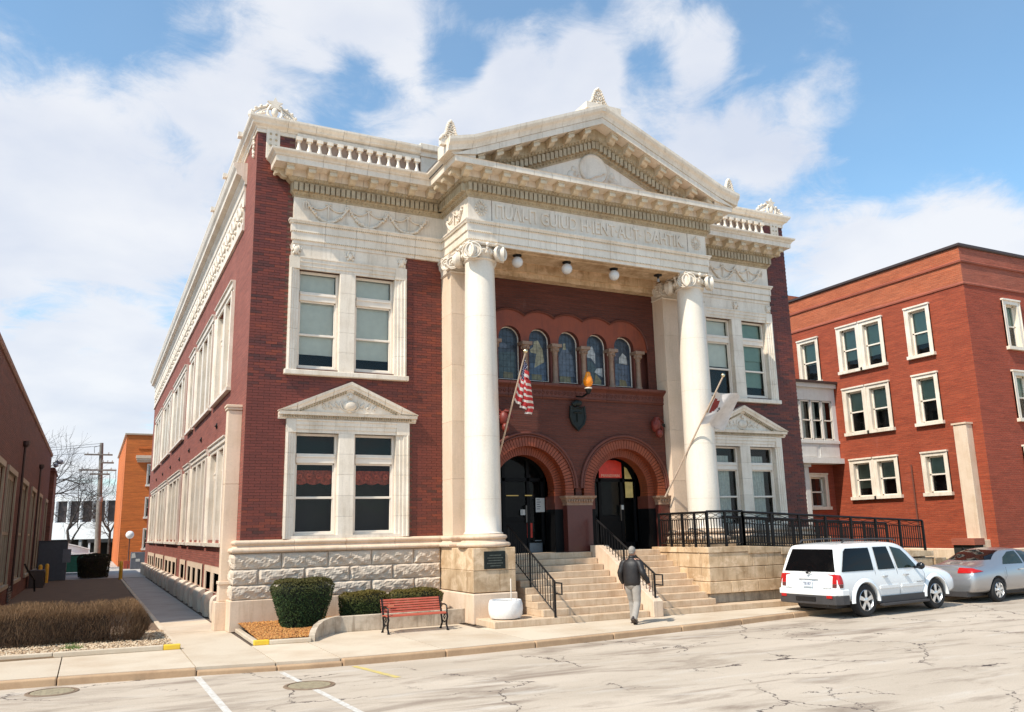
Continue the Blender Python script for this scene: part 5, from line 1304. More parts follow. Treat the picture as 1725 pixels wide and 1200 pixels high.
def railing(root, pts, base_z, rail_h, posts, picket=.10, scroll=True, thick=.03):
    "pts: two plan points; base_z(t) and rail heights along it"
    (x0, y0), (x1, y1) = pts; L_ = hypot(x1-x0, y1-y0); at = lambda t, z: (x0+(x1-x0)*t, y0+(y1-y0)*t, base_z(t)+z)
    def bar(z, r, nm):
        n = 6; MB().tube([at(k/n, z) for k in range(n+1)], r, 4).obj(nm, black_iron, root)
    bar(rail_h, .036, 'top_rail'); bar(rail_h-.19, .016, 'mid_rail'); bar(.10, .018, 'bottom_rail'); bar(.38, .011, 'cross_rail')
    for k in range(posts+1):
        t = k/posts; x, y, z = at(t, 0); MB().box(x-thick, x+thick, y-thick, y+thick, z-.02, z+rail_h).obj('post', black_iron, root)
    n = int(L_/picket); key = round(rail_h, 2); me = MB().box(-.011, .011, -.011, .011, 0, rail_h-.29).mesh('picket'); me.materials.append(black_iron)
    for k in range(n):
        t = (k+.5)/n; link('picket', me, None, root, at=at(t, .10))
    if scroll:
        for k in range(posts):
            m = MB(); t0, t1 = k/posts, (k+1)/posts
            for s in (0, 1):
                P = []
                for q in range(13):
                    u = q/12; t = t0+(t1-t0)*(u if s else 1-u); P.append(at(t, rail_h-.105+.055*sin(u*pi*2)))
                m.tube(P, .009, 4)
            m.obj('scroll_panel', black_iron, root)
rl = empty('ramp_railing', (12.4, -2.8, 1.69), 'black iron railing along the front edge of the ramp wall, nearest the street', 'railing', 'iron railings of the ramp')
railing(rl, [(12.42, -.55), (12.42, -2.85)], lambda t: 1.69, .98, 4)
railing(rl, [(12.42, -2.83), (13.75, -2.83)], lambda t: 1.69, 1.0, 2); railing(rl, [(13.75, -2.83), (21.45, -2.83)], lambda t: 1.695-t*.36, .97, 7)
rl2 = empty('ramp_railing', (13.9, -1.25, 1.6), 'rear black iron railing of the ramp, behind the front railing', 'railing', 'iron railings of the ramp')
railing(rl2, [(13.95, -1.25), (21.6, -1.25)], lambda t: 1.62-t*.33, .96, 7)
def handrail(x, y0, z0, y1, z1, label, grp='handrails of the steps', lowz=0.0, up=.92):
    "sloping handrail: (y0,z0) low end of the top rail, (y1,z1) high end"
    h = empty('handrail', (x, y0, lowz), label, 'handrail', grp); P = lambda t: (x, y0+(y1-y0)*t, z0+(z1-z0)*t)
    MB().tube([P(0), P(1)], .026, 6).obj('top_rail', black_iron, h); off = up-.16
    MB().tube([(a, b, c-off) for a, b, c in (P(0), P(1))], .018, 4).obj('bottom_rail', black_iron, h)
    m = MB(); m.tube([P(0), (x, y0-.05, z0-.03), (x, y0-.36, z0-.03), (x, y0-.36, z0-.29), (x, y0-.02, z0-.29)], .022, 6); m.obj('end_loop', black_iron, h)
    MB().box(x-.022, x+.022, y0-.022, y0+.022, lowz, z0).obj('post', black_iron, h); MB().box(x-.02, x+.02, y1-.02, y1+.02, z1-up, z1).obj('post', black_iron, h)
    ym, zm = P(.5)[1:]; MB().box(x-.02, x+.02, ym-.02, ym+.02, zm-up, zm).obj('post', black_iron, h)
    n = 19
    for k in range(n):
        a, b, c = P((k+.7)/(n+.4)); MB().box(a-.008, a+.008, b-.008, b+.008, c-off, c).obj('picket', black_iron, h)
    return h
handrail(7.05, -3.42, 1.02, -.85, 2.42, 'black iron handrail at the left side of the steps beside the stone pedestal', lowz=.155)
handrail(10.01, -3.50, 1.10, -.75, 2.55, 'black iron handrail on the sloping cheek wall in the middle of the steps', lowz=.48, up=.86)
# ============================================================ STREET THINGS
def lp(root): return dict(parent=root, local=True)
# ---- bench
def bench():
    t = empty('park_bench', (3.67, -2.62, 0), 'red slatted park bench with black cast iron legs on the pavement', 'bench')
    red = stained('red_painted_slat', (.46, .085, .045), (.55, .20, .13), rough=.5, amt=.4, blot=6, streak=False)
    hw = .76
    SP = [(-.25, .375), (-.17, .385), (-.09, .385), (-.01, .38), (.07, .372)]
    for (y, z) in SP: bevel(MB().box(-hw, hw, y, y+.06, z, z+.025).obj('seat_slat', red, t, local=True), .006)
    for k in range(6):
        z = .43+k*.054; y = .135+k*.024
        m = MB(); m.box(-hw, hw, 0, .02, 0, .040); m.v = [(a, y+b+c*.35, z+c) for a, b, c in m.v]; bevel(m.obj('back_slat', red, t, local=True), .005)
    for s in (-1, 1):
        m = MB(); x = s*(hw-.03)
        T = lambda pts, r: m.tube([(x, y, z) for y, z in pts], r, 6)
        T([(-.30, 0), (-.27, .06), (-.21, .13), (-.23, .22), (-.28, .31), (-.25, .37)], [.032, .022, .026, .024, .026, .026])
        T([(.17, 0), (.13, .07), (.06, .14), (.08, .25), (.12, .33), (.10, .37)], [.032, .022, .026, .024, .024, .024])
        T([(-.27, .365), (.12, .36)], .02); T([(.10, .36), (.16, .48), (.27, .77)], [.026, .022, .016]); T([(-.24, .37), (-.25, .50), (-.22, .56), (-.1, .585), (.05, .575), (.20, .57)], .019)
        T([(-.23, .22), (-.08, .17), (.08, .22)], .016); T([(-.14, .3), (-.08, .24), (-.02, .3), (-.08, .35), (-.14, .3)], .012)
        for y, z in ((-.30, .01), (.17, .01)): m.ell((x, y, z+.005), (.035, .045, .018), 8, 4)
        m.obj('cast_iron_leg', black_iron, t, local=True, smooth=50)
    MB().box(-hw+.16, -hw+.30, .15, .155, .575, .62).obj('small_plate', simple('orange_plate', (.6, .2, .1), .5), t, local=True)
bench()
# ---- white planter tub with a stick
t = empty('planter_tub', (5.95, -2.88, .155), 'round white rough concrete planter tub on the low step beside the pedestal', 'planter')
m = MB(); m.lathe([(.26, 0), (.37, .03), (.415, .12), (.43, .25), (.42, .37), (.40, .43), (.385, .455), (.35, .45), (.34, .40), (.0, .39)], (0, 0, 0), 36)
m.obj('tub', granite_w, t, local=True, smooth=40); MB().lathe([(.335, .392), (.33, .41), (0, .415)], (0, 0, 0), 24).obj('soil', simple('dark_soil', (.06, .045, .035), 1), t, local=True)
MB().tube([(.17, .02, .40), (.165, .02, .95)], .014, 6).obj('stick', white_paint, t, local=True)
# ---- porch globes
globe_m = simple('opal_globe', (.66, .64, .62), .25, var=.04)
for i, (x, lab) in enumerate(((7.15, 'white globe ceiling lamp under the portico, nearest the left column'), (8.80, 'white globe ceiling lamp under the portico, second from the left column'), (10.47, 'white globe ceiling lamp under the portico, third from the left column'))):
    t = empty('globe_lamp', (x, -1.62, 10.085), lab, 'lamp', 'globe lamps under the portico ceiling')
    MB().lathe([(.0, 0), (.13, 0), (.13, -.03), (.08, -.06), (.08, -.08)], (0, 0, 0), 20).obj('lamp_fitting', black_iron, t, local=True)
    MB().ell((0, 0, -.21), .165, 24, 14).obj('globe', globe_m, t, local=True, smooth=60)
t = empty('globe_lamp', (12.13, -1.62, 10.085), 'bare lamp fitting without its globe under the portico, beside the right column', 'lamp')
m = MB(); m.lathe([(.0, 0), (.13, 0), (.13, -.03), (.05, -.05), (.03, -.1), (.03, -.14)], (0, 0, 0), 20); m.obj('lamp_fitting', black_iron, t, local=True); MB().lathe([(.04, -.13), (.045, -.22), (.0, -.24)], (0, 0, 0), 12).obj('bare_bulb', simple('grey_bulb', (.3, .3, .3), .3), t, local=True)
# ---- amber flame lamp over the doors
t = empty('flame_lamp', (9.66, -1.17, 6.20), 'amber flame-shaped glass lamp on a dark bracket above the doors', 'lamp')
am, nt_, bb = base_mat('amber_glass', .15); bb.inputs['Base Color'].default_value = (.85, .26, .01, 1); bb.inputs['Subsurface Weight'].default_value = .2
m = MB(); m.lathe([(.06, .22), (.12, .28), (.15, .36), (.145, .44), (.11, .53), (.08, .60), (.075, .65), (.055, .68), (.0, .69)], (0, 0, 0), 20); m.v = [(x+.03*max(0, z-.45), y, z) for x, y, z in m.v]; m.obj('flame_shade', am, t, local=True, smooth=60)
m = MB(); m.lathe([(.0, .0), (.05, .02), (.09, .11), (.10, .16)], (0, 0, 0), 16); m.tube([(0, 0, .05), (0, .35, -.02), (0, .72, .05)], .03, 6); m.obj('lamp_bracket', black_iron, t, local=True, smooth=40)
MB().lathe([(.10, .165), (.115, .175), (.115, .205), (.06, .22)], (0, 0, 0), 20).obj('lamp_collar', white_paint, t, local=True)
# ---- flags
gold = simple('gilded_ball', (.75, .65, .42), .25, metal=1, var=0)
polem = simple('pale_flag_pole', (.55, .42, .32), .5, var=.15)
blue_m = simple('flag_navy', (.018, .02, .07), .8); redf = simple('flag_red', (.42, .025, .03), .8); whitef = simple('flag_white', (.60, .56, .54), .8)
def cloth(name, nu, nv, fn, mats, pick, parent):
    m = MB(); P = [fn(i/nu, j/nv) for j in range(nv+1) for i in range(nu+1)]; fs = [(j*(nu+1)+i, j*(nu+1)+i+1, (j+1)*(nu+1)+i+1, (j+1)*(nu+1)+i) for j in range(nv) for i in range(nu)]
    m.add(P, fs); me = m.mesh(name, 80, fix=False)
    for q in mats: me.materials.append(q)
    k = 0
    for j in range(nv):
        for i in range(nu): me.polygons[k].material_index = pick((i+.5)/nu, (j+.5)/nv); k += 1
    return link(name, me, None, parent)
# American flag: staff leans out from the wall by the left column
A0 = Vector((6.86, -.55, 4.05)); A1 = Vector((6.70, -2.85, 6.93))
t = empty('flag_on_pole', A0, 'American flag hanging from a slanted pole beside the left column', 'flag')
MB().tube([A0, A1], [.03, .022], 8).obj('flag_pole', polem, t); MB().ell(A1+Vector((0, 0, .03)), .06, 12, 8).obj('finial', gold, t, smooth=60)
dv = (A0-A1).normalized()
def us(u, v):
    # v along the pole from the top, u away from it; the cloth hangs down limp and folded
    p = A1+dv*(.12+1.35*v)
    spread = .05+.40*min(1, v*1.25)
    f = u*3.2*2*pi
    drop = u*(.42+.30*(1-v))
    return (p.x+u*spread+.05*sin(f)*u+.015, p.y-.10*cos(f)*min(1, u*2)-.05*u, p.z-drop-.03*sin(f*.5)*u)
def uspick(u, v):
    if v < .40 and u < .5: return 1
    return 2 if (v*12) % 2 < 1.25 else 0
fl = cloth('american_flag', 48, 52, us, [whitef, blue_m, redf], uspick, t)
m = MB()
for r in range(8):
    for c in range(6 if r % 2 == 0 else 5):
        u, v = (.06+(.10 if r % 2 == 0 else .155)+c*.095)*.9-.04, .035+r*.052
        p = us(u, v); n_ = Vector(us(u+.01, v))-Vector(p)
        m.ell((p[0], p[1]-.012, p[2]), (.014, .006, .014), 5, 3)
m.obj('star_field', whitef, fl)
# state flag on the right: white with a dark red emblem
B0 = Vector((12.66, -.62, 3.20)); B1 = Vector((13.05, -3.25, 6.60))
t = empty('flag_on_pole', B0, 'white state flag with a dark red emblem on a slanted pole by the right column', 'flag')
MB().tube([B0, B1], [.03, .022], 8).obj('flag_pole', polem, t); MB().ell(B1+Vector((0, 0, .03)), .06, 12, 8).obj('finial', gold, t, smooth=60)
dv2 = (B0-B1).normalized()
def stf(u, v):
    p = B1+dv2*(.50+1.12*v)
    return (p.x+u*(.92-.12*v)+.03*sin(u*9), p.y+.10*sin(u*7+v*3)-.02, p.z-u*.05-.10*u*u-.05*sin(u*6+v*2)-.06*sin(v*3)*u)
cloth('state_flag', 30, 20, stf, [whitef, simple('flag_dark_red', (.22, .03, .025), .8), simple('flag_ink', (.03, .03, .03), .8), simple('flag_ochre', (.35, .18, .06), .8)],
      lambda u, v: (3 if u < .06 and .12 < v < .6 else (1 if .10 < u < .30 and .15+.3*(u-.12) < v < .62-.9*(u-.12) else (2 if .33 < u < .45 and .44 < v < .60 and (int(u*60)+int(v*30)) % 3 else 0))), t)

# ---- shrubs and hedges
def foliage_mat(name, cols, rough=.8, top=None, ztop=1.0, tb=.2):
    m, nt, b = base_mat(name, rough, .25); g = nt.nodes.new('ShaderNodeNewGeometry'); r = nt.nodes.new('ShaderNodeValToRGB'); nt.links.new(g.outputs['Random Per Island'], r.inputs[0]); e = r.color_ramp.elements
    e[0].position = 0; e[0].color = rgb(cols[0]); e[1].position = 1; e[1].color = rgb(cols[-1])
    for i, c in enumerate(cols[1:-1]): x = e.new((i+1)/(len(cols)-1)); x.color = rgb(c)
    c = r.outputs[0]
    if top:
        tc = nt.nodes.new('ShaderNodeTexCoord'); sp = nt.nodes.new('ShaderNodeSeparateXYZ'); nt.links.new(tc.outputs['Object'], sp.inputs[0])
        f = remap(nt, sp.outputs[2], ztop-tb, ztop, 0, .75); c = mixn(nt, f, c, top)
    nt.links.new(c, b.inputs['Base Color']); return m
def clipped_bush(name, label, cat, loc, hx, hy, h, mat, core_mat, n, flare=.0, seed=1, leaf=.028, group=None, z0=.05):
    t = empty(name, loc, label, cat, group); rnd = random.Random(seed)
    def surf(a, v):
        "angle a, height v 0..1"
        w = (1-flare)+flare*v; w *= (1-.5*max(0, (v-.8)/.2)**2.5); sq = (abs(cos(a))**3.2+abs(sin(a))**3.2)**(-1/3.2)
        return (hx*w*sq*cos(a), hy*w*sq*sin(a), z0+h*min(v, 1))
    m = MB(); nn = 20; rows = 8
    P = [Vector(surf(2*pi*k/nn, j/rows*.97))*1 for j in range(rows+1) for k in range(nn)]; P = [(p.x*.88, p.y*.88, p.z*.96) for p in P]
    m.add(P, [(j*nn+k, j*nn+(k+1) % nn, (j+1)*nn+(k+1) % nn, (j+1)*nn+k) for j in range(rows) for k in range(nn)]+[tuple(rows*nn+k for k in range(nn))]); m.obj('inner_growth', core_mat, t, local=True)
    m = MB()
    for i in range(n):
        if rnd.random() < .34:
            a = rnd.uniform(0, 2*pi); q = sqrt(rnd.random()); p = Vector(surf(a, .93)); p = Vector((p.x*q, p.y*q, z0+h*(1-.05*q*q)+rnd.uniform(-.03, .02))); nrm = Vector((p.x*.3, p.y*.3, 1))
        else:
            a = rnd.uniform(0, 2*pi); v = rnd.random(); p = Vector(surf(a, v)); k = 1-abs(rnd.gauss(0, .05)); p = Vector((p.x*k, p.y*k, p.z)); nrm = Vector((cos(a), sin(a), .35))
        p += Vector((sin(p.x*9+seed), cos(p.y*11), sin(p.z*10+p.x*7)))*.018
        nrm = (nrm.normalized()+Vector((rnd.gauss(0, .6), rnd.gauss(0, .6), rnd.gauss(0, .5)))).normalized(); tx = nrm.orthogonal().normalized(); ang = rnd.uniform(0, 6.3); ty = nrm.cross(tx); s = leaf*rnd.uniform(.6, 1.4)
        d = tx*cos(ang)+ty*sin(ang); e_ = nrm.cross(d); m.add([p-d*s*.3-e_*s*.35, p+d*s*1.2+nrm*s*.5, p-d*s*.3+e_*s*.35], [(0, 1, 2)])
    m.obj('foliage', mat, t, local=True, fix=False); return t
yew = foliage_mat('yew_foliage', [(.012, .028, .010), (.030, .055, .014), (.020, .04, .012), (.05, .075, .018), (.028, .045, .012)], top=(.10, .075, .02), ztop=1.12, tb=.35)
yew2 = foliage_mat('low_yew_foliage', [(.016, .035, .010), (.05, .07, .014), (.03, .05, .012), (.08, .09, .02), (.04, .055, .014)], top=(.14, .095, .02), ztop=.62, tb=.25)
core_g = simple('dark_shrub_core', (.010, .014, .006), 1); core_b = simple('dark_twig_core', (.030, .018, .012), 1)
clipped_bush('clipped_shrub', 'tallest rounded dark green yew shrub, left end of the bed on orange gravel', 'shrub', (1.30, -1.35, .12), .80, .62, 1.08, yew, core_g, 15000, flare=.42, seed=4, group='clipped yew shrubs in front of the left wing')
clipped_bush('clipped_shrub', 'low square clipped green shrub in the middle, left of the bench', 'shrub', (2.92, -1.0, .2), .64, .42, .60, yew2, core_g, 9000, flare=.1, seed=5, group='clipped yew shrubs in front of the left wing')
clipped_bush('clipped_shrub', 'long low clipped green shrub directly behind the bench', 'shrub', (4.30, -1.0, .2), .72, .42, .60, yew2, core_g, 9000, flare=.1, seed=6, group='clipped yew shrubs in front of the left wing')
clipped_bush('clipped_shrub', 'dark flat-topped shrub far down the alley in front of the dumpster', 'shrub', (-3.05, 35.5, 0), .95, .8, 1.35, foliage_mat('brown_green_foliage', [(.015, .014, .006), (.045, .035, .012), (.03, .03, .01)]), core_b, 7000, flare=.15, seed=8, leaf=.05)
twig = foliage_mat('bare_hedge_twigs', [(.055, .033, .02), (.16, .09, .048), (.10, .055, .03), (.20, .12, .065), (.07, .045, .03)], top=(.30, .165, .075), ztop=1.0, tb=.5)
def twig_hedge(label, x0, x1, y0, y1, h, n, seed):
    t = empty('bare_hedge', ((x0+x1)/2, (y0+y1)/2, 0), label, 'hedge'); rnd = random.Random(seed); m = MB()
    cx, cy = (x0+x1)/2, (y0+y1)/2
    MB().vprism([(x0+.35, y0+.48-.10*(x0-x1)), (x1-.75, y0+.48), (x1-.75, y1-.25), (x0+.35, y1-.25-.10*(x0-x1))], .12, h-.34).obj('inner_growth', core_b, t)
    for i in range(n):
        x = rnd.uniform(x0, x1); y = rnd.uniform(y0, y1); q = rnd.random()
        if rnd.random() < .62:   # top and faces
            if rnd.random() < .5: z = h*rnd.uniform(.72, 1)+.05*sin(x*2.3); 
            else:
                z = h*rnd.uniform(.1, .95); 
                if rnd.random() < .7: y = y0+abs(rnd.gauss(0, .12))
                else: x = x1-abs(rnd.gauss(0, .15))
        else: z = h*rnd.uniform(.05, 1)
        hh = h*(1-.06*abs(sin(x*1.7+1))-.05*abs(sin(x*4.1))); cy_ = abs(y-cy)/((y1-y0)/2); hh *= 1-.16*cy_**3; hh *= 1-.45*max(0, (x-(x1-.45))/.45)**2
        z = min(z, hh)-rnd.random()*.03; e = .10*(1-z/h); y += .05*sin(x*3.3)+.03*sin(x*7+z*5)-.10*(x-x1)
        k_ = max(0, 1-z/(.5*h)); y += .42*k_**1.5*max(0, 1-(y-y0)/.5); x -= .35*k_**1.5*max(0, 1-(x1-x)/.5)
        # round off the right end
        d = Vector((rnd.gauss(0, .38)+(.35 if x > x1-.4 else 0), rnd.gauss(0, .38)-(.35 if y < y0+.25 else 0), 1)).normalized(); L_ = rnd.uniform(.04, .17)*(1.15 if z > .7*h else 1.3); w = rnd.uniform(.0022, .005)
        a = d.orthogonal().normalized(); a = a*cos(q*6.3)+d.cross(a)*sin(q*6.3)
        p = Vector((x, y, max(.02, z-L_))); m.add([p-a*w, p+a*w, p+d*L_], [(0, 1, 2)])
    o = m.obj('twigs', twig, t, fix=False)
    m = MB()
    for i in range(int((x1-x0)*9)):
        x = rnd.uniform(x0+.2, x1-.15); y = rnd.uniform(y0+.15, y1-.15)-.10*(x-x1); p = Vector((x, y, 0)); pts = [p.copy()]
        for q in range(5): p = p+Vector((rnd.gauss(0, .05), rnd.gauss(0, .05), .13)); pts.append(p.copy())
        m.tube(pts, [.012, .011, .010, .008, .006, .004], 4)
    m.obj('stems', simple('hedge_stem_bark', (.08, .05, .035), .9), t, fix=False)['kind'] = 'stuff'
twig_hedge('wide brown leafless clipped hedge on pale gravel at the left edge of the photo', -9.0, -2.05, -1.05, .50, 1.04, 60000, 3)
m = MB(); rnd = random.Random(9)
for k in range(160):
    x, y = -3.55+rnd.gauss(0, .1), -1.6+rnd.gauss(0, .05); h = rnd.uniform(.06, .15); m.add([(x-.004, y, .04), (x+.004, y, .04), (x+rnd.gauss(0, .04), y+rnd.gauss(0, .04), .04+h)], [(0, 1, 2)])
tag(m.obj('grass_tuft', simple('fresh_grass', (.12, .20, .03), .8), fix=False), 'small green tuft of grass at the foot of the brown hedge', 'grass')

# ---- bare trees at the end of the alley
bark = simple('grey_brown_bark', (.045, .034, .028), .9, var=.3)
def bare_tree(loc, h, label, seed, spread=.55, levels=6, group='bare trees behind the alley'):
    t = empty('bare_tree', loc, label, 'tree', group); rnd = random.Random(seed); tr = MB(); br = MB()
    def grow(p, d, L_, r, lev, mb):
        pts = [p.copy()]; rr = [r]; n = 4
        for k in range(n):
            d = (d+Vector((rnd.gauss(0, .12), rnd.gauss(0, .12), rnd.gauss(.03, .06)))).normalized(); p = p+d*L_/n; pts.append(p.copy()); rr.append(r*(1-.4*(k+1)/n))
            if lev > 0 and k >= 1 and rnd.random() < .8:
                a = d.orthogonal().normalized(); a = a*cos(q := rnd.uniform(0, 6.3))+d.cross(a)*sin(q); nd = (d*.75+a*spread*1.3).normalized()
                grow(p.copy(), nd, L_*rnd.uniform(.55, .8), r*.48, lev-1, br)
        mb.tube(pts, rr, 6 if lev > 3 else 3, caps=False)
        if lev > 0:
            for _ in range(2):
                a = d.orthogonal().normalized(); q = rnd.uniform(0, 6.3); a = a*cos(q)+d.cross(a)*sin(q); grow(p.copy(), (d+a*spread).normalized(), L_*rnd.uniform(.6, .85), rr[-1]*.8, lev-1, br)
    grow(Vector((0, 0, 0)), Vector((.05, 0, 1)), h*.28, h*.020, levels, tr)
    tr.obj('trunk', bark, t, local=True, fix=False); br.obj('branches', bark, t, local=True, fix=False)
bare_tree((-7.9, 56, 0), 14.5, 'largest bare tree, rising behind the far end of the left brick wall', 11, .62, 5)
bare_tree((-5.2, 88, 0), 12.5, 'bare tree standing in front of the white building, left of the utility pole', 12, .6, 5)
bare_tree((-1.6, 80, 0), 11, 'bare tree between the utility pole and the orange building', 14, .55, 5)
bare_tree((-13, 85, 0), 14, 'bare tree mostly hidden behind the left brick building', 17, .6, 5)
# ---- utility pole
t = empty('utility_pole', (-2.7, 60, 0), 'grey wooden utility pole with four crossarms at the end of the alley', 'utility pole')
wood = simple('weathered_pole_wood', (.20, .18, .155), .9, var=.25, vscale=3); insul = simple('grey_insulator', (.35, .35, .36), .3); wire = simple('black_wire', (.03, .03, .035), .5)
MB().tube([(0, 0, 0), (-.15, 0, 5), (-.35, 0, 10.6)], [.26, .22, .15], 12).obj('pole', wood, t, local=True, smooth=50)
for z, a, b in ((9.55, -1.55, .60), (8.85, -.2, .75), (8.2, -1.9, 1.0), (7.85, -1.0, .5)):
    arm = bevel(MB().box(a-.1, b, -.22, -.1, z-.07, z+.07).obj('crossarm', wood, t, local=True), .01)
    for k in range(3):
        x = a+(b-a)*(k+.2)/2.6; MB().lathe([(.035, z+.07), (.06, z+.11), (.035, z+.15), (.055, z+.19), (.02, z+.24)], (x, -.16, 0), 8).obj('insulator', insul, arm, local=True)
m = MB()
for pts in ([(-1.8, -.16, 8.1), (-1.75, -.2, 7.4), (-1.2, -.2, 6.4), (-.5, -.2, 5.9), (-.2, -.2, 5.7)], [(.95, -.16, 8.1), (1.0, -.2, 7.4), (.8, -.2, 6.4), (.3, -.2, 5.9), (-.1, -.2, 5.7)], [(-.9, -.2, 7.8), (-.85, -.2, 6.6), (-.3, -.2, 6.0)], [(.5, -.2, 7.8), (.5, -.2, 6.8), (-.1, -.2, 6.0)], [(-.35, -.1, 10.4), (-.9, -.1, 10.2), (-.85, -.1, 9.7)]): m.tube(pts, .022, 4)
m.obj('drop_wires', wire, t, local=True); MB().lathe([(.20, 5.45), (.24, 5.6), (.24, 5.75), (.20, 5.9)], (-.13, 0, 0), 12).obj('cable_clamp', insul, t, local=True)
m = MB()
for i, (z, x) in enumerate(((10.55, -.4), (10.35, -.3), (9.7, -1.6))):
    m.tube([(x-k*3.2, 0+k*1.5, z-.45*sin(pi*min(k, 8)/8)*1.2-.04*k) for k in range(9)], .016, 4)
m.obj('overhead_wires', wire, t, local=True)
# ---- alley street lamp, bollards, bins
t = empty('street_lamp', (-.62, 50, 0), 'short street lamp with a white globe in front of the orange building', 'street lamp')
MB().lathe([(.11, 0), (.11, .35), (.045, .45), (.04, 2.2), (.08, 2.3)], (0, 0, 0), 12).obj('lamp_post', simple('brown_lamp_post', (.10, .035, .02), .6), t, local=True, smooth=40)
MB().ell((0, 0, 2.55), .30, 18, 12).obj('globe', simple('white_globe', (.85, .83, .80), .3, var=0), t, local=True, smooth=60)
MB().box(-.3, .25, -.1, .4, 0, .6).obj('lamp_base_box', simple('red_brown_box', (.35, .06, .03), .6), t, local=True)
bol = simple('yellow_bollard_paint', (.75, .38, .03), .5, var=.2)
for i, (x, y, lab) in enumerate(((-1.66, 31.4, 'yellow steel bollard at the far end of the alley walk'), (-5.6, 29.6, 'left yellow bollard beside the wall of the left brick building'), (-5.35, 31.2, 'right yellow bollard beside the wall of the left brick building'))):
    MB().lathe([(.10, 0), (.10, .92), (.08, .99), (.04, 1.03), (0, 1.035)], (0, 0, 0), 16).obj('bollard', bol, at=(x, y, 0), smooth=40); o = bpy.context.scene.objects[-1] if False else None
    ob = [q for q in COL.objects if q.name.startswith('bollard')][-1]; tag(ob, lab, 'bollard', 'yellow bollards in the alley')
grn = simple('green_dumpster_paint', (.03, .20, .12), .5, var=.2)
t = empty('dumpster', (-4.25, 44, 0), 'green steel dumpster at the end of the alley', 'dumpster')
m = MB(); m.prism(Fr('front', 0), [(-.95, .12), (.75, .12), (.85, 1.2), (-1.05, 1.2)], -.8, .8); bevel(m.obj('bin_body', grn, t, local=True), .02)
m = MB(); m.box(-1.08, .9, -.85, .85, 1.2, 1.27); m.obj('lid', simple('dark_green_lid', (.03, .06, .045), .5), t, local=True)
m = MB(); [m.box(-1.0, .82, -.84, -.80, z, z+.07) for z in (.5, .9)]; m.obj('steel_rib', grn, t, local=True)
t = empty('grey_utility_cabinet', (-5.2, 34, 0), 'tall dark grey steel cabinet against the end of the left building', 'cabinet')
bevel(MB().box(-.75, .72, -.5, .5, 0, 2.2).obj('cabinet_body', simple('blue_grey_steel', (.075, .085, .10), .5), t, local=True), .02); MB().box(.50, .92, -.56, -.3, 1.0, 1.75).obj('meter_box', simple('light_grey_box', (.16, .17, .19), .5), t, local=True); MB().box(-.78, .75, -.53, .53, 2.2, 2.26).obj('cabinet_lid', simple('dark_lid', (.05, .055, .06), .5), t, local=True)
t = empty('vending_cabinet', (.05, 49, 0), 'grey metal cabinet with white stickers beside the orange building', 'cabinet')
bevel(MB().box(-.55, .5, -.3, .3, 0, 1.25).obj('cabinet_body', simple('slate_grey_metal', (.11, .12, .14), .4), t, local=True), .02)
m = MB(); m.prism(Fr('front', -.3), [(-.5, .8), (-.2, .85), (-.28, 1.2), (-.5, 1.15)], 0, .01); m.box(-.2, .1, -.312, -.302, .55, .75); m.obj('sticker', paper, t, local=True)
t = empty('orange_bin', (.95, 46.5, 0), 'dark litter bin with an orange base beside the rear corner of the building', 'bin')
MB().lathe([(.22, .15), (.24, .95), (.20, 1.15), (.1, 1.22), (0, 1.23)], (0, 0, 0), 14).obj('bin_body', black_paint, t, local=True, smooth=40); MB().lathe([(.30, 0), (.27, .15)], (0, 0, 0), 14).obj('bin_base', bol, t, local=True)
t = empty('condenser', (-5.6, 26.5, 0), 'dark boxy air conditioner unit against the left building', 'air conditioner')
bevel(MB().box(-.3, .35, -.5, .5, 0, .85).obj('unit_body', simple('rusty_dark_metal', (.07, .05, .04), .6), t, local=True), .02); MB().box(.3, .37, -.42, .42, .1, .75).obj('unit_grille', black_paint, t, local=True)
t = empty('sloping_handrail', (-5.75, 21, 0), 'dark iron handrail sloping down by the left building', 'handrail'); m = MB(); m.tube([(0, -1.5, 1.3), (.1, .2, .9), (.25, 1.6, .55), (.3, 1.7, 0)], .04, 6); m.obj('rail', black_iron, t, local=True)
t = empty('sign_post', (24.2, -2.2, 0), 'thin dark iron post on the lawn behind the parked cars', 'post'); MB().box(-.03, .03, -.03, .03, 0, 1.35).obj('post', black_iron, t, local=True)
t = empty('steel_pole', (-7.2, 58, 0), 'thin grey pipe standing in front of the white shed', 'pole'); MB().tube([(0, 0, 0), (0, 0, 3.4)], .05, 6).obj('pipe', insul, t, local=True)
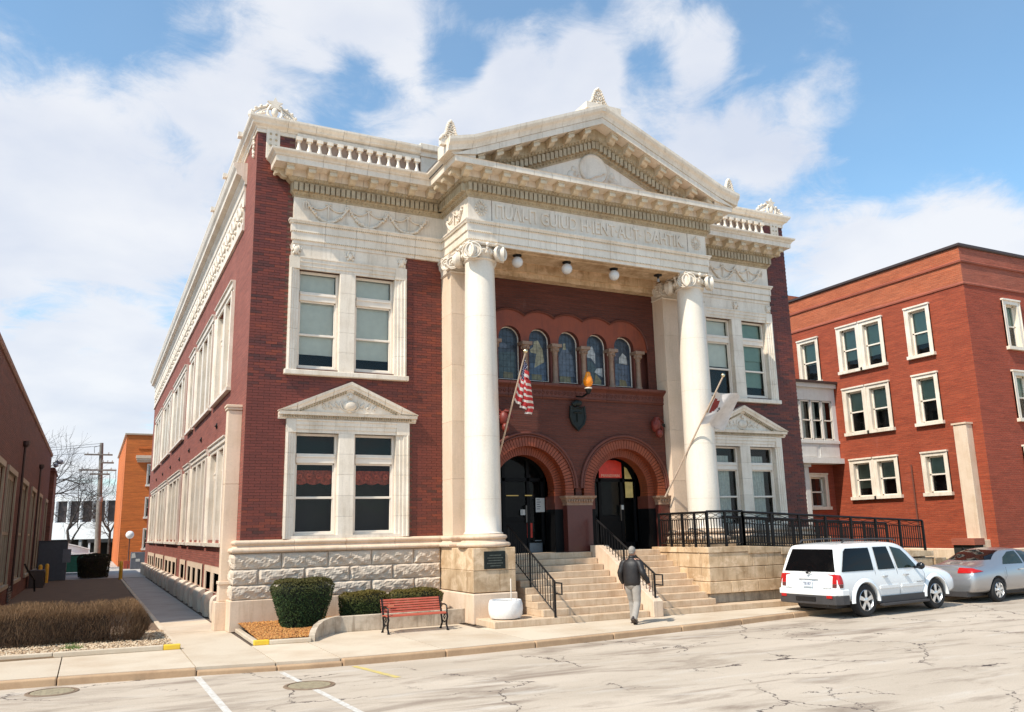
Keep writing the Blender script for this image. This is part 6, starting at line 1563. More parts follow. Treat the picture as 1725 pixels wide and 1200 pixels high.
# ============================================================ OTHER BUILDINGS
def sash_window(root, F, u0, u1, z0, z1, surround_w=.22, proud=.07, mat=terra, blind=None, sill=True, zb=None, meet=None, depth=.22, cap=True):
    "a sash window with a flat moulded surround: surround > window > panes"
    m = MB(); s = surround_w
    for a, b, c, d in ((u0-s, u0, z0, z1+s), (u1, u1+s, z0, z1+s), (u0, u1, z1, z1+s)): m.box(a, b, -depth, proud, c, d, F)
    for a, b, c, d in ((u0-s, u0-s+.05, z0, z1+s), (u1+s-.05, u1+s, z0, z1+s)): m.box(a, b, 0, proud+.03, c, d, F)
    if cap: m.box(u0-s-.02, u1+s+.02, 0, proud+.06, z1+s-.06, z1+s+.02, F)
    if sill: m.box(u0-s-.06, u1+s+.06, -depth, proud+.10, z0-.16, z0-.001, F)
    w = m.obj('window', mat, root); m = MB(); f = .07; zm = meet or (z0+z1)/2; o = -depth+.06
    for a, b, c, d in ((u0, u0+f, z0, z1), (u1-f, u1, z0, z1), (u0, u1, z1-f, z1), (u0, u1, z0, z0+f), (u0, u1, zm-.035, zm+.035)): m.box(a, b, o-.08, o+.02, c, d, F)
    m.obj('sash_frame', white_paint, w)
    for c, d, q in ((z0, zm, -.05), (zm, z1, -.03)): MB().add([F(u0, o+q, c), F(u1, o+q, c), F(u1, o+q, d), F(u0, o+q, d)], [F.q]).obj('pane', glass, w, fix=False)
    MB().box(u0, u1, o-.5, o-.45, z0, z1, F).obj('room_behind', dark_room, w)
    if blind: MB().box(u0+.02, u1-.02, o-.12, o-.11, zb if zb else zm, z1, F).obj('blind', blind, w)
    return w
# ---- right brick building
RBX, RBY = 32.5, 2.04
rb_ = empty('brick_building', (40, 8, .5), 'three-storey orange-red brick building with white framed windows, right of the main building', 'building')
FS = Fr('left', RBX); FF = Fr('front', RBY)
rholes = []; WIN = []
rows = [(10.28, 12.50), (6.95, 9.10), (3.60, 5.32)]
for ri, (z0, z1) in enumerate(rows):
    for (a, b) in ((4.15, 5.12),): WIN.append((a, b, z0, z1, ri))
    for (a, b) in ((6.92, 7.95), (8.42, 9.45)): WIN.append((a, b, z0, z1, ri))
WIN.append((11.25, 12.35, 10.1, 12.35, 0)); WIN += [(14.5, 15.6, z0, z1, i) for i, (z0, z1) in enumerate(rows)]
holes = [w[:4] for w in WIN]
wall_mesh(FS, RBY, 30, 0, 13.17, holes, .25).obj('side_wall', brick_r_y, rb_)
fw = [(35.35, 36.2, z0, z1, i) for i, (z0, z1) in enumerate(((10.35, 12.45), (6.9, 8.95), (3.6, 5.4)))]+[(38.6, 39.6, z0, z1, i) for i, (z0, z1) in enumerate(((10.35, 12.45), (6.9, 8.95), (3.6, 5.4)))]
wall_mesh(FF, RBX, 62, 0, 13.17, [w[:4] for w in fw], .25).obj('front_wall', brick_r_x, rb_)
for nm, F, a, b, mt in (('parapet_side', FS, RBY, 30, brick_r2_y), ('parapet_front', FF, RBX, 62, brick_r2_x)):
    MB().add([F(a, .0, 13.17), F(b, .0, 13.17), F(b, .0, 15.0), F(a, .0, 15.0)], [(0, 1, 2, 3)]).obj('parapet_wall', mt, rb_, fix=False)
pth = [(RBX, 30), (RBX, RBY), (62, RBY)]
run('corbel_course', brick_r2_x, rb_, pth, [(-.05, 13.14), (.05, 13.14), (.06, 13.2), (.03, 13.28), (-.05, 13.3)], 6)
run('corbel_course', brick_r2_x, rb_, pth, [(-.05, 14.20), (.07, 14.22), (.09, 14.30), (.02, 14.36), (-.05, 14.38)], 6)
run('roof_coping', darkmetal, rb_, pth, [(-.3, 14.98), (.06, 14.98), (.10, 15.03), (.10, 15.14), (-.3, 15.18)], 4)
MB().box(RBX+.1, 61, RBY+.1, 29, 14.6, 14.65).obj('roof', roofing, rb_); m = MB(); m.box(RBX+.6, 60, RBY+.6, RBY+.65, .6, 14.5); m.box(RBX+.6, RBX+.65, RBY+.6, 29, .6, 14.5); m.obj('interior_partition', dark_room, rb_)
MB().box(36, 39.5, 17, 22, 14.6, 17.0).obj('roof_house', brick_r2_y, rb_)
run('foundation', lime_l, rb_, pth, [(-.05, .3), (.09, .3), (.09, .98), (.05, 1.02), (-.05, 1.03)], 3)
bl_ = {0: blind_g, 1: blind_g, 2: blind_g}
rnd = random.Random(2)
groups = {}
for (a, b, z0, z1, ri) in WIN: 
    solo = a < 6 or a > 10.5
    sash_window(rb_, FS, a, b, z0, z1, .22 if solo else .235, blind=bl_[ri], zb=z0+(z1-z0)*rnd.choice((.25, .45, .5, .55)))
for (a, b, z0, z1, ri) in fw: sash_window(rb_, FF, a, b, z0, z1, .24, blind=bl_[ri], zb=z0+(z1-z0)*rnd.choice((.35, .5)))
# cream buttress on its side wall
m = MB(); m.v = []; P = [(RBX-.62, 3.25), (RBX, 3.25), (RBX, 3.95), (RBX-.62, 3.95)]
bevel(MB().vprism([(RBX-.45, 2.55), (RBX+.0, 2.55), (RBX, 3.2), (RBX-.45, 3.2)], 1.42, 6.60).obj('buttress', lime_l, rb_), .02); MB().vprism([(RBX-.5, 2.50), (RBX, 2.50), (RBX, 3.25), (RBX-.5, 3.25)], 6.60, 6.68).obj('buttress_cap', lime_l, rb_)
bevel(MB().vprism([(RBX-.75, 2.4), (RBX, 2.4), (RBX, 3.4), (RBX-.75, 3.4)], .3, 1.42).obj('buttress_base', lime_l, rb_), .02)
m = MB(); m.box(RBX-1.4, RBX-.7, 2.2, 3.3, 1.22, 1.50); m.obj('entrance_hood', brick_r2_x, rb_); MB().box(RBX-1.3, RBX-.7, 2.3, 3.3, .5, 1.22).obj('entrance_recess', dark_room, rb_)
m = MB(); m.tube([(RBX-.07, 5.95, 5.0), (RBX-.07, 5.95, 1.1)], .04, 6); m.obj('down_pipe', simple('red_brown_pipe', (.16, .05, .03), .7), rb_)
# ---- link bridge
lb = empty('link_bridge', (26, 11, 5), 'white enclosed bridge with windows linking the main building to the brick building', 'bridge')
FB = Fr('front', 10.3); bw = stained('white_bridge_panel', (.70, .68, .64), (.5, .45, .38), rough=.5, amt=.3)
wall_mesh(FB, W, RBX, 5.65, 9.45, [(19.8+k*.78, 20.5+k*.78, 6.66, 8.75) for k in range(16)], .15).obj('bridge_wall', bw, lb)
for k in range(16):
    a = 19.8+k*.78; m = MB()
    for q in ((a, a+.06, 6.66, 8.75), (a+.64, a+.70, 6.66, 8.75), (a, a+.7, 8.69, 8.75), (a, a+.7, 6.66, 6.72), (a, a+.7, 7.66, 7.72)): m.box(q[0], q[1], -.12, -.03, q[2], q[3], FB)
    w = m.obj('window', white_paint, lb); MB().add([FB(a, -.08, 6.66), FB(a+.7, -.08, 6.66), FB(a+.7, -.08, 8.75), FB(a, -.08, 8.75)], [(0, 1, 2, 3)]).obj('pane', glass, w, fix=False)
    if k > 10: MB().box(a+.05, a+.5, -.3, -.29, 6.7, 8.75, FB).obj('curtain', curtain_w, w)
MB().box(W, RBX, 11.0, 11.05, 5.6, 9.5).obj('inner_wall', dark_room, lb)
MB().box(W, RBX, 10.14, 13, 9.45, 9.68).obj('roof_fascia', bw, lb); MB().box(W, RBX+.0, 10.0, 13.1, 9.68, 9.80).obj('roof_coping', darkmetal, lb)
MB().box(W, RBX, 10.22, 10.3, 6.45, 6.6).obj('sill_band', bw, lb); MB().box(W, RBX, 10.05, 13, 5.38, 5.65).obj('floor_fascia', bw, lb)
for k in range(8): MB().box(19.5+k*1.65, 20.9+k*1.65, 10.27, 10.3, 5.75, 6.35).obj('panel', bw, lb)
MB().box(29.9, 30.2, 10.4, 10.7, 0.5, 5.2).obj('bridge_pillar', bw, lb); MB().box(29.8, 30.3, 10.3, 10.85, 5.2, 5.38).obj('pillar_cap', bw, lb)
FB2 = Fr('front', 10.9); wall_mesh(FB2, W, RBX, 0, 5.4, [(30.75, 31.75, 3.15, 4.7)], .2).obj('rear_link_wall', brick_r_x, lb); sash_window(lb, FB2, 30.75, 31.75, 3.15, 4.7, .2, blind=None)
# ---- left brick building
LBX = -6.0; lb2 = empty('brick_building', (-12, 20, 0), 'long low brown brick building in shade with tall cream windows, left edge of the photo', 'building'); FLB = Fr('right', LBX)
lw = [(5.6, 9.0), (10.4, 14.0), (17.0, 20.4), (23.4, 26.6), (29.6, 32.6), (37.0, 39.4)]
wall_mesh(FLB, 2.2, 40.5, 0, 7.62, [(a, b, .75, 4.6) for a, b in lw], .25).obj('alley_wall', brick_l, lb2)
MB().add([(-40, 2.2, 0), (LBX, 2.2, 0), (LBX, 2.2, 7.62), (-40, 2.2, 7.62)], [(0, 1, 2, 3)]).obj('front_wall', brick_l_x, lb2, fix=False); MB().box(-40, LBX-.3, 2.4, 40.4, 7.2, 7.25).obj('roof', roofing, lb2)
m = MB(); m.box(LBX-.7, LBX-.65, 2.6, 40, .2, 7.2); m.box(-40, LBX-.3, 40.4, 40.5, 0, 7.6); m.obj('interior_partition', dark_room, lb2)
run('roof_coping', stained('brown_stone_coping', (.30, .17, .12), (.2, .10, .07), rough=.8), lb2, [(-40, 2.2), (LBX, 2.2), (LBX, 40.5)], [(-.3, 7.62), (.04, 7.62), (.07, 7.68), (.07, 7.80), (-.3, 7.84)], 3)
cream = stained('cream_window_wood', (.42, .35, .25), (.28, .21, .14), rough=.6, amt=.4)
for a, b in lw:
    m = MB()
    for q in ((a, a+.14, .75, 4.6), (b-.14, b, .75, 4.6), (a, b, 4.42, 4.6), (a, b, 2.5, 2.6), (a, b, .75, .85))+tuple((a+(b-a)*k/4-.06, a+(b-a)*k/4+.06, .75, 4.6) for k in (1, 2, 3)): m.box(q[0], q[1], -.2, -.05, q[2], q[3], FLB)
    m.box(a-.12, b+.12, -.05, .07, 4.6, 4.78, FLB); m.box(a-.12, b+.12, -.05, .09, .62, .75, FLB); m.box(a-.16, a, -.02, .05, .75, 4.6, FLB); m.box(b, b+.16, -.02, .05, .75, 4.6, FLB)
    w = m.obj('window', cream, lb2)
    for k in range(4): MB().add([FLB(a+(b-a)*k/4, -.15, .75), FLB(a+(b-a)*(k+1)/4, -.15, .75), FLB(a+(b-a)*(k+1)/4, -.15, 4.5), FLB(a+(b-a)*k/4, -.15, 4.5)], [(0, 1, 2, 3)]).obj('pane', glass, w, fix=False)
for y in (16, 27.9): m = MB(); m.tube([(LBX+.08, y, 5.9), (LBX+.08, y, .4)], .05, 6); m.lathe([(.06, 5.9), (.14, 6.0), (.14, 6.15)], (LBX+.1, y, 0), 8); m.obj('down_pipe', darkmetal, lb2)
MB().box(LBX-5, LBX+.25, 40.6, 44.8, 0, 6.95).obj('end_wing', brick_l_x, lb2); MB().box(LBX-5, LBX+.32, 40.5, 44.9, 6.6, 6.72).obj('wing_band', brick_l, lb2)
m = MB(); m.tube([(LBX+.1, 40.2, 7.2), (LBX+.45, 40.2, 7.35)], .04, 6); m.obj('flood_light_arm', darkmetal, lb2); m = MB(); m.ell((LBX+.5, 40.2, 7.3), (.22, .22, .18), 10, 6); m.ell((LBX+.3, 40.0, 7.05), (.16, .16, .14), 8, 6); m.obj('flood_light', simple('grey_lamp_head', (.30, .30, .32), .4), lb2, smooth=60)
grm = simple('grey_louvre', (.16, .14, .12), .6)
for k in range(6): MB().box(15.0, 16.6, .02, .06, .05+.10*k, .11+.10*k, FLB).obj('louvre_slat', grm, lb2)
# ---- orange building
ob = empty('orange_building', (5, 60, 0), 'bright orange brick building behind the main building at the end of the alley', 'building'); FO = Fr('front', 56.0)
ow = [(.68, 1.6, z0, z1) for z0, z1 in ((6.75, 8.4), (4.05, 5.6), (1.45, 3.0))]
wall_mesh(FO, -1.15, 12, 0, 10.95, ow, .2).obj('front_wall', brick_o, ob)
MB().box(-1.15, -1.13, 56, 80, 0, 10.95).obj('side_wall', brick_o, ob); MB().box(-1.3, 12, 55.9, 80, 10.95, 11.08).obj('roof_coping', stained('tan_coping', (.5, .38, .26), (.35, .25, .18)), ob)
MB().box(-1.1, 12, 57, 57.1, .2, 10.8).obj('interior_partition', dark_room, ob)
for z0, z1, o, nm in ((8.95, 9.20, .35, 'cornice'), (8.78, 8.95, .28, 'cornice'), (8.62, 8.78, .16, 'cornice')): MB().box(-.35+(.35-o)*.6, 12, -.01, o, z0, z1, FO).obj(nm, lime_l, ob)
MB().box(-.2, 12, 0, .06, 9.75, 9.85, FO).obj('brick_band', brick_o, ob)
for (a, b, z0, z1) in ow: sash_window(ob, FO, a, b, z0, z1, .10, proud=.05, mat=white_paint, blind=blind_w if z0 > 6 else blind_g, cap=False)
# ---- white building with dark bays
wb = empty('white_building', (-4, 100, 0), 'white flat-roofed building with tall dark bays behind the utility pole', 'building'); FW = Fr('front', 96.0); wh = simple('white_render', (.86, .86, .86), .7, var=.05)
MB().box(-30, 14, 96.05, 112, 2.5, 7.55).obj('wall', wh, wb); MB().box(-30, 14, 95.6, 96.05, 6.95, 7.55).obj('roof_fascia', wh, wb); MB().box(-30, 14, 95.2, 96.05, 2.3, 4.35).obj('spandrel_wall', wh, wb)
wb.rotation_euler.z = radians(-24)
dkb = simple('dark_bay_glazing', (.05, .035, .035), .35); k = 0
x = -13.4
while x < 6: 
    MB().box(x+.16, x+1.36, 95.95, 96.04, 4.4, 6.9).obj('dark_bay', dkb, wb); MB().box(x, x+.15, 95.3, 96.0, 4.36, 6.94).obj('fin', wh, wb); x += 1.52
MB().box(-30, 14, 97, 110, 0, 2.3).obj('undercroft', dark_room, wb)
for x in (-6.5, -2.6, 1.5): MB().box(x, x+.35, 95.4, 95.75, 0, 2.3).obj('column', simple('grey_column', (.3, .3, .3), .7), wb)
sh = empty('white_shed', (-7, 66, 0), 'small white shed with a curved roof beyond the dumpster', 'shed'); Fh = Fr('front', 64.0)
m = MB(); m.prism(Fh, [(-10.5, 0), (-3.4, 0), (-3.4, 1.3), (-4.4, 1.62), (-5.6, 1.92), (-7.2, 2.12), (-9, 2.2), (-10.5, 2.2)], -4, 0); m.obj('shed_body', wh, sh)
m = MB(); m.tube([Fh(u, .1, z) for u, z in ((-10.5, 2.28), (-9, 2.28), (-7.2, 2.20), (-5.6, 2.0), (-4.4, 1.70), (-3.3, 1.36))], .09, 6); m.obj('roof_edge', simple('grey_roof_edge', (.45, .45, .45), .6), sh)
MB().box(-6.3, -5.4, .0, .04, .35, 1.15, Fh).obj('window', simple('grey_shed_window', (.18, .2, .22), .3), sh); m = MB(); [m.box(-4.9, -2.6, .5, .58, .3+.14*k, .41+.14*k, Fh) for k in range(6)]; m.obj('louvred_panel', simple('light_grey_panel', (.55, .56, .57), .5), sh)
cp_ = empty('carport', (-1.5, 86, 0), 'dark open carport below the white building', 'carport'); MB().box(-3.6, 4, 84, 92, 1.9, 2.25).obj('carport_roof', simple('dark_carport', (.05, .05, .05), .8), cp_); MB().box(-3.6, 4, 91.5, 92, 0, 1.9).obj('carport_back', dark_room, cp_); [MB().box(x, x+.2, 84.1, 84.3, 0, 1.9).obj('carport_post', wh, cp_) for x in (-3.5, -.6, 2.4)]
# ============================================================ CARS
def paint(name, col, metal=0.0, rough=.25):
    m, nt, b = base_mat(name, rough, .5, metal); b.inputs['Base Color'].default_value = rgb(col); b.inputs['Coat Weight'].default_value = .7; b.inputs['Coat Roughness'].default_value = .06; return m
rubber = simple('tyre_rubber', (.018, .017, .017), .85, var=.2); chrome = simple('bright_alloy', (.80, .79, .78), .38, metal=1, var=.05)
tailred = simple('red_tail_lens', (.42, .012, .012), .15, var=.05); platem = simple('pale_number_plate', (.60, .63, .66), .4, var=.03); greyplas = simple('dark_grey_plastic', (.045, .04, .04), .6); glossb = simple('gloss_black', (.01, .01, .012), .15)
def wheel(root, x, y, r, w, side, sc=1.0, spokes=5, rimr=.62):
    "side -1: faces -y"
    t = MB(); t.lathe([(r*.66, -w/2+.01), (r*.78, -w/2), (r*.93, -w/2+.012), (r*.99, -w/2+.045), (r, -w/2+.07), (r, w/2-.07), (r*.99, w/2-.045), (r*.93, w/2-.012), (r*.78, w/2), (r*.66, w/2-.01)], (x, y, r), 36, 'y', caps=False); 
    ty = t.obj('tyre', rubber, root, local=True, smooth=40)
    m = MB(); R_ = r*.66; yo = y+side*(w/2-.02)
    q = []; m.lathe([(R_, 0), (R_*.95, -.01), (R_*.9, .02), (R_*.9, w*.55)], (0, 0, 0), 30, 'z', caps=False)
    for k in range(spokes):
        a = 2*pi*k/spokes+.3; 
        for s in (-1, 1):
            a1 = a+s*.13; a2 = a+s*.20
        P = [(R_*.16*cos(a-1.0), R_*.16*sin(a-1.0), .0), (R_*.16*cos(a+1.0), R_*.16*sin(a+1.0), .0), (R_*.93*cos(a+.22), R_*.93*sin(a+.22), .0), (R_*.93*cos(a-.22), R_*.93*sin(a-.22), .0)]
        P += [(px, py, .03) for px, py, _ in P]; m.add(P, [(0, 1, 2, 3), (7, 6, 5, 4), (0, 4, 5, 1), (1, 5, 6, 2), (2, 6, 7, 3), (3, 7, 4, 0)])
    m.lathe([(R_*.24, .035), (R_*.24, -.012), (R_*.1, -.02), (0, -.02)], (0, 0, 0), 16)
    m.v = [(x+a, yo-side*c, r+b) for a, b, c in m.v]; m.obj('rim', chrome, ty, local=True, smooth=30)
    m = MB(); m.lathe([(R_*.9, 0), (0, 0)], (x, yo-side*.07, r), 24, 'y', caps=False); m.obj('brake_disc', simple('dark_wheel_well', (.02, .02, .02), .8) if 'dark_wheel_well' not in MATS else MATS['dark_wheel_well'], ty, local=True)
    return ty
def bake(o):
    "apply modifiers without operators"
    dg = bpy.context.evaluated_depsgraph_get(); me = bpy.data.meshes.new_from_object(o.evaluated_get(dg)); mats = list(o.data.materials)
    o.modifiers.clear(); o.data = me
    return o
def car_shell(root, rows, mat, sub=1, wells=(), name='body'):
    m = MB(); nr = len(rows); nc = len(rows[0]); P = []
    for r in rows: P += [(x, -y, z) for x, y, z in r] + [(x, y, z) for x, y, z in r[1:-1]]   # right side list then left side interior
    K = nc+nc-2
    def idx(i, j, left): return i*K + (j if (not left or j in (0, nc-1)) else nc+j-1)
    Fs = []
    for i in range(nr-1):
        for j in range(nc-1):
            Fs.append((idx(i, j, 0), idx(i+1, j, 0), idx(i+1, j+1, 0), idx(i, j+1, 0))); Fs.append((idx(i, j, 1), idx(i, j+1, 1), idx(i+1, j+1, 1), idx(i+1, j, 1)))
    for i in (0, nr-1):
        j0, j1 = 0, nc-1
        # cap: strips between the right and left half
        for j in range(nc-1):
            a, b, c, d = idx(i, j, 0), idx(i, j+1, 0), idx(i, j+1, 1), idx(i, j, 1)
            f = [a, b, c, d]; f = [q for k, q in enumerate(f) if q not in f[:k]]
            if len(f) >= 3: Fs.append(tuple(f))
    m.add(P, Fs); o = m.obj(name, mat, root, local=True)
    if sub: s = o.modifiers.new('s', 'SUBSURF'); s.levels = sub; s.render_levels = sub
    cut = []
    for (x, z, r, yy) in wells:
        for s in (-1, 1):
            c = MB().lathe([(r, -.32), (r, .32)], (x, s*yy, z), 40, 'y').obj('cutter', mat, root, local=True); cut.append(c)
            bo = o.modifiers.new('b', 'BOOLEAN'); bo.object = c; bo.operation = 'DIFFERENCE'; bo.solver = 'EXACT'
    bpy.context.view_layer.update(); bake(o)
    for c in cut: WLOC.pop(c.name, None); bpy.data.objects.remove(c)
    smooth_mesh(o.data, 32); return o
def side_poly(yfun, pts, off): return [(x, -(yfun(x, z)+off), z) for x, z in pts]
def decal(root, name, mat, yfun, pts, off=.006, both=False, parent=None):
    "a panel laid on the side of the body, built as a thin plate following it"
    m = MB(); n = len(pts)
    for s in ((-1, 1) if both else (-1,)):
        A = [(x, s*(yfun(x, z)+off), z) for x, z in pts]; Bk = [(x, s*(yfun(x, z)-.03), z) for x, z in pts]
        m.add(A+Bk, [tuple(range(n))]+[(i, (i+1) % n, n+(i+1) % n, n+i) for i in range(n)])
    return m.obj(name, mat, parent or root, local=True, fix=False)

from mathutils.bvhtree import BVHTree
def skin_panel(root, name, mat, bvh, pts, axis, side, off=.006, cuts=5, smooth=True):
    "a panel (glass, lamp) laid on the body: its outline is pressed onto the bodywork along y (axis 'y', pts x,z) or x (axis 'x', pts y,z)"
    bm = bmesh.new(); vs = [bm.verts.new((p, side*3, q) if axis == 'y' else (side*8, p, q)) for p, q in pts]; bm.faces.new(vs)
    bmesh.ops.triangulate(bm, faces=bm.faces); bmesh.ops.subdivide_edges(bm, edges=bm.edges, cuts=cuts, use_grid_fill=True)
    d = Vector((0, -side, 0)) if axis == 'y' else Vector((-side, 0, 0)); last = None; bad = []
    for v in bm.verts:
        hit = bvh.ray_cast(v.co, d)
        if hit[0] is None: bad.append(v); continue
        n = hit[1]; n = n if n.dot(d) < 0 else -n; v.co = hit[0]+n*off
    if bad: bmesh.ops.delete(bm, geom=bad, context='VERTS')
    me = bpy.data.meshes.new(name); bm.to_mesh(me); bm.free()
    me.polygons.foreach_set('use_smooth', [True]*len(me.polygons)); return link(name, me, mat, root, local=True)
def bvh_of(o): return BVHTree.FromPolygons([v.co.copy() for v in o.data.vertices], [tuple(p.vertices) for p in o.data.polygons])
# ---- white SUV (x forward, rear at 0)
def suv():
    t = empty('parked_suv', (13.80, -5.08, -.13), 'white estate car with dark tail window and roof rails parked at the kerb', 'car', rz=radians(6.0))
    WP = paint('white_car_paint', (.80, .80, .79))
    # half section: underside centre, sill, waist..., roof centre
    def row(x, zb, ws, wm, wbelt, zbelt, wtop, ztop, dx=(0,)*8):
        pts = [(0, zb), (ws*.95, zb), (ws, zb+.10), (wm, (zb+zbelt)/2+.05), (wbelt, zbelt), (wtop, ztop-.055), (wtop*.92, ztop-.004), (0, ztop+.018)]
        return [(x+d, y, z) for d, (y, z) in zip(dx, pts)]
    rows = [row(.03, .44, .86, .91, .87, 1.10, .735, 1.78, (0, 0, -.02, .02, .06, .27, .31, .28)),
            row(.06, .42, .90, .93, .89, 1.10, .755, 1.79, (0, 0, -.02, .015, .055, .275, .34, .33)),
            row(.14, .40, .915, .94, .90, 1.10, .765, 1.80, (0, 0, 0, 0, .04, .26, .34, .34)),
            row(.66, .36, .925, .948, .908, 1.10, .775, 1.825, (0, 0, 0, 0, 0, .04, .08, .08)), row(1.35, .33, .925, .95, .91, 1.09, .785, 1.835), row(2.2, .33, .925, .95, .91, 1.08, .785, 1.835), row(2.80, .33, .925, .95, .905, 1.07, .775, 1.81, (0, 0, 0, 0, 0, -.02, -.05, -.05)),
            row(3.24, .33, .925, .95, .90, 1.06, .72, 1.55, (0, 0, 0, 0, .05, .0, -.02, -.02)), row(3.56, .33, .925, .95, .89, 1.055, .70, 1.20, (0, 0, 0, 0, .03, .1, .1, .1)), row(4.2, .34, .925, .948, .87, 1.02, .70, 1.12), row(4.66, .38, .91, .925, .84, .97, .68, 1.06), row(4.84, .42, .86, .87, .80, .88, .66, .97), row(4.90, .44, .80, .80, .74, .84, .60, .92)]
    wr = .405; body = car_shell(t, rows, WP, 2, [(1.00, .39, .465, .95), (3.88, .39, .465, .95)])
    def yf(x, z):
        if z < 1.08: return .943-(.035 if z > .95 else 0)*((z-.95)/.13)-max(0, .55-z)*.05
        k = (z-1.08)/.68; return .905-.145*k-(.02 if x < .6 else 0)
    for x in (1.0, 3.88):
        for s in (-1, 1): wheel(t, x, s*.82, wr, .25, s)
    # glass: wrap-round tail window and side lights
    bv = bvh_of(body)
    for sd in (-1, 1):
        skin_panel(t, 'quarter_window', glass_dark, bv, [(.22, 1.13), (1.42, 1.13), (1.42, 1.69), (.56, 1.69), (.46, 1.62)], 'y', sd, .012, 9)
        skin_panel(t, 'rear_door_window', glass_dark, bv, [(1.60, 1.13), (2.28, 1.13), (2.16, 1.70), (1.60, 1.70)], 'y', sd, .012, 7)
        skin_panel(t, 'front_door_window', glass_car, bv, [(2.40, 1.13), (3.26, 1.13), (3.12, 1.28), (2.95, 1.45), (2.72, 1.62), (2.30, 1.70)], 'y', sd, .012, 7)
    skin_panel(t, 'tail_window', glass_dark, bv, [(-.78, 1.13), (.78, 1.13), (.63, 1.68), (-.63, 1.68)], 'x', -1, .012, 9)
    # lower cladding, bumper
    m = MB(); rb = [(-.06, -.86), (-.10, -.5), (-.11, 0), (-.10, .5), (-.06, .86), (.12, .955), (.34, .965)]; full = [(.34, -.965), (.12, -.955)]+rb[:5]+[(.12, .955), (.34, .965)]
    def band(z0, z1, grow, nm, mt, inner=.12):
        P = []; k = len(full)
        for z in (z0, z1):
            for x, y in full: P.append((x-grow if x < .1 else x, y*(1+grow*.2), z))
        for z in (z0, z1):
            for x, y in full: P.append((x+inner, y*.86, z))
        mm = MB().add(P, [(i, i+1, k+i+1, k+i) for i in range(k-1)]+[(k+i, k+i+1, 3*k+i+1, 3*k+i) for i in range(k-1)]+[(i, i+1, 2*k+i+1, 2*k+i) for i in range(k-1)]); return bevel(mm.obj(nm, mt, t, local=True), .02, 3)
    b1 = band(.56, .70, 0, 'bumper', WP); band(.34, .555, -.01, 'lower_bumper', greyplas)
    for s in (-1, 1): MB().box(-.085, -.06, s*.70-.08, s*.70+.08, .50, .57).obj('reflector', tailred, b1, local=True)
    MB().box(-.115, -.09, -.30, .30, .42, .52).obj('tow_step', glossb, b1, local=True)
    for s in (-1, 1):
        MB().box(1.48, 3.40, s*.93-.03, s*.93+.03, .31, .47).obj('sill_cladding', greyplas, t, local=True); bevel(MB().box(1.50, 3.38, s*.99-.07, s*.99+.07, .24, .30).obj('running_board', greyplas, t, local=True), .01)
    # wheel arch flares
    for x in (1.0, 3.88):
        for s in (-1, 1):
            m = MB(); P = []; n = 20
            for k in range(n+1):
                a = -.05+(pi+.10)*k/n
                for r, y in ((.455, .90), (.455, .965), (.475, .985), (.545, .965), (.57, .935)): P.append((x+r*cos(a), s*y, .385+r*sin(a)))
            m.add(P, [(k*5+j, k*5+j+1, k*5+j+6, k*5+j+5) for k in range(n) for j in range(4)]); m.obj('wheel_arch_flare', WP, t, local=True, fix=False, smooth=60)
            MB().lathe([(.45, -.25), (.45, .02)], (x, s*.90 if s < 0 else s*.65, .385), 28, 'y').obj('wheel_well', MATS['dark_wheel_well'] if 'dark_wheel_well' in MATS else glossb, t, local=True) if False else None
    # panel lines, mouldings, handles
    dark = simple('panel_gap', (.03, .03, .03), .8)
    m = MB()
    for pts in ([(1.50, .50), (1.47, 1.08), (1.52, 1.72)], [(2.36, .48), (2.35, 1.08), (2.27, 1.72)], [(3.42, .50), (3.44, .95), (3.40, 1.06)]):
        P = [(x, -(yf(x, z)+.0045), z) for x, z in pts]; m.tube(P, .0045, 4)
    m.obj('door_gap', dark, t, local=True)
    decal(t, 'side_moulding', WP, yf, [(1.56, .66), (2.32, .66), (2.32, .73), (1.56, .73)], .022); decal(t, 'side_moulding', WP, yf, [(2.42, .66), (3.36, .66), (3.36, .73), (2.42, .73)], .022)
    for x in (1.72, 2.58): 
        h = MB().box(x, x+.16, -.985, -.93, .945, .985); bevel(h.obj('door_handle', simple('grey_door_handle', (.42, .42, .42), .4) if 'grey_door_handle' not in MATS else MATS['grey_door_handle'], t, local=True), .01)
    # tail lights, plate, wiper, badge strips
    smoky = simple('smoky_lens', (.12, .035, .03), .2)
    for sd in (-1, 1):
        tl = skin_panel(t, 'tail_light', tailred, bv, [(sd*.72, .84), (sd*.73, 1.06), (sd*.77, 1.08), (sd*.83, 1.04), (sd*.845, .84)], 'x', -1, .014, 7)
        skin_panel(tl, 'lamp_return', tailred, bv, [(.07, .84), (.19, .84), (.18, .98), (.15, 1.05), (.10, 1.07)], 'y', sd, .014, 7)
        skin_panel(tl, 'reverse_lens', smoky, bv, [(sd*.72, .75), (sd*.72, .835), (sd*.845, .835), (sd*.84, .75)], 'x', -1, .012)
        skin_panel(tl, 'lower_lens', smoky, bv, [(.07, .75), (.17, .75), (.19, .835), (.07, .835)], 'y', sd, .012)
    tg = MB(); tg.box(.015, .05, -.30, .30, .955, .985); tg.obj('tailgate_handle', WP, t, local=True)
    pl = bevel(MB().box(-.005, .02, -.155, .155, .76, .915).obj('number_plate', platem, t, local=True), .004)
    me = text_mesh('TE187', .10, .002); xs = [v.co.x for v in me.vertices]; k = .23/(max(xs)-min(xs)); mn = min(xs)
    for v in me.vertices: v.co = (-.008-v.co.z, -( -.115+(v.co.x-mn)*k)*-1 if False else .115-(v.co.x-mn)*k, .80+v.co.y)
    link('plate_characters', me, simple('plate_ink', (.10, .12, .22), .5), pl, local=True)
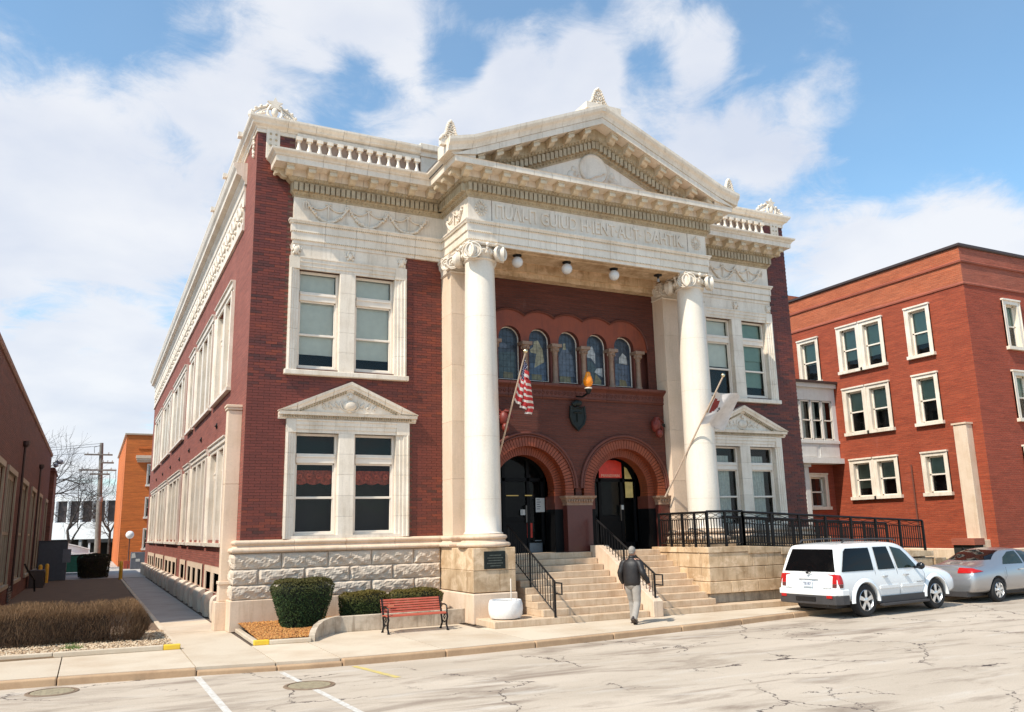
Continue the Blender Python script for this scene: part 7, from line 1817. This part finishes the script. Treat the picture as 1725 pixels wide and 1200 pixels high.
    for word, y0, wd, z in (('TRAILBLAZER', -.44, .26, .72), ('CHEVROLET', .74, .22, .70)):
        me = text_mesh(word, .05, .001); xs = [v.co.x for v in me.vertices]; k = wd/(max(xs)-min(xs)); mn = min(xs)
        for v in me.vertices: v.co = (.024-v.co.z, y0-(v.co.x-mn)*k, z+v.co.y)
        link('badge_lettering', me, glossb, t, local=True)
    me = text_mesh('TRAILBLAZER', .055, .001); xs = [v.co.x for v in me.vertices]; k = .30/(max(xs)-min(xs)); mn = min(xs)
    for v in me.vertices: v.co = (3.03+(v.co.x-mn)*k, -.972-v.co.z, .74+v.co.y)
    link('door_lettering', me, glossb, t, local=True)
    me = text_mesh('0223', .16, .001); mn = min(v.co.x for v in me.vertices)
    for v in me.vertices: v.co = (2.45+(v.co.x-mn)*.9, -(yf(2.6, 1.55)+.012-(v.co.y)*.22)-v.co.z, 1.48+v.co.y*.9)
    link('window_lettering', me, simple('whitish_window_writing', (.5, .52, .5), .6), t, local=True)
    m = MB(); m.tube([(.03, -.12, 1.11), (.06, -.02, 1.13), (.07, .10, 1.16)], .012, 5); m.ell((.03, .0, 1.10), (.03, .05, .03), 8, 5); m.obj('rear_wiper', glossb, t, local=True)
    for s in (-1, 1):
        m = MB(); m.tube([(.62, s*.66, 1.84), (.72, s*.67, 1.90), (1.7, s*.68, 1.915), (2.6, s*.67, 1.89), (2.75, s*.66, 1.83)], .022, 6); m.obj('roof_rail', greyplas, t, local=True)
        m = MB(); m.ell((3.13, s*1.07, 1.17), (.07, .12, .095), 12, 8); m.box(3.10, 3.16, min(s*.88, s*1.0), max(s*.88, s*1.0), 1.10, 1.16); m.obj('door_mirror', glossb, t, local=True, smooth=50)
    MB().box(4.80, 4.90, -.6, .6, .66, .86).obj('headlight', simple('clear_lens', (.6, .6, .62), .1), t, local=True)
    m = MB(); m.box(.3, 4.5, -.55, .55, .22, .40); m.lathe([(.09, -.35), (.09, .35)], (.45, .1, .38), 12, 'y'); m.tube([(.2, -.5, .33), (.02, -.55, .32)], .03, 8); m.obj('underbody', greyplas, t, local=True)
    t.scale = (1.10, 1.03, 1.035); return t
suv()
# ---- silver saloon
def saloon():
    t = empty('parked_saloon', (19.95, -4.55, -.13), 'silver saloon car parked ahead of the white one at the right edge', 'car', rz=radians(4.5))
    SP = paint('silver_car_paint', (.42, .415, .42), .75, .32)
    def row(x, zb, ws, wm, wbelt, zbelt, wtop, ztop, dx=(0,)*8):
        pts = [(0, zb), (ws*.92, zb), (ws, zb+.12), (wm, (zb+zbelt)/2+.04), (wbelt, zbelt), (wtop, ztop-.06), (wtop*.75, ztop-.01), (0, ztop+.02)]
        return [(x+d, y, z) for d, (y, z) in zip(dx, pts)]
    rows = [row(.02, .30, .70, .78, .74, .88, .66, 1.00, (0, 0, 0, 0, .05, .14, .16, .14)), row(.12, .26, .84, .88, .84, .90, .70, 1.04, (.05, .05, 0, 0, .02, .12, .14, .12)), row(.55, .25, .88, .915, .875, .93, .70, 1.07), row(1.0, .24, .89, .92, .885, .95, .66, 1.12), row(1.45, .24, .89, .925, .885, .96, .62, 1.32), row(1.95, .24, .89, .925, .885, .96, .63, 1.46), row(2.7, .24, .89, .925, .885, .95, .64, 1.48), row(3.3, .24, .89, .925, .88, .93, .62, 1.40), row(3.9, .24, .89, .92, .86, .90, .60, 1.06), row(4.6, .25, .88, .90, .80, .84, .60, .95), row(5.0, .30, .74, .76, .68, .70, .5, .78)]
    body = car_shell(t, rows, SP, 2, [(1.08, .335, .40, .92), (3.98, .335, .40, .92)])
    def yf(x, z): return .905 if z < .95 else .885-.25*(z-.95)/.48
    for x in (1.08, 3.98):
        for s in (-1, 1): wheel(t, x, s*.80, .335, .22, s, spokes=7)
    bv = bvh_of(body)
    for sd in (-1, 1):
        skin_panel(t, 'rear_door_window', glass_car, bv, [(1.55, 1.03), (1.78, 1.22), (2.15, 1.36), (2.55, 1.38), (2.55, 1.02)], 'y', sd)
        skin_panel(t, 'front_door_window', glass_car, bv, [(2.64, 1.02), (3.62, 1.0), (3.3, 1.22), (2.95, 1.36), (2.64, 1.38)], 'y', sd)
    skin_panel(t, 'rear_window', glass_dark, bv, [(-.64, 1.16), (0, 1.14), (.64, 1.16), (.50, 1.40), (0, 1.425), (-.50, 1.40)], 'x', -1, .008, 7)
    for sd in (-1, 1):
        tl = skin_panel(t, 'tail_light', tailred, bv, [(sd*.36, .82), (sd*.36, .97), (sd*.70, .955), (sd*.76, .94), (sd*.76, .83)], 'x', -1, .014, 7); skin_panel(tl, 'lamp_return', tailred, bv, [(.10, .84), (.10, .94), (.25, .93), (.50, .87), (.25, .85)], 'y', sd, .014, 7)
    m = MB(); P = [(0.0-.012, -.80, .44), (-.02, 0, .44), (-.012, .80, .44)]
    pl = bevel(MB().box(-.025, .02, -.17, .17, .50, .65).obj('plate_surround', simple('navy_plate_frame', (.02, .025, .08), .4), t, local=True), .004); MB().box(-.03, -.02, -.15, .15, .515, .635).obj('number_plate', platem, pl, local=True)
    me = text_mesh('S 82 6010', .07, .001); xs = [v.co.x for v in me.vertices]; k = .25/(max(xs)-min(xs)); mn = min(xs)
    for v in me.vertices: v.co = (-.032-v.co.z, .125-(v.co.x-mn)*k, .55+v.co.y)
    link('plate_characters', me, MATS['plate_ink'], pl, local=True)
    m = MB(); m.lathe([(.045, 0), (.05, .01), (.02, .018)], (0, 0, 0), 16, 'x'); m.v = [(.045-x, y+.12, z+.90) for x, y, z in m.v]; m.obj('boot_badge', chrome, t, local=True)
    MB().box(.0, 4.6, -.6, .6, .18, .32).obj('underbody', greyplas, t, local=True); m = MB(); m.lathe([(.09, -.5), (.09, .5)], (.5, 0, .25), 12, 'y'); m.tube([(.2, -.5, .24), (.04, -.5, .22)], .03, 8); m.obj('exhaust', greyplas, t, local=True)
    for s in (-1, 1): h = MB().box(2.2, 2.38, s*.93-.02, s*.93+.02, .86, .89); h.obj('door_handle', chrome, t, local=True)
    m = MB(); m.tube([(2.6, -.935, .3), (2.6, -.915, .95)], .004, 4); m.tube([(1.35, -.925, .55), (1.5, -.93, .7), (1.52, -.905, .95)], .004, 4); m.obj('door_gap', MATS['panel_gap'], t, local=True)
    t.scale = (1.08, 1.06, 1.05); return t
saloon()
# ============================================================ PEDESTRIAN
def skin_body(root, name, verts, edges, radii, mat, rootv=0, sub=2):
    me = bpy.data.meshes.new(name); me.from_pydata(verts, edges, []); o = link(name, me, mat, root, local=True)
    s = o.modifiers.new('skin', 'SKIN'); s.use_smooth_shade = True
    for i, r in enumerate(radii):
        v = me.skin_vertices[0].data[i]; v.radius = r if isinstance(r, tuple) else (r, r); v.use_root = (i == rootv)
    q = o.modifiers.new('sub', 'SUBSURF'); q.levels = sub; q.render_levels = sub
    bpy.context.view_layer.update(); bake(o); me = o.data
    if len(me.materials) == 0: me.materials.append(mat)
    me.polygons.foreach_set('use_smooth', [True]*len(me.polygons)); return o
def man():
    # local frame: x to the walker's front, y to his left; he walks to the right and away from the camera
    t = empty('person', (8.62, -4.52, 0), 'man in black leather jacket and light grey trousers walking past the steps', 'person', rz=radians(30))
    leather = stained('black_leather', (.012, .009, .009), (.024, .017, .015), rough=.55, amt=.8, blot=12, streak=False, bmp=.5, bscale=18); trous = stained('light_grey_trousers', (.36, .32, .28), (.28, .245, .215), rough=.9, amt=.5, blot=8, streak=True, bmp=.5, bscale=12)
    skin = simple('weathered_skin', (.46, .24, .16), .6, var=.1, vscale=20); hair = simple('grey_hair', (.27, .24, .21), .8, var=.35, vscale=60); shoe = simple('dark_brown_shoe', (.022, .010, .008), .4)
    # continuous body under the clothes (head, neck, torso, arms to the hands, legs to the ankles)
    V = [(0, 0, .97), (.0, 0, 1.12), (.01, 0, 1.30), (.02, 0, 1.46), (.035, 0, 1.545), (.05, 0, 1.60),                # pelvis..neck base
         (.0, .20, 1.455), (-.07, .27, 1.20), (.03, .27, .985), (.06, .255, .91),                             # left arm (away)
         (.0, -.20, 1.455), (-.07, -.31, 1.21), (.04, -.40, .99), (.085, -.42, .915),                            # right arm out
         (.02, .10, .92), (.16, .10, .52), (.17, .10, .09), (-.02, -.10, .92), (.0, -.10, .50), (-.22, -.10, .14)]
    E_ = [(0, 1), (1, 2), (2, 3), (3, 4), (4, 5), (3, 6), (6, 7), (7, 8), (8, 9), (3, 10), (10, 11), (11, 12), (12, 13), (0, 14), (14, 15), (15, 16), (0, 17), (17, 18), (18, 19)]
    Rr = [(.12, .14), (.12, .14), (.12, .15), (.09, .12), (.055, .06), (.052, .055), .06, .045, .035, .028, .06, .045, .035, .028, .085, .058, .04, .085, .058, .04]
    body = skin_body(t, 'body', V, E_, Rr, skin)
    # head
    m = MB(); hx, hz = .075, 1.705
    m.ell((hx, 0, hz), (.098, .078, .118), 20, 14); m.ell((hx+.045, 0, hz-.06), (.055, .052, .06), 14, 10); m.ell((hx+.098, 0, hz-.015), (.022, .016, .026), 8, 6)
    for s in (-1, 1): m.ell((hx-.005, s*.079, hz-.015), (.02, .012, .032), 8, 6)
    h = m.obj('head', skin, body, local=True, smooth=80)
    m = MB(); [m.ell((hx+.088, s*.03, hz+.012), .010, 8, 6) for s in (-1, 1)]; m.obj('eyes', simple('eye_white', (.6, .6, .58), .2), h, local=True, smooth=80)
    MB().ell((hx+.093, 0, hz-.058), (.012, .026, .007), 8, 5).obj('mouth', simple('lips', (.35, .12, .10), .6), h, local=True, smooth=80)
    m = MB(); rnd = random.Random(4)
    M_ = MB(); m.ell((hx-.016, 0, hz+.032), (.100, .084, .102), 22, 16); m.ell((hx-.045, 0, hz-.015), (.060, .072, .060), 14, 10)
    m.v = [(x+rnd.gauss(0, .002), y+rnd.gauss(0, .002), z+rnd.gauss(0, .002)) for x, y, z in m.v]; m.obj('hair', hair, body, local=True, smooth=80)
    # jacket: torso loft + sleeves
    J = MB(); secs = [(.90, .150, .185, -.01), (.925, .165, .205, -.01), (1.0, .168, .215, -.012), (1.12, .165, .22, -.012), (1.25, .16, .225, -.015), (1.36, .152, .232, -.015), (1.43, .138, .225, -.012), (1.485, .115, .185, -.005), (1.525, .085, .115, .012), (1.555, .072, .082, .022), (1.585, .070, .078, .03)]
    n = 28; P = []
    for i, (z, rx, ry, cx) in enumerate(secs):
        for k in range(n):
            a = 2*pi*k/n; w = 1+(.018*sin(a*7+i*1.9)+.012*sin(a*11+i*3.1))*(1 if i < 7 else .3); P.append((cx+rx*cos(a)*w, ry*sin(a)*w*(1+.0), z-(.012*sin(a*3+1) if i < 3 else 0)))
    J.add(P, [(i*n+k, i*n+(k+1) % n, (i+1)*n+(k+1) % n, (i+1)*n+k) for i in range(len(secs)-1) for k in range(n)]+[tuple(range(n))]); jk = J.obj('leather_jacket', leather, t, local=True, smooth=80)
    def sleeve(pts, rr, nm):
        m = MB(); dense = []; rad = []
        for i in range(len(pts)-1):
            for q in range(5): u = q/5; dense.append(Vector(pts[i]).lerp(Vector(pts[i+1]), u)); rad.append((rr[i]+(rr[i+1]-rr[i])*u)*(1+.05*sin((i*5+q)*2.2)))
        dense.append(Vector(pts[-1])); rad.append(rr[-1]); m.tube(dense, rad, 16); m.obj(nm, leather, jk, local=True, smooth=80)
    sleeve([(0, .12, 1.46), (-.01, .215, 1.425), (-.075, .285, 1.19), (-.02, .285, 1.06), (.035, .268, .955)], [.07, .088, .072, .062, .050], 'sleeve'); sleeve([(0, -.12, 1.46), (-.01, -.22, 1.425), (-.075, -.325, 1.20), (-.01, -.37, 1.08), (.05, -.405, .965)], [.07, .088, .074, .062, .050], 'sleeve')
    MB().lathe([(.079, 1.545), (.088, 1.57), (.085, 1.60), (.074, 1.61)], (.032, 0, 0), 20, caps=False).obj('collar', leather, jk, local=True, smooth=60)
    # trousers
    T = MB()
    def leg(pts, rr):
        dense = []; rad = []
        for i in range(len(pts)-1):
            for q in range(6): u = q/6; dense.append(Vector(pts[i]).lerp(Vector(pts[i+1]), u)); rad.append((rr[i]+(rr[i+1]-rr[i])*u)*(1+.035*sin((i*6+q)*1.9)))
        dense.append(Vector(pts[-1])); rad.append(rr[-1]); T.tube(dense, rad, 18)
    leg([(0, .075, .99), (.03, .10, .86), (.15, .10, .52), (.16, .10, .30), (.165, .10, .075)], [.115, .118, .088, .080, .076]); leg([(-.01, -.075, .99), (0, -.10, .86), (.0, -.10, .50), (-.11, -.10, .30), (-.215, -.10, .125)], [.115, .118, .088, .080, .076])
    T.ell((-.02, 0, .93), (.135, .185, .12), 18, 12); T.obj('trousers', trous, t, local=True, smooth=80)
    # shoes
    def shoe_(x, y, z, pitch):
        m = MB(); m.ell((.07, 0, .045), (.145, .050, .048), 16, 10); m.ell((-.03, 0, .06), (.06, .045, .06), 12, 8); m.box(-.075, .205, -.045, .045, 0, .018)
        M4 = Matrix.Translation((x, y, z)) @ Matrix.Rotation(pitch, 4, 'Y'); m.v = [tuple(M4 @ Vector((a, b, max(c, 0)))) for a, b, c in m.v]; m.obj('shoe', shoe, t, local=True, smooth=60)
    shoe_(.165, .10, 0, 0); shoe_(-.255, -.10, .085, radians(38))
    # hands: palm, four curled fingers and a thumb
    for (wx, wy, wz, s) in ((.062, .255, .905, 1), (.088, -.420, .908, -1)):
        m = MB(); m.ell((wx, wy, wz-.035), (.036, .016, .046), 12, 8)
        for k in range(4):
            x = wx-.027+.018*k; L_ = (.030, .036, .034, .026)[k]
            m.tube([(x, wy, wz-.065), (x+.002, wy-s*.006, wz-.065-L_), (x+.002, wy-s*.022, wz-.065-L_*1.7)], [.0095, .0085, .007], 7)
        m.tube([(wx+.022, wy-s*.006, wz-.015), (wx+.045, wy-s*.018, wz-.045), (wx+.046, wy-s*.024, wz-.075)], [.012, .0105, .008], 7); m.obj('hand', skin, body, local=True, smooth=60)
    return t
man()
